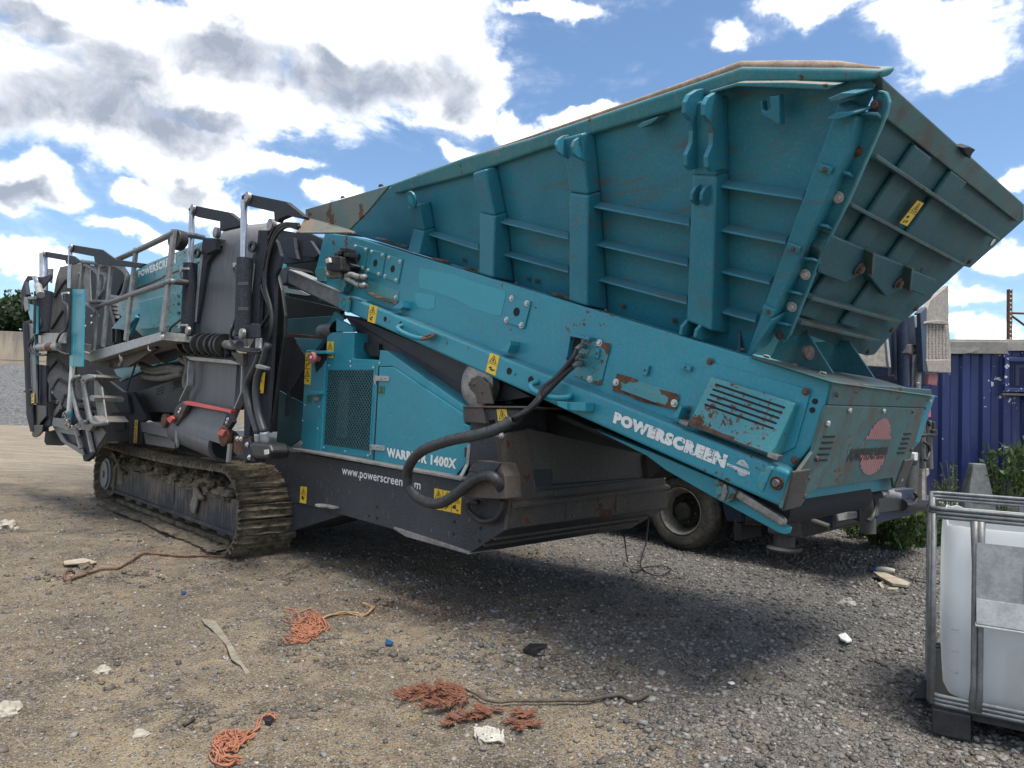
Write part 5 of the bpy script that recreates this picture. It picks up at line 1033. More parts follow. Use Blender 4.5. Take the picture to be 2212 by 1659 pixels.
for k in np.arange(3.0, n_ + 6, 7.2):
    for s0, s1 in (((.5, k - 4.5)), ((.08, k)),), (((.5, k - 4.5)), ((.95, k)),):
        if max(s0[1], s1[1]) > n_ - 1 or min(s0[1], s1[1]) < 0: continue
        MB().tube([bp(s0[0] + (s1[0] - s0[0]) * t, s0[1] + (s1[1] - s0[1]) * t) for t in np.linspace(0.04, 1, 6)], .018, 6).build('chevron_rib', 'belt_rib', CVB)
plate('column', 'teal_pale', S, 'A', [(462, 478), (490, 478), (478, 985), (452, 985)], -.58, .02, .003)  # lit face of the column, its light put into a paler teal
plate('column', 'teal', S, 'A', [(490, 478), (547, 480), (535, 985), (478, 985)], -.575, .14, .004)
MB().tube([sb('A', (474, 985), -.56), sb('A', (452, 1285), -.56)], .034, 12).build('column_leg', 'white_paint', S, smooth='auto')
plate('column_collar', 'teal', S, 'A', [(438, 1272), (462, 1272), (456, 1322), (436, 1320)], -.62, .1, .004)
MB().cyl(sb('A', (452, 1315), -.56), sb('A', (447, 1395), -.56), .028, 10).build('column_foot', 'white_paint', S)
mb = MB(); ch = smoothpts(pb('P', [(770, 470), (745, 500), (775, 560), (800, 640), (860, 680), (930, 665), (990, 600)], -.66), 5)
for i, p in enumerate(ch[::2]): mb.ring(p, (1, .3, 0) if i % 2 else (.2, 1, .4), .018, .034, .012, 8)
mb.build('chain', 'bare', S)
def ram2(r0, r1, b0_, b1_, b_, rr, br, arm, pin):
    MB().cyl(sb('A', r0, b_), sb('A', r1, b_), rr, 14).build('ram_rod', 'chrome', S, smooth='auto')
    o = MB().cyl(sb('A', b0_, b_), sb('A', b1_, b_), br, 18).build('ram_barrel', 'dark_clean', S, smooth='auto')
    plate('ram_arm', 'dark_clean', S, 'A', arm, b_ + .02, .08, .006)
    MB().lathe(sb('A', pin, b_), NB, [(0, 0), (.05, 0), (.045, .02), (0, .02)], 18).build('ram_pin', 'bare', o)
ram2((460, 215), (454, 478), (454, 478), (447, 905), -.6, .028, .05, [(442, 205), (455, 190), (480, 190), (665, 220), (752, 283), (950, 312), (905, 340), (640, 315), (618, 300), (612, 265), (470, 238)], (468, 206))
ram2((284, 250), (285, 502), (288, 502), (283, 768), -.64, .06, .135, [(266, 242), (280, 234), (305, 234), (480, 262), (530, 300), (470, 318), (430, 312), (425, 292), (300, 270)], (290, 246))
plate('beam', 'bare', S, 'N', [(384, 738), (612, 735), (605, 835), (384, 832)], -.66, .08, .006)
MB().tube(pb('N', [(352, 872), (565, 862)], -.66), .066, 16).build('roller_tube', 'bare', S, smooth='auto')
MB().tube(pb('N', [(460, 868), (510, 866)], -.665), .068, 16).build('roller_band', 'rust', S, smooth='auto')
for p in [[(330, 390), (315, 440), (340, 520), (378, 600), (375, 700), (310, 780), (272, 850), (290, 920), (350, 945), (440, 940)], [(350, 410), (335, 470), (365, 600), (345, 740), (300, 830), (320, 910), (380, 935)],
          [(580, 390), (590, 440), (630, 490), (625, 680), (560, 750), (530, 830), (550, 900), (640, 940)]]:
    rod('N', [(x, y, -.7) for x, y in p], .016, 'rubber', 'hydraulic_hose', S)
plate('ram_fitting', 'galv', S, 'N', [(570, 360), (630, 352), (632, 370), (585, 372), (582, 388), (570, 388)], -.7, .04, .004)
plate('frame_post', 'dark_clean', S, 'N', [(345, 1030), (430, 1040), (425, 1330), (440, 1660), (330, 1660), (340, 1400)], -.62, .2, .006)
plate('frame_post_edge', 'hose_pale', S, 'N', [(345, 1035), (368, 1035), (362, 1405), (338, 1405)], -.64, .03, .003)
plate('frame_plate', 'grey_paint', S, 'N', [(430, 1190), (465, 1200), (460, 1380), (430, 1390)], -.58, .05, .004)
plate('cross_beam', 'grey_paint', S, 'P', [(480, 520), (810, 560), (800, 690), (560, 655), (460, 640)], -.6, .15, .006)
plate('cross_beam_end', 'dark_clean', S, 'P', [(365, 560), (430, 525), (560, 520), (540, 650), (430, 735), (370, 640)], -.62, .15, .008)
plate('tail_frame', 'grey_paint', S, 'P', [(580, 660), (930, 720), (960, 800), (690, 750), (770, 880), (1000, 990), (1015, 1080), (760, 920), (700, 870)], -.56, .04, .004)
plate('tail_frame_plate', 'dark', S, 'P', [(690, 750), (955, 805), (1000, 990), (780, 885)], -.5, .03, .004)
plate('tail_pan', 'void', S, 'P', [(470, 740), (640, 700), (700, 860), (770, 920), (690, 940), (480, 930), (455, 880)], -.45, .3, .01)
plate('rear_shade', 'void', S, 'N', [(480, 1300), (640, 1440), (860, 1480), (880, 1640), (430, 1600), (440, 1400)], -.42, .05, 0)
MB().bar(sb('P', (590, 520), -.55), sb('P', (700, 360), -.55), .03, .1).build('frame_tie', 'hose_pale', S, .003)
plate('marker_lamp', 'red_knob', S, 'P', [(566, 282), (590, 285), (588, 318), (565, 315)], -.5, .04, .004); plate('lamp_mount', 'galv', S, 'P', [(615, 275), (660, 280), (640, 335), (605, 325)], -.49, .03, .004)
TB = -.72
plate('tail_conveyor_frame', 'dark_clean', S, 'T', [(244, 478), (292, 470), (300, 640), (322, 1190), (345, 1400), (348, 1660), (330, 1660), (288, 1490), (262, 870)], TB, .06, .004)
for x in (262, 274): plate('frame_groove', 'void', S, 'T', [(x, 490), (x + 4, 489), (x + 56, 1380), (x + 50, 1380)], TB - .004, .005, 0)
TPN = plate('tail_conveyor_side', 'grey_paint', S, 'T', [(300, 480), (330, 490), (385, 610), (400, 640), (388, 930), (395, 1350), (340, 1360), (322, 1190), (312, 800)], TB + .03, .06, .004)
lettering('POWERSCREEN', pb('T', [(316, 690), (334, 1168), (350, 1170), (330, 690)], TB + .03), 'white', TPN, .05)
lettering_ = None
plate('tail_arm', 'teal_pale', S, 'T', [(300, 262), (402, 290), (402, 590), (385, 600), (368, 580), (310, 370)], TB - .03, .05, .006)
plate('tail_arm_head', 'galv_dirty', S, 'T', [(262, 190), (390, 182), (388, 215), (300, 215), (300, 330), (270, 350), (255, 260)], TB - .05, .06, .006)
plate('tail_head', 'dark_clean', S, 'T', [(232, 110), (262, 20), (300, -40), (450, -25), (560, -60), (560, -20), (440, 120), (400, 60), (380, 0), (300, 15), (282, 140), (275, 190), (240, 360), (228, 250)], TB, .3, .01)
MB().cyl(sb('T', (382, -20), TB - .05), sb('T', (420, 80), TB - .05), .036, 14).build('ram_rod', 'chrome', S, smooth='auto'); MB().cyl(sb('T', (415, 70), TB - .05), sb('T', (445, 170), TB - .05), .055, 14).build('ram_barrel', 'galv', S, smooth='auto')
MB().cyl(sb('T', (285, 40), TB - .04), sb('T', (310, 180), TB - .04), .035, 12).build('tail_link', 'dark_clean', S)
plate('tail_cover', 'galv_dirty', S, 'A', [(255, 345), (340, 345), (330, 440), (300, 400)], TB + .2, .1, .004)
for y in (465, 1220): plate('tail_lug', 'dark_clean', S, 'T', [(248, y), (325, y - 28), (335, y - 10), (320, y + 12), (260, y + 10)], TB - .1, .2, .004)
for a, b in [((405, 190), (395, 610)), ((395, 610), (405, 930))]: MB().bar(sb('T', a, TB + .02), sb('T', b, TB + .02), .05, .03).build('frame_post', 'mesh_green', S, .004)
plate('tail_end', 'black', S, 'T', [(350, 1360), (500, 1380), (500, 1490), (440, 1560), (400, 1660), (350, 1660)], TB + .05, .15, .01)
plate('tail_foot', 'black', S, 'P', [(275, 780), (300, 640), (440, 640), (425, 740), (370, 800), (330, 820), (290, 815)], TB + .02, .1, .01)
sticker(pb('T', [(345, 1250), (372, 1235), (372, 1345), (345, 1350)], TB + .0), 'wp', S)

plate = plate_full
# ---- crawler track
A1, A0, ZC, RR = -.26, -4.62, .435, .415
def loop_pts():
    pts = []
    n = 40
    for i in range(n): pts.append((A0 + (A1 - A0) * i / n, .022))                                     # ground run towards the front
    for i in range(16): t = -math.pi / 2 + math.pi * i / 16; pts.append((A1 + (RR + .03) * math.cos(t) * 1.02, ZC + RR * math.sin(t)))
    for i in range(n): k = i / n; pts.append((A1 + (A0 - A1) * k, ZC + RR - .035 * math.sin(math.pi * k)))
    for i in range(16): t = math.pi / 2 + math.pi * i / 16; pts.append((A0 + RR * math.cos(t), ZC + RR * math.sin(t)))
    return pts
lp_ = np.array(loop_pts() + loop_pts()[:1]); seg = np.linalg.norm(np.diff(lp_, axis=0), axis=1); cum = np.concatenate([[0], np.cumsum(seg)])
NS = 76; TW = .66
def shoe_mesh(seed):
    r = random.Random(seed); mb = MB(); L = cum[-1] / NS
    prof = [(-L * .54, 0), (-L * .54, .03), (-L * .44, .066), (-L * .34, .03), (-L * .05, .026), (.02 - .01, .062), (.03, .028), (L * .36, .026), (L * .42, .046), (L * .5, .024), (L * .46, 0)]
    cols = 7
    vs = []
    for j in range(cols):
        for x, zz in prof: vs.append((x + r.uniform(-.004, .004), j * TW / (cols - 1) + (r.uniform(-.008, .008) if j in (0, cols - 1) else 0), zz + r.uniform(-.006, .022) * (zz > .01)))
    k = len(prof); fs = [(j * k + i, j * k + (i + 1) % k, (j + 1) * k + (i + 1) % k, (j + 1) * k + i) for j in range(cols - 1) for i in range(k)]
    mb.add(vs, fs + [tuple(range(k)), tuple(range(cols * k - 1, (cols - 1) * k - 1, -1))])
    me = mb.mesh('track_shoe'); me.materials.append(M['shoe']); return me
SM = [shoe_mesh(i) for i in range(6)]
def crawler(b0, single):
    root = None; far = MB()
    for i in range(NS):
        s = cum[-1] * i / NS; k = np.searchsorted(cum, s, side='right') - 1; f_ = (s - cum[k]) / seg[k]; p = lp_[k] * (1 - f_) + lp_[k + 1] * f_; t = (lp_[k + 1] - lp_[k]) / seg[k]
        nrm = (t[1], -t[0])                                                                            # outward
        ang = math.atan2(-t[1], t[0])
        mw = Matrix(((t[0], 0, nrm[0], p[0]), (0, 1, 0, b0), (t[1], 0, nrm[1], p[1]), (0, 0, 0, 1)))
        if single:
            o = link('track_shoe', SM[i % 6], S); o.matrix_local = mw
        else:
            me = SM[i % 6]; far.add([tuple(mw @ v.co) for v in me.vertices], [tuple(q.vertices) for q in me.polygons])
    if not single: far.build('far_track', 'shoe', S, kind='stuff')
crawler(0.0, True); crawler(2.55, False)
TF = plate('track_frame', 'track_frame', S, 'C', [(242, 1045), (244, 905), (268, 850), (300, 828), (325, 905), (640, 1000), (1040, 1105), (1082, 1122), (1060, 1180), (1032, 1335)], .1, .4, .012)
fa, fb_ = pb('C', [(236, 1040), (1030, 1328)], .06); MB().prism([fa, fb_, fb_ + (0, 0, -.04), fa + (0, 0, -.04)], (0, .46, 0)).build('frame_flange', 'track_frame', S, .006)
e0 = [sb('C', p, .08) for p in [(232, 1050), (240, 895), (285, 835), (300, 830), (258, 905), (246, 1050)]]; MB().prism(e0, (0, .1, 0)).build('frame_rib', 'mud', S, .004)
plate('frame_rib', 'mud', S, 'C', [(1030, 1340), (1060, 1125), (1085, 1118), (1078, 1180), (1050, 1335)], .07, .2, .01)
for q in ([(268, 940), (300, 938), (300, 1018), (262, 1002)],): plate('frame_plate', 'mud', S, 'C', q, .085, .02, .006)
for q in ([(588, 1018), (632, 1025), (628, 1032), (586, 1026)], [(585, 1108), (628, 1128), (626, 1138), (582, 1118)], [(626, 960), (640, 965), (630, 1140), (618, 1135)]): plate('frame_plate', 'track_frame', S, 'C', q, .085, .02, .003)
for p in [[(285, 840), (278, 870), (300, 930), (318, 930)], [(795, 1000), (790, 1040), (815, 1090), (830, 1100)]]: rod('C', [(x, y, .06) for x, y in p], .03, 'mud', 'frame_hook', S)
rod('C', [(800, 1010, .05), (830, 985, .05), (860, 985, .06)], .025, 'mud', 'frame_hook', S)
plate('rag', 'hose_pale', S, 'C', [(765, 1010), (785, 1015), (780, 1060), (790, 1110), (770, 1200), (752, 1190), (738, 1140), (760, 1080)], .05, .03, .01)
# mud lying along the top of the frame and hanging on the chain
def mudbank(pts, name, w=.14, hgt=.07, seed=0, nseg=60, par=S):
    P = smoothpts(pts, 12); mb = MB(); m = len(P); k = 9; vs = []
    for i, p in enumerate(P):
        h = hgt * (0.75 + 1.1 * abs(noise.noise(Vector((i * .21, seed, 0)))) + .6 * noise.noise(Vector((i * .9, seed, 3))))
        for j in range(k):
            t = math.pi * j / (k - 1); rr = 1 + .45 * noise.noise(Vector((i * .6, j * .9, seed))) + .3 * noise.noise(Vector((i * 1.9, j * 2.1, seed)))
            vs.append(p + np.array([0.03 * noise.noise(Vector((i, j, seed))), -math.cos(t) * w * rr, math.sin(t) * h * rr - .02]))
    mb.add(vs, [(i * k + j, i * k + j + 1, (i + 1) * k + j + 1, (i + 1) * k + j) for i in range(m - 1) for j in range(k - 1)])
    return mb.build(name, 'mud', par, smooth=False)
mudbank([sb('C', p, .2) for p in [(300, 900), (420, 900), (560, 950), (700, 995), (850, 1040), (1000, 1085), (1070, 1110)]], 'mud_bank', .12, .10, 1)
mudbank([sb('C', p, .3) for p in [(320, 850), (450, 870), (620, 925), (800, 965), (950, 1010), (1040, 1050)]], 'mud_bank', .14, .12, 5)
for i, (x, y) in enumerate([(395, 905), (470, 900), (560, 930), (655, 965), (735, 1000), (812, 1010), (880, 1040), (950, 1060), (1010, 1075), (520, 945), (900, 1005), (845, 1000)]):
    lump(sb('C', (x, y), .12), .13, .08, .06, i * 1.7, 'mud', 'mud_clod', S)
for i in range(8):
    k = i / 7.0; c = np.array([A0 + .55 + (A1 - A0 - 1.0) * k, .2, .145]); MB().lathe(c, (0, 1, 0), [(0, 0), (.06, 0), (.11, .03), (.11, .09), (.06, .1), (.06, .22), (.11, .23), (.11, .3), (0, .3)], 18).build('track_roller', 'mud', S, smooth='auto')
for i in range(46):
    k = i / 45.0; c = np.array([A0 + .3 + (A1 - A0 - .4) * k, .24, .075]); MB().obox(c, (.045, 0, 0), (0, .1, 0), (0, 0, .035)).build('chain_link', 'mud', S, .02)
MB().lathe((A1, .16, ZC), (0, 1, 0), [(0, 0), (.22, 0), (.34, .03), (.34, .25), (.2, .3), (0, .3)], 40).build('idler_wheel', 'mud', S, smooth='auto')
mudbank([np.array([A1 + .1, .05, .05]), np.array([A1 - .6, .05, .05]), np.array([A1 - 2.0, .05, .045]), np.array([A0, .05, .045])], 'mud_bank', .12, .035, 9)
hc = sb('C', (178, 940), .06); MB().lathe(hc, NB, [(0, -.3), (.24, -.3), (.24, -.03), (.2, -.02), (.2, 0), (.05, 0), (.05, .02), (0, .02)], 32).build('drive_hub', 'grey_paint', S, smooth='auto')
MB().lathe(hc + (0, .1, 0), (0, 1, 0), [(0, 0), (.33, 0), (.33, .25), (0, .25)], 36).build('sprocket', 'mud', S, smooth='auto')
plate('hub_arm', 'mud', S, 'C', [(175, 880), (240, 862), (240, 1040), (190, 1010)], .12, .15, .02)
# stickers on housing and chassis
sticker(pb('D', [(314, 240), (357, 240), (352, 348), (310, 346)], BE), 'wp', EH)
sticker(pb('D', [(174, 314), (212, 314), (202, 524), (164, 518)], BE - .03), 'wnwp', EH)
sticker(pb('D', [(140, 1186), (182, 1190), (176, 1300), (135, 1292)], BCH), 'wp', CH)
sticker(pb('D', [(1015, 1198), (1192, 1234), (1185, 1368), (1008, 1332)], BCH), 'wp', CH, nx=3)
for q in ([(182, 590), (212, 592), (208, 640), (178, 638)],): sticker(pb('D', q, BE - .03), 'pp', EH, mat='sticker_green')
sticker(pb('D', [(650, 530), (690, 532), (686, 585), (648, 582)], BE - .03), 'pp', ED, mat='sticker_green')
# ================================================================== ground
_rng = np.random.RandomState(3); _tab = _rng.rand(256, 256)
def vn(x, y):
    xi, yi = np.floor(x).astype(int), np.floor(y).astype(int); fx, fy = x - xi, y - yi; fx = fx * fx * (3 - 2 * fx); fy = fy * fy * (3 - 2 * fy)
    g = lambda i, j: _tab[i & 255, j & 255]
    return (g(xi, yi) * (1 - fx) + g(xi + 1, yi) * fx) * (1 - fy) + (g(xi, yi + 1) * (1 - fx) + g(xi + 1, yi + 1) * fx) * fy
def fbm(x, y, o=4):
    s = 0; a = .5
    for i in range(o): s = s + a * vn(x * 2 ** i + 17 * i, y * 2 ** i + 5 * i); a *= .5
    return s
def hgt(x, y):
    x, y = np.asarray(x, float), np.asarray(y, float)
    h = (fbm(x * .9, y * .9, 3) - .45) * .07 + (fbm(x * 4, y * 4, 3) - .45) * .035 + (fbm(x * 14, y * 14, 2) - .38) * .02
    rut = np.sin((x * .55 + y * 1.0) * 5.2 + 3 * fbm(x * .6, y * .6, 2)) * .012 * np.clip((8.5 - np.hypot(x + 3, y - 12)) / 4, 0, 1)
    pr = np.clip(1.15 - np.hypot((x + .35) / 1.5, (y - 5.75) / .8), 0, 1); rut = rut + pr * (np.sin((x * .8 - y * .9) * 26 + 4 * fbm(x * 2, y * 2, 2)) * .018 - .015)
    far = np.clip((np.hypot(x, y) - 26) / 20, 0, 1)
    return (h * 1.25 + rut) * (1 - far) + .0
def axis(lo, hi, fine0, fine1, st):
    v = list(np.arange(fine0, fine1, st)); s = st; x = fine0
    a = []
    while x > lo: s *= 1.13; x -= s; a.append(max(x, lo))
    s = st; x = v[-1]; b = []
    while x < hi: s *= 1.13; x += s; b.append(min(x, hi))
    return np.array(a[::-1] + v + b)
gx, gy = axis(-400, 400, -5, 4.2, .034), axis(-30, 600, 2.4, 10, .034)
GX, GY = np.meshgrid(gx, gy); GZ = hgt(GX, GY); nx_, ny_ = len(gx), len(gy)
me = bpy.data.meshes.new('ground'); me.vertices.add(nx_ * ny_); me.vertices.foreach_set('co', np.stack([GX, GY, GZ], -1).astype(np.float32).ravel())
ii = (np.arange(ny_ - 1)[:, None] * nx_ + np.arange(nx_ - 1)[None]).ravel(); qd = np.stack([ii, ii + 1, ii + nx_ + 1, ii + nx_], -1).astype(np.int32)
me.loops.add(qd.size); me.loops.foreach_set('vertex_index', qd.ravel()); me.polygons.add(len(qd)); me.polygons.foreach_set('loop_start', np.arange(len(qd), dtype=np.int32) * 4); me.polygons.foreach_set('use_smooth', np.ones(len(qd), bool))
me.update(calc_edges=True); me.validate()
def ground_mat():
    n = new_mat('yard_dirt_and_gravel'); c = n.co
    wob = n.noise(c, 1.1, 5, 0.6); big = n.noise(c, .35, 4, 0.55); fine = n.noise(c, 26, 6, 0.7); mid = n.noise(c, 6, 6, 0.65)
    s = n.node('ShaderNodeSeparateXYZ', {0: c}); x, y = s.outputs[0], s.outputs[1]
    # grey stone chippings to the right, brown and sandy dirt to the left
    g = n.math('ADD', n.math('MULTIPLY', n.math('ADD', x, n.math('MULTIPLY', n.math('SUBTRACT', y, 5.0), .12)), .42), n.math('MULTIPLY', n.math('SUBTRACT', wob, .5), 3.2))
    gm = n.step(g, -.25, 1.05)
    dirt = n.mix(n.step(mid, .32, .68), (0.125, 0.092, 0.057), (0.25, 0.188, 0.117))
    dirt = n.mix(n.math('MULTIPLY', n.step(n.noise(c, .8, 5, .6), .46, .68), .6), dirt, (0.38, 0.29, 0.17))
    dirt = n.mix(n.math('MULTIPLY', n.step(n.noise(n.vmath('ADD', c, (9, 4, 0)), 1.5, 5, .65), .5, .64), .8), dirt, (0.055, 0.043, 0.032)); dirt = n.mix(n.math('MULTIPLY', n.step(n.noise(n.vmath('ADD', c, (5, 1, 0)), .55, 4, .6), .5, .62), .5), dirt, (0.10, 0.073, 0.048))
    dirt = n.mix(n.math('MULTIPLY', n.step(n.noise(n.vmath('ADD', c, (2, 7, 0)), 1.9, 5, .6), .62, .72), .55), dirt, (0.46, 0.35, 0.15))
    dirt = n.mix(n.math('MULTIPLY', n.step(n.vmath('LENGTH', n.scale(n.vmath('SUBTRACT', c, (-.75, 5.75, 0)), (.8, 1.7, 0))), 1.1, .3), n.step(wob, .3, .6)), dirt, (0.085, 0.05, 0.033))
    grey = n.mix(n.step(mid, .3, .7), (0.075, 0.072, 0.068), (0.175, 0.168, 0.158)); grey = n.mix(n.math('MULTIPLY', n.step(big, .5, .7), .6), grey, (0.16, 0.125, 0.09))
    col = n.mix(gm, dirt, grey)
    farl = n.math('MULTIPLY', n.step(y, 11.5, 17.0), n.step(x, 1.0, -2.0)); col = n.mix(n.math('MULTIPLY', farl, .85), col, n.mix(n.step(n.noise(n.scale(c, (.25, 1.6, 1)), 2.2, 6, .65), .4, .62), (0.24, 0.19, 0.13), (0.44, 0.36, 0.25)))
    v = n.node('ShaderNodeTexVoronoi', {'Vector': c, 'Scale': 60.0}); v2 = n.node('ShaderNodeTexVoronoi', {'Vector': c, 'Scale': 115.0})
    cell = n.node('ShaderNodeSeparateColor', {0: v.outputs['Color']}).outputs[0]; cell2 = n.node('ShaderNodeSeparateColor', {0: v2.outputs['Color']}).outputs[1]
    col = n.mix(n.math('MULTIPLY', n.step(cell, .62, .9), .62), col, n.mix(cell2, (0.13, 0.125, 0.12), (0.40, 0.37, 0.33)))
    col = n.mix(n.math('MULTIPLY', n.step(cell2, .72, .95), .5), col, (0.33, 0.30, 0.25)); col = n.mix(n.math('MULTIPLY', n.step(cell2, .25, .02), .6), col, (0.03, 0.027, 0.024))
    h = n.math('ADD', n.math('MULTIPLY', n.math('SUBTRACT', 1.0, v.outputs['Distance']), n.math('MULTIPLY', cell, 1.2)), n.math('ADD', fine, n.math('MULTIPLY', n.math('SUBTRACT', 1.0, v2.outputs['Distance']), .45)))
    return fin(n, col, n.math('MULTIPLY_ADD', cell, .25, .62), 0, h, .022, .9, .35)
M['ground'] = ground_mat(); me.materials.append(M['ground'])
G = link('ground', me); G['kind'] = 'structure'; G['label'] = 'brown dirt and grey gravel yard floor'

# loose stones: far too many to count, one object
def stones(name, n, pick, smin, smax, seed, pal, label, octa=False):
    rs = np.random.RandomState(seed); bm = bmesh.new(); bmesh.ops.create_icosphere(bm, subdivisions=1, radius=1); bv = np.array([v.co[:] for v in bm.verts]); bf = np.array([[v.index for v in f.verts] for f in bm.faces]); bm.free()
    bv = np.array([(x, y, z_) for x in (-.78, .78) for y in (-.78, .78) for z_ in (-.78, .78)], float); bf = np.array([(0, 1, 3), (0, 3, 2), (4, 6, 7), (4, 7, 5), (0, 4, 5), (0, 5, 1), (2, 3, 7), (2, 7, 6), (0, 2, 6), (0, 6, 4), (1, 5, 7), (1, 7, 3)])
    if octa: bv = np.array([(1, 0, 0), (0, 1, 0), (-1, 0, 0), (0, -1, 0), (0, 0, 1), (0, 0, -1)], float); bf = np.array([(0, 1, 4), (1, 2, 4), (2, 3, 4), (3, 0, 4), (1, 0, 5), (2, 1, 5), (3, 2, 5), (0, 3, 5)])
    xy = pick(rs, n); n = len(xy); k = len(bv)
    sc = smin * (smax / smin) ** (rs.rand(n) ** 2.6); dim = np.stack([sc * rs.uniform(.8, 1.35, n), sc * rs.uniform(.6, 1.0, n), sc * rs.uniform(.38, .7, n)], -1)
    jit = 1 + (.42 if octa else .30) * (rs.rand(n, k, 3) - .5) * 2
    p = bv[None] * dim[:, None] * jit
    a, b = rs.rand(n) * 6.283, (rs.rand(n) - .5) * 1.7
    ca, sa_, cb, sb_ = np.cos(a), np.sin(a), np.cos(b), np.sin(b)
    X, Y, Z = p[..., 0], p[..., 1], p[..., 2]; Y, Z = Y * cb[:, None] - Z * sb_[:, None], Y * sb_[:, None] + Z * cb[:, None]
    X, Y = X * ca[:, None] - Y * sa_[:, None], X * sa_[:, None] + Y * ca[:, None]
    z0 = hgt(xy[:, 0], xy[:, 1]) + dim[:, 2] * .35
    co_ = np.stack([X + xy[:, 0, None], Y + xy[:, 1, None], Z + z0[:, None]], -1).reshape(-1, 3)
    f = (bf[None] + (np.arange(n) * k)[:, None, None]).reshape(-1, 3).astype(np.int32)
    me = bpy.data.meshes.new(name); me.vertices.add(len(co_)); me.vertices.foreach_set('co', co_.astype(np.float32).ravel()); me.loops.add(f.size); me.loops.foreach_set('vertex_index', f.ravel())
    me.polygons.add(len(f)); me.polygons.foreach_set('loop_start', np.arange(len(f), dtype=np.int32) * 3); me.update(calc_edges=True)
    at = me.attributes.new('tone', 'FLOAT', 'POINT'); at.data.foreach_set('value', np.repeat(rs.rand(n), k).astype(np.float32))
    nm = new_mat(name); t = nm.node('ShaderNodeAttribute', attribute_name='tone').outputs['Fac']; cr = nm.node('ShaderNodeValToRGB', {0: t}); el_ = cr.color_ramp.elements
    el_[0].position = 0; el_[0].color = (*pal[0], 1); el_[1].position = 1; el_[1].color = (*pal[-1], 1)
    for i, cc in enumerate(pal[1:-1]): e = el_.new((i + 1) / (len(pal) - 1)); e.color = (*cc, 1)
    col = nm.mix(n_ := nm.math('MULTIPLY', nm.noise(nm.co, 90, 4), .5), cr.outputs[0], (0.15, 0.13, 0.105))
    me.materials.append(fin(nm, col, .62, 0, nm.noise(nm.co, 130, 3), .003, .4, .4)); o = link(name, me); o['kind'] = 'stuff'; o['label'] = label; return o
def pick_near(dens):
    def f(rs, n):
        x = rs.uniform(-7, 6.5, n * 3); y = 2.3 + 9.7 * rs.rand(n * 3) ** 1.35; keep = (np.abs(x) < y * .8 + .3) & (rs.rand(n * 3) < dens(x, y)); return np.stack([x, y], -1)[keep][:n]
    return f
gdens = lambda x, y: np.clip(.07 + .93 / (1 + np.exp(-(x - .3 + (y - 5) * .12 + (fbm(x * 1.1 + 40, y * 1.1, 3) - .45) * 7) * 2.4)), 0, 1)
GREY = [(0.035, 0.034, 0.034), (0.075, 0.073, 0.072), (0.11, 0.107, 0.104), (0.15, 0.145, 0.14), (0.21, 0.20, 0.19), (0.34, 0.32, 0.29)]
TAN = [(0.05, 0.042, 0.035), (0.10, 0.085, 0.066), (0.16, 0.135, 0.10), (0.20, 0.19, 0.175), (0.30, 0.265, 0.21), (0.50, 0.47, 0.42)]
stones('gravel', 42000, pick_near(gdens), .0075, .022, 11, GREY, 'grey crushed stone scattered over the right of the yard')
stones('stone_chips', 110000, pick_near(lambda x, y: np.clip(.06 + gdens(x, y), 0, 1)), .0028, .0085, 14, GREY, 'fine dark grey chippings between the larger stones', True)
stones('pebbles', 13000, pick_near(lambda x, y: 1 - .55 * gdens(x, y)), .004, .014, 12, TAN, 'brown and pale pebbles scattered over the dirt')
stones('grit', 60000, pick_near(lambda x, y: 1 - .7 * gdens(x, y)), .0026, .0075, 15, TAN, 'brown grit and small pale chips over the dirt', True)
stones('rubble', 260, pick_near(lambda x, y: .12 + .8 * gdens(x, y)), .014, .034, 16, GREY[1:], 'scattered larger lumps of broken stone on the yard')
def pick_c(rs, n):
    out = []
    for i in range(90):
        cx, cy = rs.uniform(-4.5, 4), rs.uniform(2.6, 9); k = int(rs.uniform(10, 45)); out.append(np.stack([cx + rs.randn(k) * .16, cy + rs.randn(k) * .09], -1))
    o = np.concatenate(out); return o[np.abs(o[:, 0]) < o[:, 1] * .8 + .3]
stones('dirt_clods', 2400, pick_c, .008, .030, 13, [(0.03, 0.025, 0.02), (0.06, 0.05, 0.04), (0.10, 0.085, 0.065), (0.14, 0.12, 0.095)], 'dark crumbs of dried mud in patches on the dirt')

def put(zone, p): 
    """the ground under a point of the photograph"""
    w = gp(zone, p); return np.array([w[0], w[1], float(hgt(w[0], w[1]))])

# ================================================================== background left: wall, trees, heap, boulder
def wallmat():
    n = new_mat('weathered_concrete'); c = n.co
    a = n.noise(c, .5, 6, .65); b = n.noise(n.scale(c, (2.2, 2.2, .25)), 1.4, 6, .65); zz = n.node('ShaderNodeSeparateXYZ', {0: c}).outputs[2]
    col = n.mix(n.step(a, .35, .65), (0.30, 0.245, 0.18), (0.40, 0.33, 0.25)); col = n.mix(n.math('MULTIPLY', n.step(n.math('ADD', b, n.math('MULTIPLY', n.math('SUBTRACT', zz, 4.0), .13)), .5, .8), .8), col, (0.17, 0.155, 0.135))
    return fin(n, col, .9, 0, n.math('ADD', a, b), .05, .5)
M['concrete_wall'] = wallmat(); M['concrete'] = simple('rough_concrete', (0.22, 0.205, 0.18), (0.34, 0.315, 0.28), .9, 0, 5, .5)
mb = MB(); mb.prism([(-62, 47, -.3), (-8, 50, -.3), (-8, 51.2, -.3), (-62, 48.2, -.3)], (0, 0, 6.3))
WL = mb.build('concrete_wall', 'concrete_wall', None, .03); tag(WL, 'tall weathered concrete yard wall behind the gravel heap', 'wall')
for i in range(9):
    x = -60 + i * 5.6; y = 47 + (x + 62) * 3 / 54; MB().box((x, y - .02, 0), (x + .05, y + .02, 5.9)).build('wall_joint', 'concrete', WL)
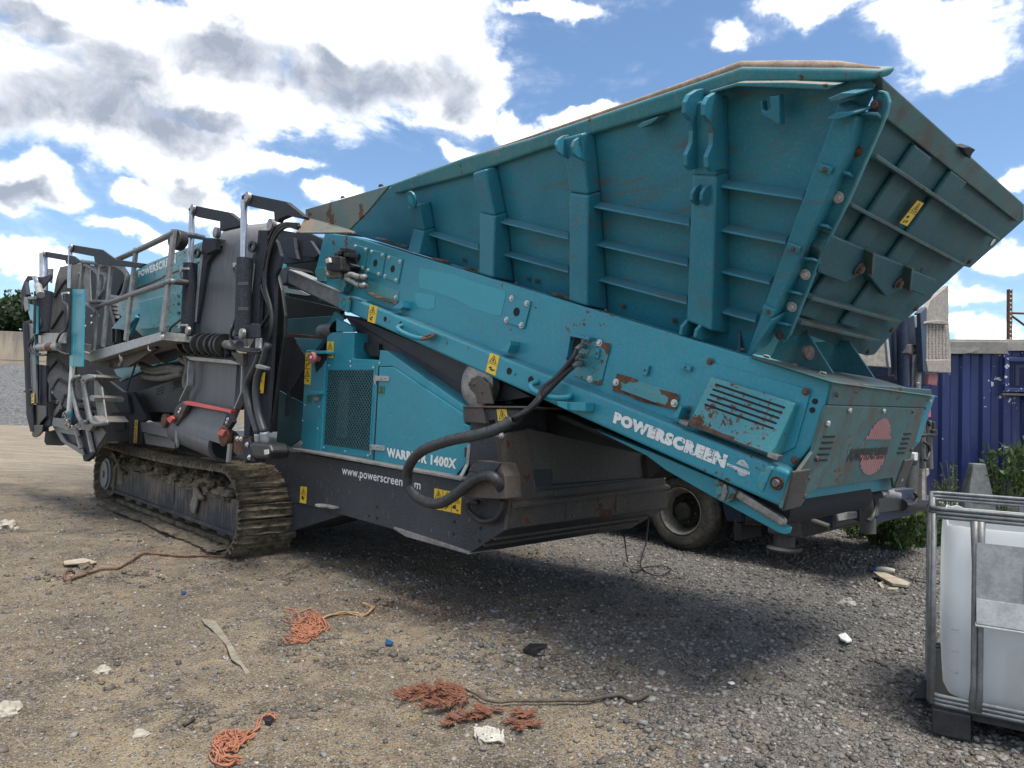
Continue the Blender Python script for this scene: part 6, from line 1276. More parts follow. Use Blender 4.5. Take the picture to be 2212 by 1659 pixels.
for zz in (2.0, 4.0): MB().prism([(-62, 46.98, zz), (-8, 49.98, zz), (-8, 50.02, zz), (-62, 47.02, zz)], (0, 0, .04)).build('wall_joint', 'concrete', WL)
def heap():
    mb = MB(); n = 46; vs = []; rr = np.linspace(0, 1, 26)
    for r in rr:
        for k in range(n):
            t = 2 * math.pi * k / n; x, y = -29.2 + 13.5 * r * math.cos(t), 41.5 + 5.5 * r * math.sin(t)
            vs.append((x, y, max(-.1, 3.35 * (1 - r ** 1.35) + .35 * (vn(np.array(x * 1.3), np.array(y * 1.3)) - .5) * (1 - r * .6) + .16 * (vn(np.array(x * 5.), np.array(y * 5.)) - .5))))
    mb.add(vs, [(i * n + k, i * n + (k + 1) % n, (i + 1) * n + (k + 1) % n, (i + 1) * n + k) for i in range(25) for k in range(n)])
    m = simple('heap_chippings', (0.06, 0.06, 0.062), (0.20, 0.20, 0.20), .85, 0, 9, .9, 6, (1, 1, 1), .12)
    return mb.build('gravel_heap', m, None, smooth=False)
tag(heap(), 'grey heap of crushed stone in front of the concrete wall', 'gravel heap')
bm = bmesh.new(); bmesh.ops.create_cube(bm, size=1); bmesh.ops.bevel(bm, geom=bm.edges[:], offset=.12, segments=2, affect='EDGES'); bmesh.ops.subdivide_edges(bm, edges=bm.edges[:], cuts=2, use_grid_fill=True)
for v in bm.verts: v.co = Vector((v.co.x * 2.2, v.co.y * 1.3, (v.co.z + .5) * 1.45)) * (1 + .10 * noise.noise(v.co * 3))
me = bpy.data.meshes.new('boulder'); bm.to_mesh(me); bm.free(); me.materials.append(simple('boulder_stone', (0.28, 0.235, 0.185), (0.42, 0.36, 0.29), .9, 0, 2.5, .6)); bo = link('boulder', me); bo.location = (-30.4, 38.6, -.1); bo.rotation_euler = (0, 0, .3)
tag(bo, 'squarish tan boulder at the foot of the grey stone heap', 'boulder')
# trees: trunk with limbs and a crown of many leaf clumps
def leafmat(name, c1, c2):
    n = new_mat(name); t = n.node('ShaderNodeAttribute', attribute_name='tone').outputs['Fac']; col = n.mix(t, c1, c2); n.p.inputs['Roughness'].default_value = .55; n.set(n.p.inputs['Base Color'], col)
    tr = n.node('ShaderNodeBsdfTranslucent', {0: col}); mx = n.node('ShaderNodeMixShader', {0: .35, 1: n.p.outputs[0], 2: tr.outputs[0]}); n.l.new(mx.outputs[0], n.out.inputs[0]); return n.m
M['leaf_dark'] = leafmat('dark_leaves', (0.018, 0.035, 0.012), (0.05, 0.085, 0.03)); M['leaf_light'] = leafmat('light_leaves', (0.04, 0.075, 0.02), (0.10, 0.16, 0.05)); M['leaf_weed'] = leafmat('weed_leaves', (0.035, 0.075, 0.018), (0.11, 0.17, 0.045))
M['bark'] = simple('bark', (0.05, 0.04, 0.03), (0.11, 0.09, 0.07), .9, 0, 6, .6, 6, (4, 4, 1))
def leaves(name, pts, size, mat, parent, seed, aspect=.5, updir=None):
    rs = np.random.RandomState(seed); n = len(pts); pts = np.asarray(pts); a = rs.randn(n, 3); a /= np.linalg.norm(a, axis=1, keepdims=True)
    if updir is not None: a = a * .6 + np.asarray(updir); a /= np.linalg.norm(a, axis=1, keepdims=True)
    b = np.cross(a, rs.randn(n, 3)); b /= np.linalg.norm(b, axis=1, keepdims=True); s = size * rs.uniform(.6, 1.3, n)[:, None]
    nn = np.cross(a, b); q = np.stack([pts - a * s * .5, pts + b * s * aspect * .5 + nn * s * .06, pts + a * s * .5, pts - b * s * aspect * .5 + nn * s * .06], 1).reshape(-1, 3)
    me = bpy.data.meshes.new(name); me.vertices.add(4 * n); me.vertices.foreach_set('co', q.astype(np.float32).ravel()); me.loops.add(4 * n); me.loops.foreach_set('vertex_index', np.arange(4 * n, dtype=np.int32)); me.polygons.add(n); me.polygons.foreach_set('loop_start', np.arange(n, dtype=np.int32) * 4); me.update(calc_edges=True)
    at = me.attributes.new('tone', 'FLOAT', 'POINT'); at.data.foreach_set('value', np.repeat(rs.rand(n), 4).astype(np.float32)); me.materials.append(M[mat]); o = link(name, me, parent); o['kind'] = 'stuff'; return o
def tree(label, x, y, hgt_, rad, seed, mat, base=.35, nl=9000, size=.42):
    rs = np.random.RandomState(seed); t = thing('tree', label, 'tree', (x, y, 0)); mb = MB(); mb.tube([(0, 0, -.2), (.1, 0, hgt_ * .3), (-.1, .1, hgt_ * .62), (.1, 0, hgt_ * .9)], [.34, .26, .16, .05], 10); cl_ = []
    for i in range(26):
        z0 = hgt_ * (base + (1 - base) * rs.rand() * .9); az = rs.rand() * 6.283; r = rad * (1 - ((z0 / hgt_ - base) / (1 - base)) ** 2.2 * .62) * rs.uniform(.5, 1.0)
        e = np.array([r * math.cos(az), r * math.sin(az), min(z0 + rs.uniform(.2, .9), hgt_)]); mb.tube([(0, 0, z0 * .8), e * (.5, .5, 1) - (0, 0, .25), e], [.11, .07, .02], 6); cl_ += [(e, rad * rs.uniform(.20, .38)), (e * (.6, .6, 1), rad * rs.uniform(.2, .34))]
    mb.build('trunk', 'bark', t, smooth='auto'); P = []
    for c, r in cl_:
        m = int(nl / len(cl_)); d = rs.randn(m, 3); d /= np.linalg.norm(d, axis=1, keepdims=True); P.append(c + d * (r * rs.rand(m, 1) ** .45) * (1.15, 1.15, .75))
    leaves('crown', np.concatenate(P), size, mat, t, seed + 1, .6); return t
tree('tall dark green tree rising above the concrete wall', -37.5, 54, 9.2, 4.2, 21, 'leaf_dark', .3)
tree('lower light green bushy tree just over the concrete wall', -34.0, 52.0, 7.0, 3.6, 22, 'leaf_light', .25)
tree('dark green tree behind the machine tail beyond the wall', -45.5, 56, 8.6, 4.2, 23, 'leaf_dark', .3)
# ================================================================== blue site cabin on its plinth
cn = np.array([.27, .96, 0]); cn /= np.linalg.norm(cn); ce = np.array([cn[1], -cn[0], 0]); c0 = np.array([6.4, 10.6, 0.0])
CB = thing('site_cabin', 'navy blue corrugated steel site cabin with peeling paint', 'cabin', c0.tolist(), math.atan2(ce[1], ce[0]))
def cl3(zone, p, d=0.0):
    w = hit(*z(zone, p), cn, c0 - cn * d) - c0; return np.array([w @ ce, w @ cn, w[2]])
def cabmat():
    n = new_mat('navy_cabin_flaking'); c = n.co; a = n.noise(c, 1.2, 5); col = n.mix(n.step(a, .35, .65), (0.010, 0.019, 0.088), (0.016, 0.028, 0.118))
    sx = n.node('ShaderNodeSeparateXYZ', {0: c}); near = n.math('MULTIPLY', n.step(n.math('ABSOLUTE', n.math('SUBTRACT', sx.outputs[0], 1.1)), .75, .1), n.step(sx.outputs[2], 1.2, 2.3))
    f = n.math('ADD', n.noise(c, 9, 6, .62), n.math('MULTIPLY', near, .12)); col = n.mix(n.step(f, .70, .715), col, (0.62, 0.63, 0.63))
    col = n.mix(n.math('MULTIPLY', n.step(n.noise(n.scale(c, (8, 8, .6)), 2, 5, .6), .55, .8), .3), col, (0.12, 0.13, 0.17)); col = n.mix(n.math('MULTIPLY', n.step(sx.outputs[2], 1.0, .45), .3), col, (0.14, 0.13, 0.12))
    return fin(n, col, .42, 0, n.noise(c, 3, 3), .006, .4)
M['cabin'] = cabmat()
prof = []; x = -5.2; P_ = .268
while x < 3.4:
    prof += [(x, 0), (x + .085, 0), (x + .12, .045), (x + .225, .045)]; x += P_
mb = MB(); vs = []; ZS = (.52, 1.3, 2.1, 2.84)
for (px_, d) in prof:
    for zz in ZS: vs.append((px_, d, zz))
k = len(ZS); mb.add(vs, [(i * k + j, i * k + j + 1, (i + 1) * k + j + 1, (i + 1) * k + j) for i in range(len(prof) - 1) for j in range(k - 1)])
cw = mb.build('corrugated_wall', 'cabin', CB); sd_ = cw.modifiers.new('thickness', 'SOLIDIFY'); sd_.thickness = .01; sd_.offset = 1
MB().box((-5.2, .06, .5), (3.4, 2.4, 2.83)).build('cabin_body', 'cabin', CB)
MB().prism([(-5.25, -.05, 2.72), (1.0, -.05, 2.70), (1.0, -.07, 2.88), (-5.25, -.07, 2.90)], (0, .08, 0)).build('roof_flashing', 'concrete', CB, .006)
lp1 = [cl3('K', p, .06) for p in [(400, 570), (778, 568), (772, 612), (745, 632), (700, 645), (660, 652), (400, 648)]]; MB().prism(lp1, (0, .02, 0)).build('roof_flashing', 'concrete', CB, .004)
lp2 = [cl3('K', p, .035) for p in [(765, 572), (1400, 572), (1400, 632), (760, 632)]]; MB().prism(lp2, (0, .02, 0)).build('roof_flashing', 'concrete', CB, .004)
MB().box((-5.25, -.03, 2.86), (3.45, 2.5, 2.92)).build('roof', 'concrete', CB, .01)
MB().box((-5.2, -.04, .46), (3.4, 2.4, .53)).build('base_rail', 'cabin', CB, .005)
wq = [cl3('K', p, .08) for p in [(955, 676), (1250, 672), (1250, 908), (920, 900)]]
lo_w, hi_w = np.min(wq, 0), np.max(wq, 0); x0, x1, zz0, zz1 = wq[3][0], wq[3][0] + .75, wq[3][2], wq[0][2]
WN = MB().box((x0 + .06, -.04, zz0 + .06), (x0 + .7, -.03, zz1 - .06)).build('window', 'void', CB)
for b_ in (((x0, zz0), (x1, zz0 + .06)), ((x0, zz1 - .06), (x1, zz1)), ((x0, zz0 + .06), (x0 + .06, zz1 - .06))): MB().box((b_[0][0], -.09, b_[0][1]), (b_[1][0], -.0, b_[1][1])).build('window_frame', 'cabin', WN, .006)
MB().box((x0 + .16, -.05, zz0 + .1), (x0 + .2, -.042, zz1 - .1)).build('inner_frame', 'truck_grey', WN); MB().box((x0 + .2, -.05, zz1 - .14), (x0 + .6, -.042, zz1 - .1)).build('inner_frame', 'truck_grey', WN)
mb = MB()
for i in range(24): mb.box((x0 + .06 + i * .028, -.075, zz0 + .06), (x0 + .063 + i * .028, -.072, zz1 - .06))
for i in range(22): mb.box((x0 + .06, -.079, zz0 + .06 + i * (zz1 - zz0 - .12) / 22), (x1, -.076, zz0 + .063 + i * (zz1 - zz0 - .12) / 22))
mb.build('window_mesh', 'blue_paint', WN)
MB().box((x0 - .03, -.1, zz0 - .05), (x1, -.0, zz0 - .02)).build('window_sill', 'truck_grey', WN)
pln = MB().box((-5.3, -.25, -.2), (3.6, 2.6, .46)).build('concrete_plinth', 'concrete', None, .02); pln.location = c0.tolist(); pln.rotation_euler = CB.rotation_euler; tag(pln, 'low concrete plinth carrying the blue site cabin', 'plinth')
# pallet rack behind it
def rack(x, y, h, label):
    t = thing('rack_frame', label, 'storage rack', (x, y, 0))
    for dx in (0, 1.05):
        MB().box((dx, 0, 0), (dx + .075, .07, h)).build('upright', 'rust', t, .004)
        mb = MB()
        for i in range(int((h - 2.6) / .09)): mb.add([(dx + .037 + .017 * math.cos(a), -.003, 2.7 + i * .09 + .017 * math.sin(a)) for a in np.linspace(0, 6.283, 9)[:-1]], [tuple(range(8))])
        mb.build('upright_holes', 'white_paint', t)
    zz = h - .48
    while zz > 1.0:
        MB().tube([(.1, .05, zz), (1.08, .05, zz)], .022, 8).build('tie', 'rust', t); MB().tube([(.1, .05, zz - .06), (1.08, .05, zz - .75 if int(zz * 10) % 2 else zz - .7)], .022, 8).build('tie', 'rust', t); zz -= .85
    return t
rack(10.02, 14, 4.42, 'rusty perforated rack upright standing behind the blue cabin'); rack(7.0, 15.4, 4.9, 'rusty rack upright half hidden behind the raised ramp')

# ================================================================== beavertail truck with raised ramps, parallel to the machine
T = thing('beavertail_truck', 'grimy navy beavertail truck with raised loading ramps behind the feed hopper', 'truck', ORG.tolist(), MROT)
BT = 4.42; AE = 4.85
def wheel(c, r, w, par, ny=-1.0):
    ax = (0, ny, 0); wl = thing_part('wheel', par)
    MB().lathe(c, ax, [(r * .60, -w), (r * .86, -w * 1.02), (r * .97, -w * .9), (r, -w * .72), (r, -w * .28), (r * .97, -w * .1), (r * .86, .015), (r * .70, .02), (r * .62, 0), (r * .58, -.02)], 56).build('tyre', 'tyre', wl, smooth='auto')
    MB().lathe(c, ax, [(r * .62, .004), (r * .60, .012), (r * .575, -.0), (r * .55, -.03), (r * .52, -.10), (r * .46, -.16), (r * .30, -.165), (0, -.165)], 48).build('rim', 'wheel', wl, smooth='auto')
    MB().lathe(np.array(c) + np.array(ax) * -.163, ax, [(r * .46, 0), (r * .44, .012), (r * .3, .02), (r * .24, .05), (r * .22, .12), (r * .17, .135), (0, .135)], 36).build('hub', 'wheel_dark', wl, smooth='auto')
    for i in range(6):
        t = i * math.pi / 3 + .4; d = np.array([math.cos(t), 0, math.sin(t)]); MB().lathe(np.array(c) + d * r * .38 + np.array(ax) * -.148, ax, [(0, 0), (r * .085, 0)], 14).build('hand_hole', 'void', wl)
        t += .5; d = np.array([math.cos(t), 0, math.sin(t)]); MB().lathe(np.array(c) + d * r * .30 + np.array(ax) * -.14, ax, [(.018, 0), (.018, .03), (0, .03)], 6).build('wheel_nut', 'bolt_rust', wl)
def thing_part(name, par):
    o = bpy.data.objects.new(name, None); COL.objects.link(o); o.parent = par; return o
wc = np.array([2.575, BT, .462])
wheel(wc, .462, .27, T); wheel(wc + (0, .30, 0), .462, .27, T); wheel(wc + (0, 2.2, 0), .462, .27, T, 1.0)
wheel(wc + (-3.6, .05, 0), .462, .27, T)
MB().box((-1.6, BT + .65, .62), (4.3, BT + .78, .86)).build('chassis_rail', 'truck_grey', T, .006); MB().box((-1.6, BT + 1.5, .62), (4.3, BT + 1.63, .86)).build('chassis_rail', 'truck_grey', T, .006)
MB().prism([(-1.8, BT - .05, 1.02), (3.1, BT - .05, 1.02), (AE - .1, BT - .05, .72), (AE - .1, BT - .05, .60), (3.1, BT - .05, .88), (-1.8, BT - .05, .88)], (0, 2.35, 0)).build('deck', 'truck', T, .006)
MB().box((-3.6, BT, .6), (-1.9, BT + 2.3, 2.6)).build('cab', 'truck', T, .08)
MB().box((wc[0] - .1, BT + .4, wc[2] - .06), (wc[0] + .1, BT + 1.9, wc[2] + .06)).build('axle', 'wheel_dark', T, .02)
def tp_(name, mat, zone, pts, b, t, bev=.005): return plate(name, mat, T, zone, pts, b, t, bev)
tp_('mudguard', 'truck', 'F', [(1000, 1250), (1140, 1250), (1140, 1395), (1035, 1385), (1015, 1330)], BT + .1, .4)
tp_('mud_flap', 'rubber', 'F', [(1085, 1395), (1135, 1400), (1145, 1525), (1090, 1530), (1080, 1440)], BT + .1, .5)
tp_('tool_tray', 'truck_grey', 'F', [(1140, 1330), (1300, 1345), (1300, 1420), (1170, 1405), (1160, 1440), (1145, 1440)], BT + .2, .1); tp_('tool_tray_rail', 'rust', 'F', [(1165, 1395), (1290, 1405), (1290, 1420), (1165, 1412)], BT + .15, .03, .003)
rx = sb('F', (1330, 1400), BT); ry = sb('F', (1580, 1520), BT)
MB().prism(pb('F', [(1325, 1380), (1440, 1400), (1580, 1360), (1585, 1515), (1510, 1500), (1330, 1475)], BT), (0, 2.3, 0)).build('rear_crossmember', 'truck_grey', T, .02)
MB().prism(pb('F', [(1480, 1350), (1790, 1350), (1790, 1440), (1585, 1500), (1480, 1470)], BT + .02), (0, 2.2, 0)).build('rear_underframe', 'truck_grey', T, .01)
fc = sb('F', (1455, 1500), BT + .15); MB().lathe(fc, (0, 0, -1), [(0, -.1), (.11, -.1), (.11, .1), (.17, .105), (.19, .125), (.17, .15), (0, .15)], 28).build('stabiliser_foot', 'truck_grey', T, smooth='auto')
MB().cyl(sb('F', (1655, 1385), BT - .05), sb('F', (1780, 1430), BT - .05), .035, 12).build('grab_bar', 'truck_grey', T)
tp_('tail_box', 'truck', 'F', [(1690, 1330), (1805, 1325), (1805, 1435), (1790, 1440), (1690, 1400)], BT - .02, .1)
for q in ([(650, 1200), (770, 1180), (772, 1212), (640, 1240)],): tp_('number_plate_holder', 'white_paint', 'J', q, BT + .3, .02, .003)
lq_ = [sa('J', p, AE - .25) for p in [(640, 1190), (775, 1185), (775, 1225), (655, 1245)]]
MB().prism(lq_, (.02, 0, 0)).build('lamp_board', 'galv', T, .004)
def ta(name, mat, zone, pts, a, t, bev=.005): return MB().prism([sa(zone, p, a) for p in pts], (-t, 0, 0)).build(name, mat, T, bev)
RP1 = ta('ramp', 'ramp', 'K', [(412, 370), (440, 300), (555, 205), (557, 455), (572, 640), (572, 778), (425, 772), (405, 690)], AE + .05, .05); ta('ramp_side', 'truck', 'K', [(372, 385), (415, 345), (412, 700), (425, 772), (392, 770), (388, 690)], AE + .07, .06)
ta('ramp', 'ramp', 'K', [(-60, 480), (150, 470), (165, 560), (182, 740), (-20, 728)], AE + .05, .05); ta('ramp_side', 'galv', 'K', [(150, 560), (166, 560), (182, 742), (168, 738)], AE + .07, .06)
ta('ramp_lip', 'ramp', 'K', [(405, 455), (558, 462), (556, 440), (500, 430), (410, 440)], AE + .09, .05, .01); ta('ramp_lip', 'ramp', 'K', [(408, 690), (572, 688), (572, 778), (425, 772)], AE + .08, .05, .012)
mb = MB(); nrow = 0
for r in range(24):
    for c_ in range(6):
        u, v = (c_ + .5 + .25 * (r % 2)) / 6.5, (r + .5) / 24; x = 418 + u * 145; y = 470 + v * 210 if True else 0
        p = sa('K', (x, y), AE + .055); mb.obox(p, (.004, 0, 0), (0, .012, .012), (0, -.004, .004))
mb.build('ramp_tread', 'ramp', RP1, kind='stuff')
for nm, m_, q in [('mast', 'truck', [(165, 500), (235, 470), (235, 830), (165, 800)]), ('mast', 'truck', [(290, 420), (330, 400), (385, 480), (390, 760), (420, 780), (425, 860), (290, 840)])]: ta(nm, m_, 'K', q, AE - .2, .2)
MB().cyl(sa('K', (255, 400), AE - .1), sa('K', (262, 860), AE - .1), .06, 14).build('ramp_ram', 'truck', T, smooth='auto'); MB().cyl(sa('K', (352, 640), AE - .1), sa('K', (345, 880), AE - .1), .05, 14).build('ramp_ram', 'bare', T, smooth='auto')
ta('pivot_bracket', 'truck_grey', 'K', [(305, 590), (345, 588), (372, 640), (330, 662), (300, 650)], AE - .02, .08, .01); bolt(sa('K', (330, 632), AE - .02), (1, 0, 0), .05, T, 'bolt_rust')
MB().tube(smoothpts([sa('K', p, AE + .02) for p in [(338, 400), (345, 480), (365, 560), (382, 620)]]), .012, 8).build('cable', 'white_paint', T, smooth=True)
ta('marker_board', 'red_knob', 'K', [(428, 785), (470, 778), (490, 785), (480, 860), (425, 850)], AE - .05, .03); ta('marker_board', 'rust', 'K', [(420, 975), (440, 970), (440, 1010), (400, 1030)], AE + .02, .05); ta('tail_lamp', 'red', 'K', [(400, 1010), (440, 1005), (442, 1066), (392, 1064)], AE + .05, .05)
for a_, b_, r_, m_ in [((370, 1100), (378, 1640), .055, 'truck_grey'), ((415, 1090), (425, 1400), .05, 'truck_grey'), ((345, 1300), (330, 1580), .035, 'truck_grey'), ((318, 1380), (308, 1560), .05, 'truck_grey'), ((30, 1600), (30, 1820), .07, 'truck_grey'), ((62, 1600), (62, 1700), .05, 'bare'), ((130, 1560), (210, 1575), .06, 'galv_dirty'), ((80, 1570), (180, 1560), .035, 'galv_dirty')]:
    MB().cyl(sa('K', a_, AE - .05), sa('K', b_, AE - .05), r_, 14).build('rear_strut', m_, T, smooth='auto')
for q, m_ in [([(385, 1110), (410, 1105), (405, 1340), (385, 1340)], 'truck_grey'), ([(385, 1405), (430, 1400), (432, 1440), (410, 1460), (415, 1610), (385, 1610)], 'ramp'), ([(335, 1300), (358, 1295), (356, 1350), (336, 1350)], 'white_paint'), ([(208, 1540), (330, 1530), (335, 1600), (208, 1605)], 'truck'), ([(60, 1460), (200, 1440), (205, 1530), (60, 1560)], 'void'), ([(60, 1580), (380, 1610), (385, 1650), (60, 1700)], 'black')]: ta('rear_fitting', m_, 'K', q, AE, .12, .008)
MB().lathe(sa('K', (452, 1150), AE), (0, 0, 1), [(0, -.06), (.05, -.06), (.05, .0), (.035, .01), (.035, .09), (.02, .1), (0, .1)], 16).build('coupling', 'black', T, smooth='auto')
for p in [[(382, 1185), (430, 1180), (465, 1185)], [(398, 1230), (425, 1250), (432, 1290), (420, 1330), (405, 1345)], [(40, 1480), (60, 1560), (80, 1640), (60, 1720), (30, 1740)], [(60, 1480), (85, 1570), (92, 1650), (75, 1720)], [(335, 1560), (350, 1590), (330, 1630), (290, 1640)], [(410, 1080), (425, 1100), (432, 1120)]]:
    MB().tube(smoothpts([sa('K', q, AE + .05) for q in p]), .018, 8).build('air_line', 'rubber', T, smooth=True)
MB().cyl(sa('K', (250, 1640), AE + .0), sa('K', (385, 1640), AE + .0), .06, 14).build('rear_roller', 'black', T, smooth='auto')

# ================================================================== IBC tote, its tank cut open at the top
g0 = gp('X', (2013, 1586)); e1 = np.array([.857, -.516, 0]); e1 /= np.linalg.norm(e1)
I = thing('intermediate_bulk_container', 'caged white plastic bulk tank with its top cut open on a black pallet', 'bulk container', (g0[0], g0[1], 0), math.atan2(e1[1], e1[0]))
def plast():
    n = new_mat('milky_polythene'); c = n.co; zz = n.node('ShaderNodeSeparateXYZ', {0: c}).outputs[2]; a = n.noise(c, 3.5, 6, .6); b = n.noise(n.scale(c, (1, 1, .3)), 5, 4, .6)
    st = n.step(n.math('ADD', zz, n.math('MULTIPLY', n.math('SUBTRACT', a, .5), .55)), .78, .42); col = n.mix(n.math('MULTIPLY', st, .55), (0.92, 0.93, 0.92), (0.60, 0.62, 0.65)); col = n.mix(n.math('MULTIPLY', n.step(b, .55, .75), .25), col, (0.5, 0.48, 0.42))
    n.p.inputs['Roughness'].default_value = .35; n.set(n.p.inputs['Base Color'], col); tr = n.node('ShaderNodeBsdfTranslucent', {0: col}); mx = n.node('ShaderNodeMixShader', {0: .62, 1: n.p.outputs[0], 2: tr.outputs[0]}); n.l.new(mx.outputs[0], n.out.inputs[0]); return n.m
M['white_plastic'] = plast(); M['pallet'] = simple('black_pallet_plastic', (0.012, 0.012, 0.013), (0.035, 0.034, 0.033), .55, 0, 8, .15, dusty=.4)
WX, WY = 1.2, 1.0
def rrect(x0, y0, x1, y1, r, n=6):
    out = []
    for cx, cy, t0 in ((x1 - r, y1 - r, 0), (x0 + r, y1 - r, 90), (x0 + r, y0 + r, 180), (x1 - r, y0 + r, 270)):
        for i in range(n + 1): t = math.radians(t0 + 90 * i / n); out.append((cx + r * math.cos(t), cy + r * math.sin(t)))
    return out
# tank: shell with swelling sides and a ragged cut rim
mb = MB(); levels = [(.175, .10), (.19, .05), (.24, .028), (.45, .02), (.7, .022), (.9, .024), (1.02, .03), (1.10, .045)]; ring_n = 0; vs = []
for li, (h, ins) in enumerate(levels):
    r_ = rrect(ins + .02, ins + .02, WX - ins - .02, WY - ins - .02, .10, 8); ring_n = len(r_)
    for k, (x, y) in enumerate(r_):
        hh = h
        if li == len(levels) - 1: hh = 1.075 + .035 * noise.noise(Vector((k * .31, 3, 0))) + (.02 if y > .5 else 0)
        vs.append((x, y, hh))
n = ring_n; mb.add(vs, [(i * n + k, i * n + (k + 1) % n, (i + 1) * n + (k + 1) % n, (i + 1) * n + k) for i in range(len(levels) - 1) for k in range(n)] + [tuple(range(n - 1, -1, -1))])
tk = mb.build('tank', 'white_plastic', I, smooth='auto'); sd = tk.modifiers.new('thickness', 'SOLIDIFY'); sd.thickness = .006; sd.offset = -1
for i in range(3):
    h = .33 + i * .11; MB().box((.075, -.0, h), (.115, .012, h + .006)).build('level_mark', 'galv', tk)
# pallet
PL = MB().box((.0, .0, .135), (WX, WY, .165)).build('pallet_deck', 'pallet', I, .008)
for x0 in (0, .52, WX - .17):
    for y0 in (0, .42, WY - .17): MB().prism([(x0, y0, .0), (x0 + .17, y0, .0), (x0 + .17, y0 + .17, .0), (x0, y0 + .17, .0)], (0, 0, .135)).build('pallet_foot', 'pallet', I, .01)
for y0 in (.02, .44, WY - .15): MB().box((.17, y0 + .01, .1), (WX - .17, y0 + .12, .134)).build('pallet_skid', 'pallet', I, .006)
# cage
def loop(zz, name, r=.011, off=.0):
    for k in range(3):
        p = rrect(-.012 - off, -.012 - off, WX + .012 + off, WY + .012 + off, .06, 6); P = [(x, y, zz + k * .021) for x, y in p]; P.append(P[0]); MB().tube(P, r, 8, False).build(name, 'cage', I, smooth=True)
loop(.165, 'cage_rail'); loop(1.125, 'cage_rail')
def upright(x, y, w, d, lean=0.0): 
    MB().bar((x - lean, y, .16), (x, y, 1.15), w, d, (0, 1, 0) if d < w else (1, 0, 0)).build('cage_upright', 'cage', I, .006)
for x, y in ((-.012, .012), (WX + .012, .012), (-.012, WY - .012), (WX + .012, WY - .012)):
    for k in (-.012, .012):
        MB().tube([(x + (.0 if k > 0 else (.012 if x < .5 else -.012)), y + k, .16), (x + (.0 if k > 0 else (.012 if x < .5 else -.012)), y + k, 1.14)], .013, 8).build('cage_upright', 'cage', I, smooth=True)
for x in (.19, .47, .76, 1.02):
    P = [(x - .018, -.012, .17), (x - .012, -.018, .3), (x - .010, -.018, .9), (x - .012, -.012, 1.12)]
    MB().tube(P, [.02, .014, .014, .02], 8).build('cage_upright', 'cage', I, smooth=True); MB().tube([(p[0] + .026, p[1], p[2]) for p in P], [.02, .014, .014, .02], 8).build('cage_upright', 'cage', I, smooth=True)
    MB().bar((x, WY + .012, .17), (x, WY + .012, 1.12), .045, .02, (0, 1, 0)).build('cage_upright', 'cage', I, .006)
for y in (.33, .66):
    for xx in (-.012, WX + .012): MB().bar((xx, y, .17), (xx, y, 1.12), .02, .045, (1, 0, 0)).build('cage_upright', 'cage', I, .006)
SH = MB().prism([(.185, -.034, .735), (.86, -.034, .735), (.86, -.034, 1.015), (.185, -.034, 1.015)], (0, .004, 0)).build('label_plate', 'galv', I)
MB().prism([(.375, -.036, .75), (.86, -.036, .75), (.86, -.036, 1.005), (.385, -.036, 1.005)], (0, .002, 0)).build('old_label', 'old_label', SH)
MB().prism([(.185, -.034, .735), (.86, -.034, .735), (.86, -.062, .615), (.185, -.062, .615)], (0, -.004, .002)).build('plate_flap', 'galv', I, .002)
MB().prism([(.18, -.068, .602), (.86, -.068, .602), (.86, -.055, .62), (.18, -.055, .62)], (0, .0, .006)).build('flap_edge', 'galv', I, .002)
lettering('15', [np.array(p) for p in [(.50, -.06, .655), (.56, -.06, .655), (.56, -.066, .61), (.50, -.066, .61)]], 'ink', SH, .03, .004)
MB().box((.60, -.045, .14), (.66, -.02, .235)).build('cage_clamp', 'galv', I, .004)
MB().box((.615, -.05, .165), (.645, -.045, .2)).build('clamp_bolt', 'bare', I, .004)

# ================================================================== weeds, post and rubbish
M['stem'] = simple('weed_stem', (0.06, 0.08, 0.03), (0.13, 0.14, 0.06), .7, 0, 9, .1)
def weed(x, y, h, rad, n, size, seed, label, group, mat='leaf_weed', zb=None, asp=.42):
    rs = np.random.RandomState(seed); t = thing('weed', label, 'plant', (x, y, float(hgt(x, y)) if zb is None else zb), 0, group); mb = MB(); P = []
    for i in range(n):
        a = rs.rand() * 6.283; d = rad * rs.rand() ** .6; b = np.array([math.cos(a) * d * .35, math.sin(a) * d * .35, 0]); e = np.array([math.cos(a) * d, math.sin(a) * d, h * rs.uniform(.5, 1.0)]); m = (b + e) / 2 + np.array([0, 0, h * .12])
        pts = smoothpts([b, m, e], 4); mb.tube(pts, [.006] * len(pts), 5)
        for k in range(34):
            q = rs.uniform(.15, 1.0); idx = min(int(q * (len(pts) - 1)), len(pts) - 2); P.append(pts[idx] + (pts[idx + 1] - pts[idx]) * rs.rand() + rs.randn(3) * size * .7)
    mb.build('stem', 'stem', t); leaves('leaves', P[::2], size * 1.45, mat, t, seed + 5, asp, (0, 0, .4)); return t
GW = 'weeds along the cabin plinth'
for i, (px_, py_, h, r, n, s) in enumerate([(1945, 1190, .50, .32, 30, .07), (1985, 1180, .55, .3, 26, .075), (2018, 1178, .6, .3, 24, .07), (1895, 1180, .40, .3, 26, .06), (1850, 1165, .35, .3, 22, .05)]):
    g_ = gp('X', (px_, py_)); weed(g_[0], g_[1], h, r, n, s, 60 + i, ['bright green weed clump just behind the truck tail', 'tall green weed with broad leaves at the plinth foot', 'green weed against the left side of the bulk tank', 'low green weed under the truck tail', 'small dark weed in the shade under the truck'][i], GW)
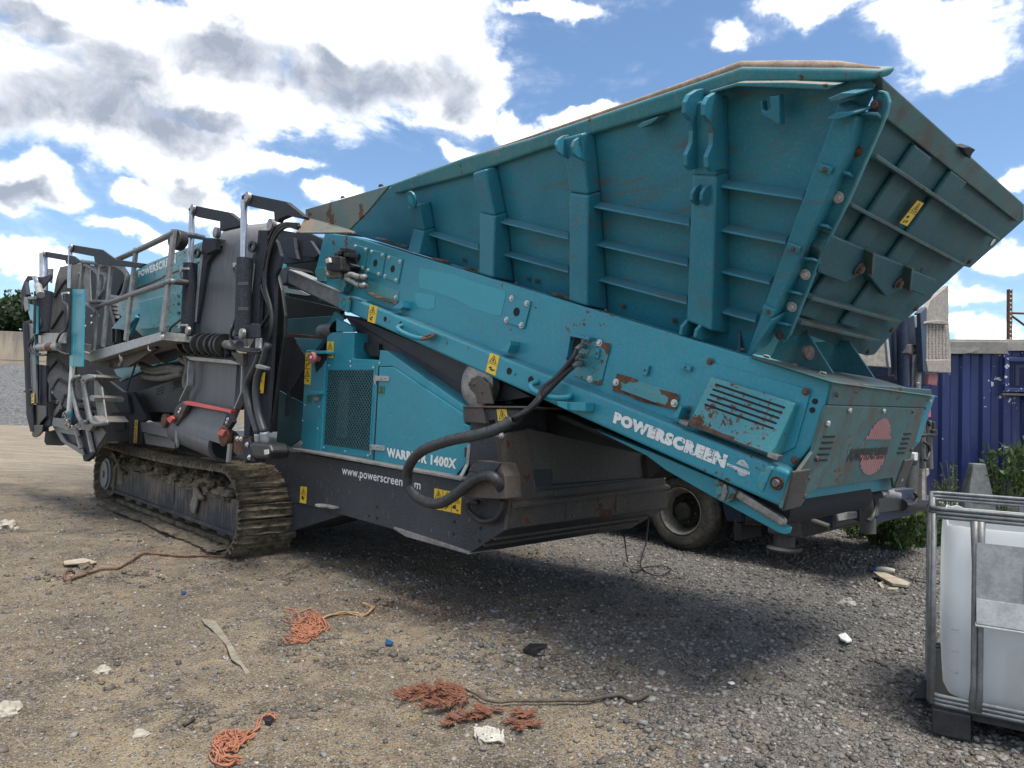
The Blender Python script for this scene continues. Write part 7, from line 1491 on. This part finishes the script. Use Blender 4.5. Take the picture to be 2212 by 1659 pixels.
for i, (kx, ky, h, r, n, s, lb) in enumerate([(600, 1560, .75, .22, 12, .03, 'feathery seeding weed on the plinth left of the grey post'), (890, 1560, 1.05, .28, 16, .075, 'tall leafy shrub on the plinth behind the bulk tank'), (1060, 1560, 1.15, .3, 16, .085, 'large leafed shrub at the right edge by the cabin'), (500, 1600, .5, .14, 5, .04, 'thin stalk with white flower heads against blue cabin')]):
    w = hit(*z('K', (kx, ky)), cn, c0 - cn * .45); weed(w[0], w[1], h, r, n, s, 80 + i, lb, GW, 'leaf_weed' if i != 3 else 'leaf_weed', .35, .42)
pw = hit(*z('K', (740, 1560)), cn, c0 - cn * .5)
po = MB().prism([(-.24, -.12, 0), (.24, -.12, 0), (.24, .12, 0), (-.24, .12, 0)], [(.15, .06, .78), (-.15, .06, .78), (-.15, -.06, .78), (.15, -.06, .78)]).build('concrete_post', 'post_dark', None, .015); po.location = (pw[0], pw[1], .3); tag(po, 'tapered grey post in front of the blue cabin among weeds', 'post')

def litter(name, mat, zone, pts, label, cat, th=.006, lift=.012, bev=0.0, curl=0.0, group=None):
    P = [put(zone, p) for p in pts]; c = sum(P) / len(P); zt_ = max(p[2] for p in P) * .5 + c[2] * .5 + lift
    mb = MB(); mb.prism([(p[0] - c[0], p[1] - c[1], curl * math.sin(i * 2.1)) for i, p in enumerate(P)], (0, 0, th)); o = mb.build(name, mat, None, bev); o.location = (c[0], c[1], zt_); return tag(o, label, cat, group)
M['cardboard'] = simple('weathered_board', (0.26, 0.22, 0.16), (0.40, 0.345, 0.26), .9, 0, 9, .3); M['strip'] = simple('dusty_strip', (0.13, 0.115, 0.09), (0.27, 0.235, 0.18), .9, 0, 7, .4); M['pale_rag'] = simple('pale_rag', (0.36, 0.33, 0.28), (0.52, 0.49, 0.43), .9, 0, 12, .4)
M['rope'] = simple('faded_orange_rope', (0.24, 0.085, 0.045), (0.38, 0.165, 0.095), .85, 0, 30, .3); M['rope_tan'] = simple('tan_rope', (0.25, 0.15, 0.07), (0.37, 0.25, 0.13), .9, 0, 40, .4); M['conifer'] = simple('dead_conifer_sprigs', (0.13, 0.048, 0.028), (0.23, 0.10, 0.06), .9, 0, 20, .3)
M['blue_plastic'] = simple('blue_plastic', (0.015, 0.06, 0.16), (0.02, 0.08, 0.21), .4, 0, 10, .1); M['stone_pale'] = simple('pale_stone', (0.26, 0.235, 0.19), (0.40, 0.36, 0.30), .85, 0, 6, .5)
litter('metal_strip', 'strip', 'M1', [(1255, 692), (1340, 705), (1385, 770), (1440, 850), (1480, 925), (1520, 985), (1575, 1045), (1535, 1052), (1500, 985), (1440, 945), (1410, 860), (1320, 760), (1270, 720)], 'long flat grey strip lying in the dirt left of the orange rope', 'metal strip', .006, -.002)
litter('cardboard_scrap', 'cardboard', 'M1', [(395, 340), (520, 325), (605, 340), (570, 355), (480, 358), (400, 355)], 'pale flat scrap of card beside the rusty rod', 'litter', .01, .012, 0, .008)
litter('board_scrap', 'cardboard', 'M3', [(1480, 425), (1560, 432), (1640, 465), (1712, 495), (1690, 512), (1600, 500), (1520, 455)], 'broken tan board lying near the bottle by the weeds', 'board', .03, .02, .004)
litter('paper_scrap', 'white', 'M3', [(1265, 805), (1310, 800), (1350, 830), (1320, 848), (1280, 835)], 'crumpled white paper scrap on the grey gravel', 'litter', .012, .012, 0, .012)
litter('plastic_scrap', 'white', 'M3', [(578, 1100), (610, 1098), (628, 1112), (600, 1115)], 'small white sliver on dark gravel near the bulk tank side', 'litter', .006, .012)
litter('plastic_scrap', 'black', 'M2', [(1195, 915), (1240, 885), (1350, 870), (1330, 905), (1280, 925), (1340, 945), (1300, 958), (1230, 935)], 'torn black plastic sheet pressed into the dirt', 'litter', .008, .012, 0, .012)
litter('plastic_scrap', 'blue_plastic', 'M2', [(345, 835), (395, 858), (375, 868), (345, 866)], 'small dark blue triangular plastic shard on the sand', 'litter', .014, .01, .002)
litter('plastic_scrap', 'blue_plastic', 'M1', [(1125, 518), (1150, 514), (1160, 522), (1140, 527)], 'tiny blue plastic chip in the dirt near the track', 'litter', .01, .01)
litter('plastic_scrap', 'black', 'M1', [(1640, 1345), (1670, 1335), (1705, 1350), (1680, 1370), (1650, 1368)], 'black plastic piece lying by the lower orange rope', 'litter', .02, .01, .004)
litter('mat_offcut', 'rubber', 'L', [(310, 1250), (368, 1250), (372, 1355), (270, 1352)], 'ridged black plastic offcut sticking out beside the pallet', 'litter', .02, .05, .004)
litter('wood_chip', 'cardboard', 'M3', [(1575, 512), (1640, 515), (1630, 524), (1570, 522)], 'short pale wood sliver beside the broken board', 'litter', .012, .01); litter('wood_chip', 'cardboard', 'M3', [(1510, 485), (1530, 483), (1552, 515), (1535, 518)], 'pale wood chip standing left of the sliver', 'litter', .012, .01)
def pebble(zone, p, r, mat, label, seed):
    w = put(zone, p); o = lump(np.zeros(3), r * 1.2, r, r * .8, seed, mat, 'stone', None); o.location = (w[0], w[1], w[2]); return tag(o, label, 'stone')
pebble('M1', (25, 1262), .06, 'stone_pale', 'large pale stone at the left edge of the yard', 1); pebble('M1', (640, 990), .042, 'stone_pale', 'pale angular stone in the open dirt left of the strip', 4)
pebble('M1', (40, 125), .11, 'stone_pale', 'white crumpled lump on the dirt far left', 6); pebble('M1', (530, 362), .06, 'mud', 'grey stone resting against the card scrap', 8); pebble('M1', (877, 1405), .035, 'stone_pale', 'small white stone in the foreground left of the rope', 9)
pebble('M3', (1320, 605), .06, 'concrete', 'rounded grey stone on gravel before the truck', 11)
def line_thing(name, mat, pts, r, label, cat, n=8, k=6):
    P = smoothpts(pts, k); c = np.array(P[0]); o = MB().tube([p - c for p in P], r, n).build(name, mat, None, smooth=True); o.location = c.tolist(); return tag(o, label, cat)
def gl(zone, pts, lift): return [put(zone, p) + (0, 0, lift) for p in pts]
line_thing('steel_rod', 'rust', gl('M1', [(1390, 300), (1280, 300), (1150, 303), (1050, 300), (940, 292), (880, 300), (800, 345), (730, 368), (640, 375), (560, 395), (470, 428), (420, 440), (402, 430), (410, 402), (450, 392), (462, 400)], .018), .011, 'bent rusty steel rod running out from under the track', 'steel rod')
line_thing('thin_wire', 'black', gl('M1', [(760, 397), (850, 400), (950, 395)], .012), .004, 'short black wire on the dirt before the track', 'wire')
# cable hanging from the chassis front and looping on the ground
cb = [sa('E', (1575, 1450), AF - .3), sa('E', (1585, 1530), AF - .3)]
cbw = [wld(p) for p in cb] + gl('M2', [(1850, 330), (1885, 405), (1960, 380), (2060, 370), (2115, 385), (2105, 410), (2040, 420), (1960, 400), (1930, 350)], .02)
top2 = wld(sa('E', (1762, 1350), AF + .2)); cbw += [put('M2', (1960, 290)) + (0, 0, .1), top2 * .5 + put('M2', (1960, 290)) * .5, top2]
line_thing('hanging_cable', 'rubber', cbw, .007, 'thin grey cable dangling to the ground in front of the truck wheel', 'cable', 8, 8)
# rope tangles: loose strands wandering along a folded line, with frayed ends and a tail
def tangle(zone, line, wid, n, seed, label, tail, tailmat):
    w = put(zone, line[0]); rs = np.random.RandomState(seed); t = thing('rope_tangle', label, 'rope', w.tolist()); mb = MB(); C = smoothpts([np.array([*p, 0.0]) for p in line], 8); m = len(C)
    for i in range(n):
        a = rs.randint(0, int(m * .55)); L = rs.randint(int(m * .3), int(m * .75)); off = rs.randn(2) * wid * .42; f1, f2, ph = rs.uniform(.25, .7), rs.uniform(.2, .6), rs.rand(2) * 6.3; P = []
        for k in range(0, L, 2):
            c = C[(a + k) % m if a + k < m else m - 1 - (a + k - m) % m]; x, y = c[0] + off[0] + wid * .55 * math.sin(f1 * k + ph[0]), c[1] + off[1] * .7 + wid * .38 * math.cos(f2 * k + ph[1])
            P.append(put(zone, (x, y)) - w + np.array([0, 0, .006 + .03 * rs.rand() * math.exp(-((i % 5) / 3.0))]))
        if len(P) > 3: mb.tube(smoothpts(P, 4), .0034 if i % 3 else .0048, 5)
    mb.build('strands', 'rope', t)
    for i in range(5):
        P = [put(zone, p) - w + np.array([.010 * math.sin(k * 2 + i * 2), .010 * math.cos(k * 1.7 + i * 2), .012 + .008 * math.sin(k * 2.3 + i * 1.6)]) for k, p in enumerate(tail)]; MB().tube(smoothpts(P, 8), .005, 6).build('rope_tail', tailmat, t, smooth=True)
    return t
tangle('M1', [(1780, 685), (1860, 705), (1935, 705), (1985, 745), (1905, 772), (1860, 770), (1930, 800), (1850, 825), (1790, 835)], 46, 46, 3, 'orange rope tangle with tan tail in mid yard', [(1960, 730), (2040, 702), (2120, 690), (2210, 680), (2260, 688), (2320, 650), (2290, 615), (2220, 600)], 'rope_tan')
tangle('M1', [(1520, 1575), (1420, 1590), (1345, 1535), (1370, 1465), (1450, 1440), (1505, 1485), (1425, 1520), (1480, 1470), (1560, 1425)], 36, 44, 5, 'orange rope tangle in the front with a thin upward tail', [(1470, 1430), (1540, 1425), (1600, 1395), (1610, 1340), (1640, 1300), (1690, 1290), (1700, 1330)], 'rope')
# dead conifer branch
def branch():
    pts = gl('M2', [(1975, 1200), (1910, 1230), (1860, 1235), (1800, 1212), (1700, 1220), (1600, 1238), (1450, 1240), (1300, 1250), (1150, 1248), (1050, 1250), (960, 1235), (900, 1195), (830, 1160)], .025); w = pts[0].copy(); w[2] -= .025
    t = thing('fallen_branch', 'dead conifer branch with rusty brown sprigs and a long bare stem', 'branch', w.tolist()); P = smoothpts([p - w for p in pts], 6); MB().tube(P, list(np.linspace(.014, .006, len(P))), 7).build('stem', 'bark', t, smooth=True)
    rs = np.random.RandomState(9); mb = MB()
    def sprig(c, d, L):
        d = d / np.linalg.norm(d); s_ = np.cross(d, (0, 0, 1)); k = max(4, int(L / .012))
        for i in range(k):
            q = c + d * L * i / k
            for sg in (-1, 1):
                e = q + d * .03 + s_ * sg * rs.uniform(.012, .03) + np.array([0, 0, rs.uniform(-.008, .02)]); mb.tube([q, e], [.0035, .0015], 4)
    for (x, y) in [(520, 1210), (560, 1170), (620, 1150), (690, 1160), (740, 1180), (780, 1200), (820, 1190), (850, 1170), (700, 1210), (740, 1260), (780, 1240), (660, 1190), (600, 1185), (840, 1220), (870, 1215), (720, 1150), (760, 1150)]:
        for r in range(3):
            c = put('M2', (x + rs.uniform(-25, 25), y + rs.uniform(-18, 18))) - w + (0, 0, .02 + .025 * rs.rand()); sprig(c, np.array([-.8 + rs.randn() * .35, -.25 + rs.randn() * .6, rs.uniform(-.1, .15)]), rs.uniform(.07, .15))
    mb.build('sprigs', 'conifer', t); return t
branch()
def sprigs(zone, spots, label, seed):
    w = put(zone, spots[0]); t = thing('conifer_sprig', label, 'twig', w.tolist(), 0, 'broken brown conifer sprigs'); rs = np.random.RandomState(seed); mb = MB()
    for (x, y) in spots:
        for r in range(4):
            c = put(zone, (x + rs.uniform(-12, 12), y + rs.uniform(-8, 8))) - w + (0, 0, .015); d = np.array([rs.randn(), rs.randn() * .6, .1]); d /= np.linalg.norm(d); s_ = np.cross(d, (0, 0, 1)); L = rs.uniform(.05, .1)
            for i in range(8):
                q = c + d * L * i / 8
                for sg in (-1, 1): mb.tube([q, q + d * .025 + s_ * sg * .02 + np.array([0, 0, rs.uniform(-.004, .015)])], [.0035, .0015], 4)
    mb.build('needles', 'conifer', t)
sprigs('M2', [(780, 1335), (840, 1320), (890, 1300)], 'flat brown conifer sprig just below the branch tip', 1); sprigs('M2', [(980, 1290), (980, 1330)], 'small brown conifer sprig under the bare stem', 2); sprigs('M2', [(1170, 1360), (1210, 1380), (1240, 1320), (1190, 1330)], 'brown conifer sprig right of the white rag', 3)
def rag():
    w = put('M2', (1000, 1420)); t = thing('torn_rag', 'torn off-white knitted rag on the dirt by the conifer sprigs', 'rag', w.tolist()); mb = MB(); rs = np.random.RandomState(4)
    for i in range(6):
        y = 1385 + i * 13; P = [put('M2', (895 + i * 6 + k * 20 + rs.uniform(-4, 4), y + 5 * math.sin(k + i) + k * 3)) - w + (0, 0, .012 + .008 * rs.rand()) for k in range(9)]; mb.tube(smoothpts(P, 3), .008, 5)
    for i in range(7): P = [put('M2', (905 + i * 28 + rs.uniform(-6, 6), 1385 + k * 14 + i * 3)) - w + (0, 0, .016) for k in range(5)]; mb.tube(smoothpts(P, 3), .006, 5)
    mb.build('knit', 'pale_rag', t)
rag()
bw = gl('M3', [(1500, 400), (1530, 404), (1570, 412), (1618, 418)], .04); w = bw[0]; BO = thing('bottle', 'crushed clear bottle with a blue cap lying on the broken board', 'bottle', w.tolist())
MB().tube([p - w for p in bw], [.02, .035, .036, .026], 12).build('bottle_body', 'pale_rag', BO, smooth='auto'); d = bw[0] - bw[1]; d /= np.linalg.norm(d); MB().cyl(d * .0, d * .045, .026, 14).build('bottle_cap', 'blue_plastic', BO, .003)
# thin bare twigs on the right
for i, pts in enumerate([[(1370, 350), (1450, 360), (1540, 390), (1700, 430), (1900, 490)], [(1690, 440), (1780, 470), (1860, 490)], [(1560, 550), (1640, 545), (1700, 550)], [(910, 1040), (960, 1075), (1000, 1090)]]):
    line_thing('twig', 'bark', gl('M3', pts, .02), .005, ['long dark twig running from the truck towards the bulk tank', 'bare twig beside the broken board near the tank', 'short twig on the gravel below the broken board', 'pale short twig on the dark gravel'][i], 'twig', 6)
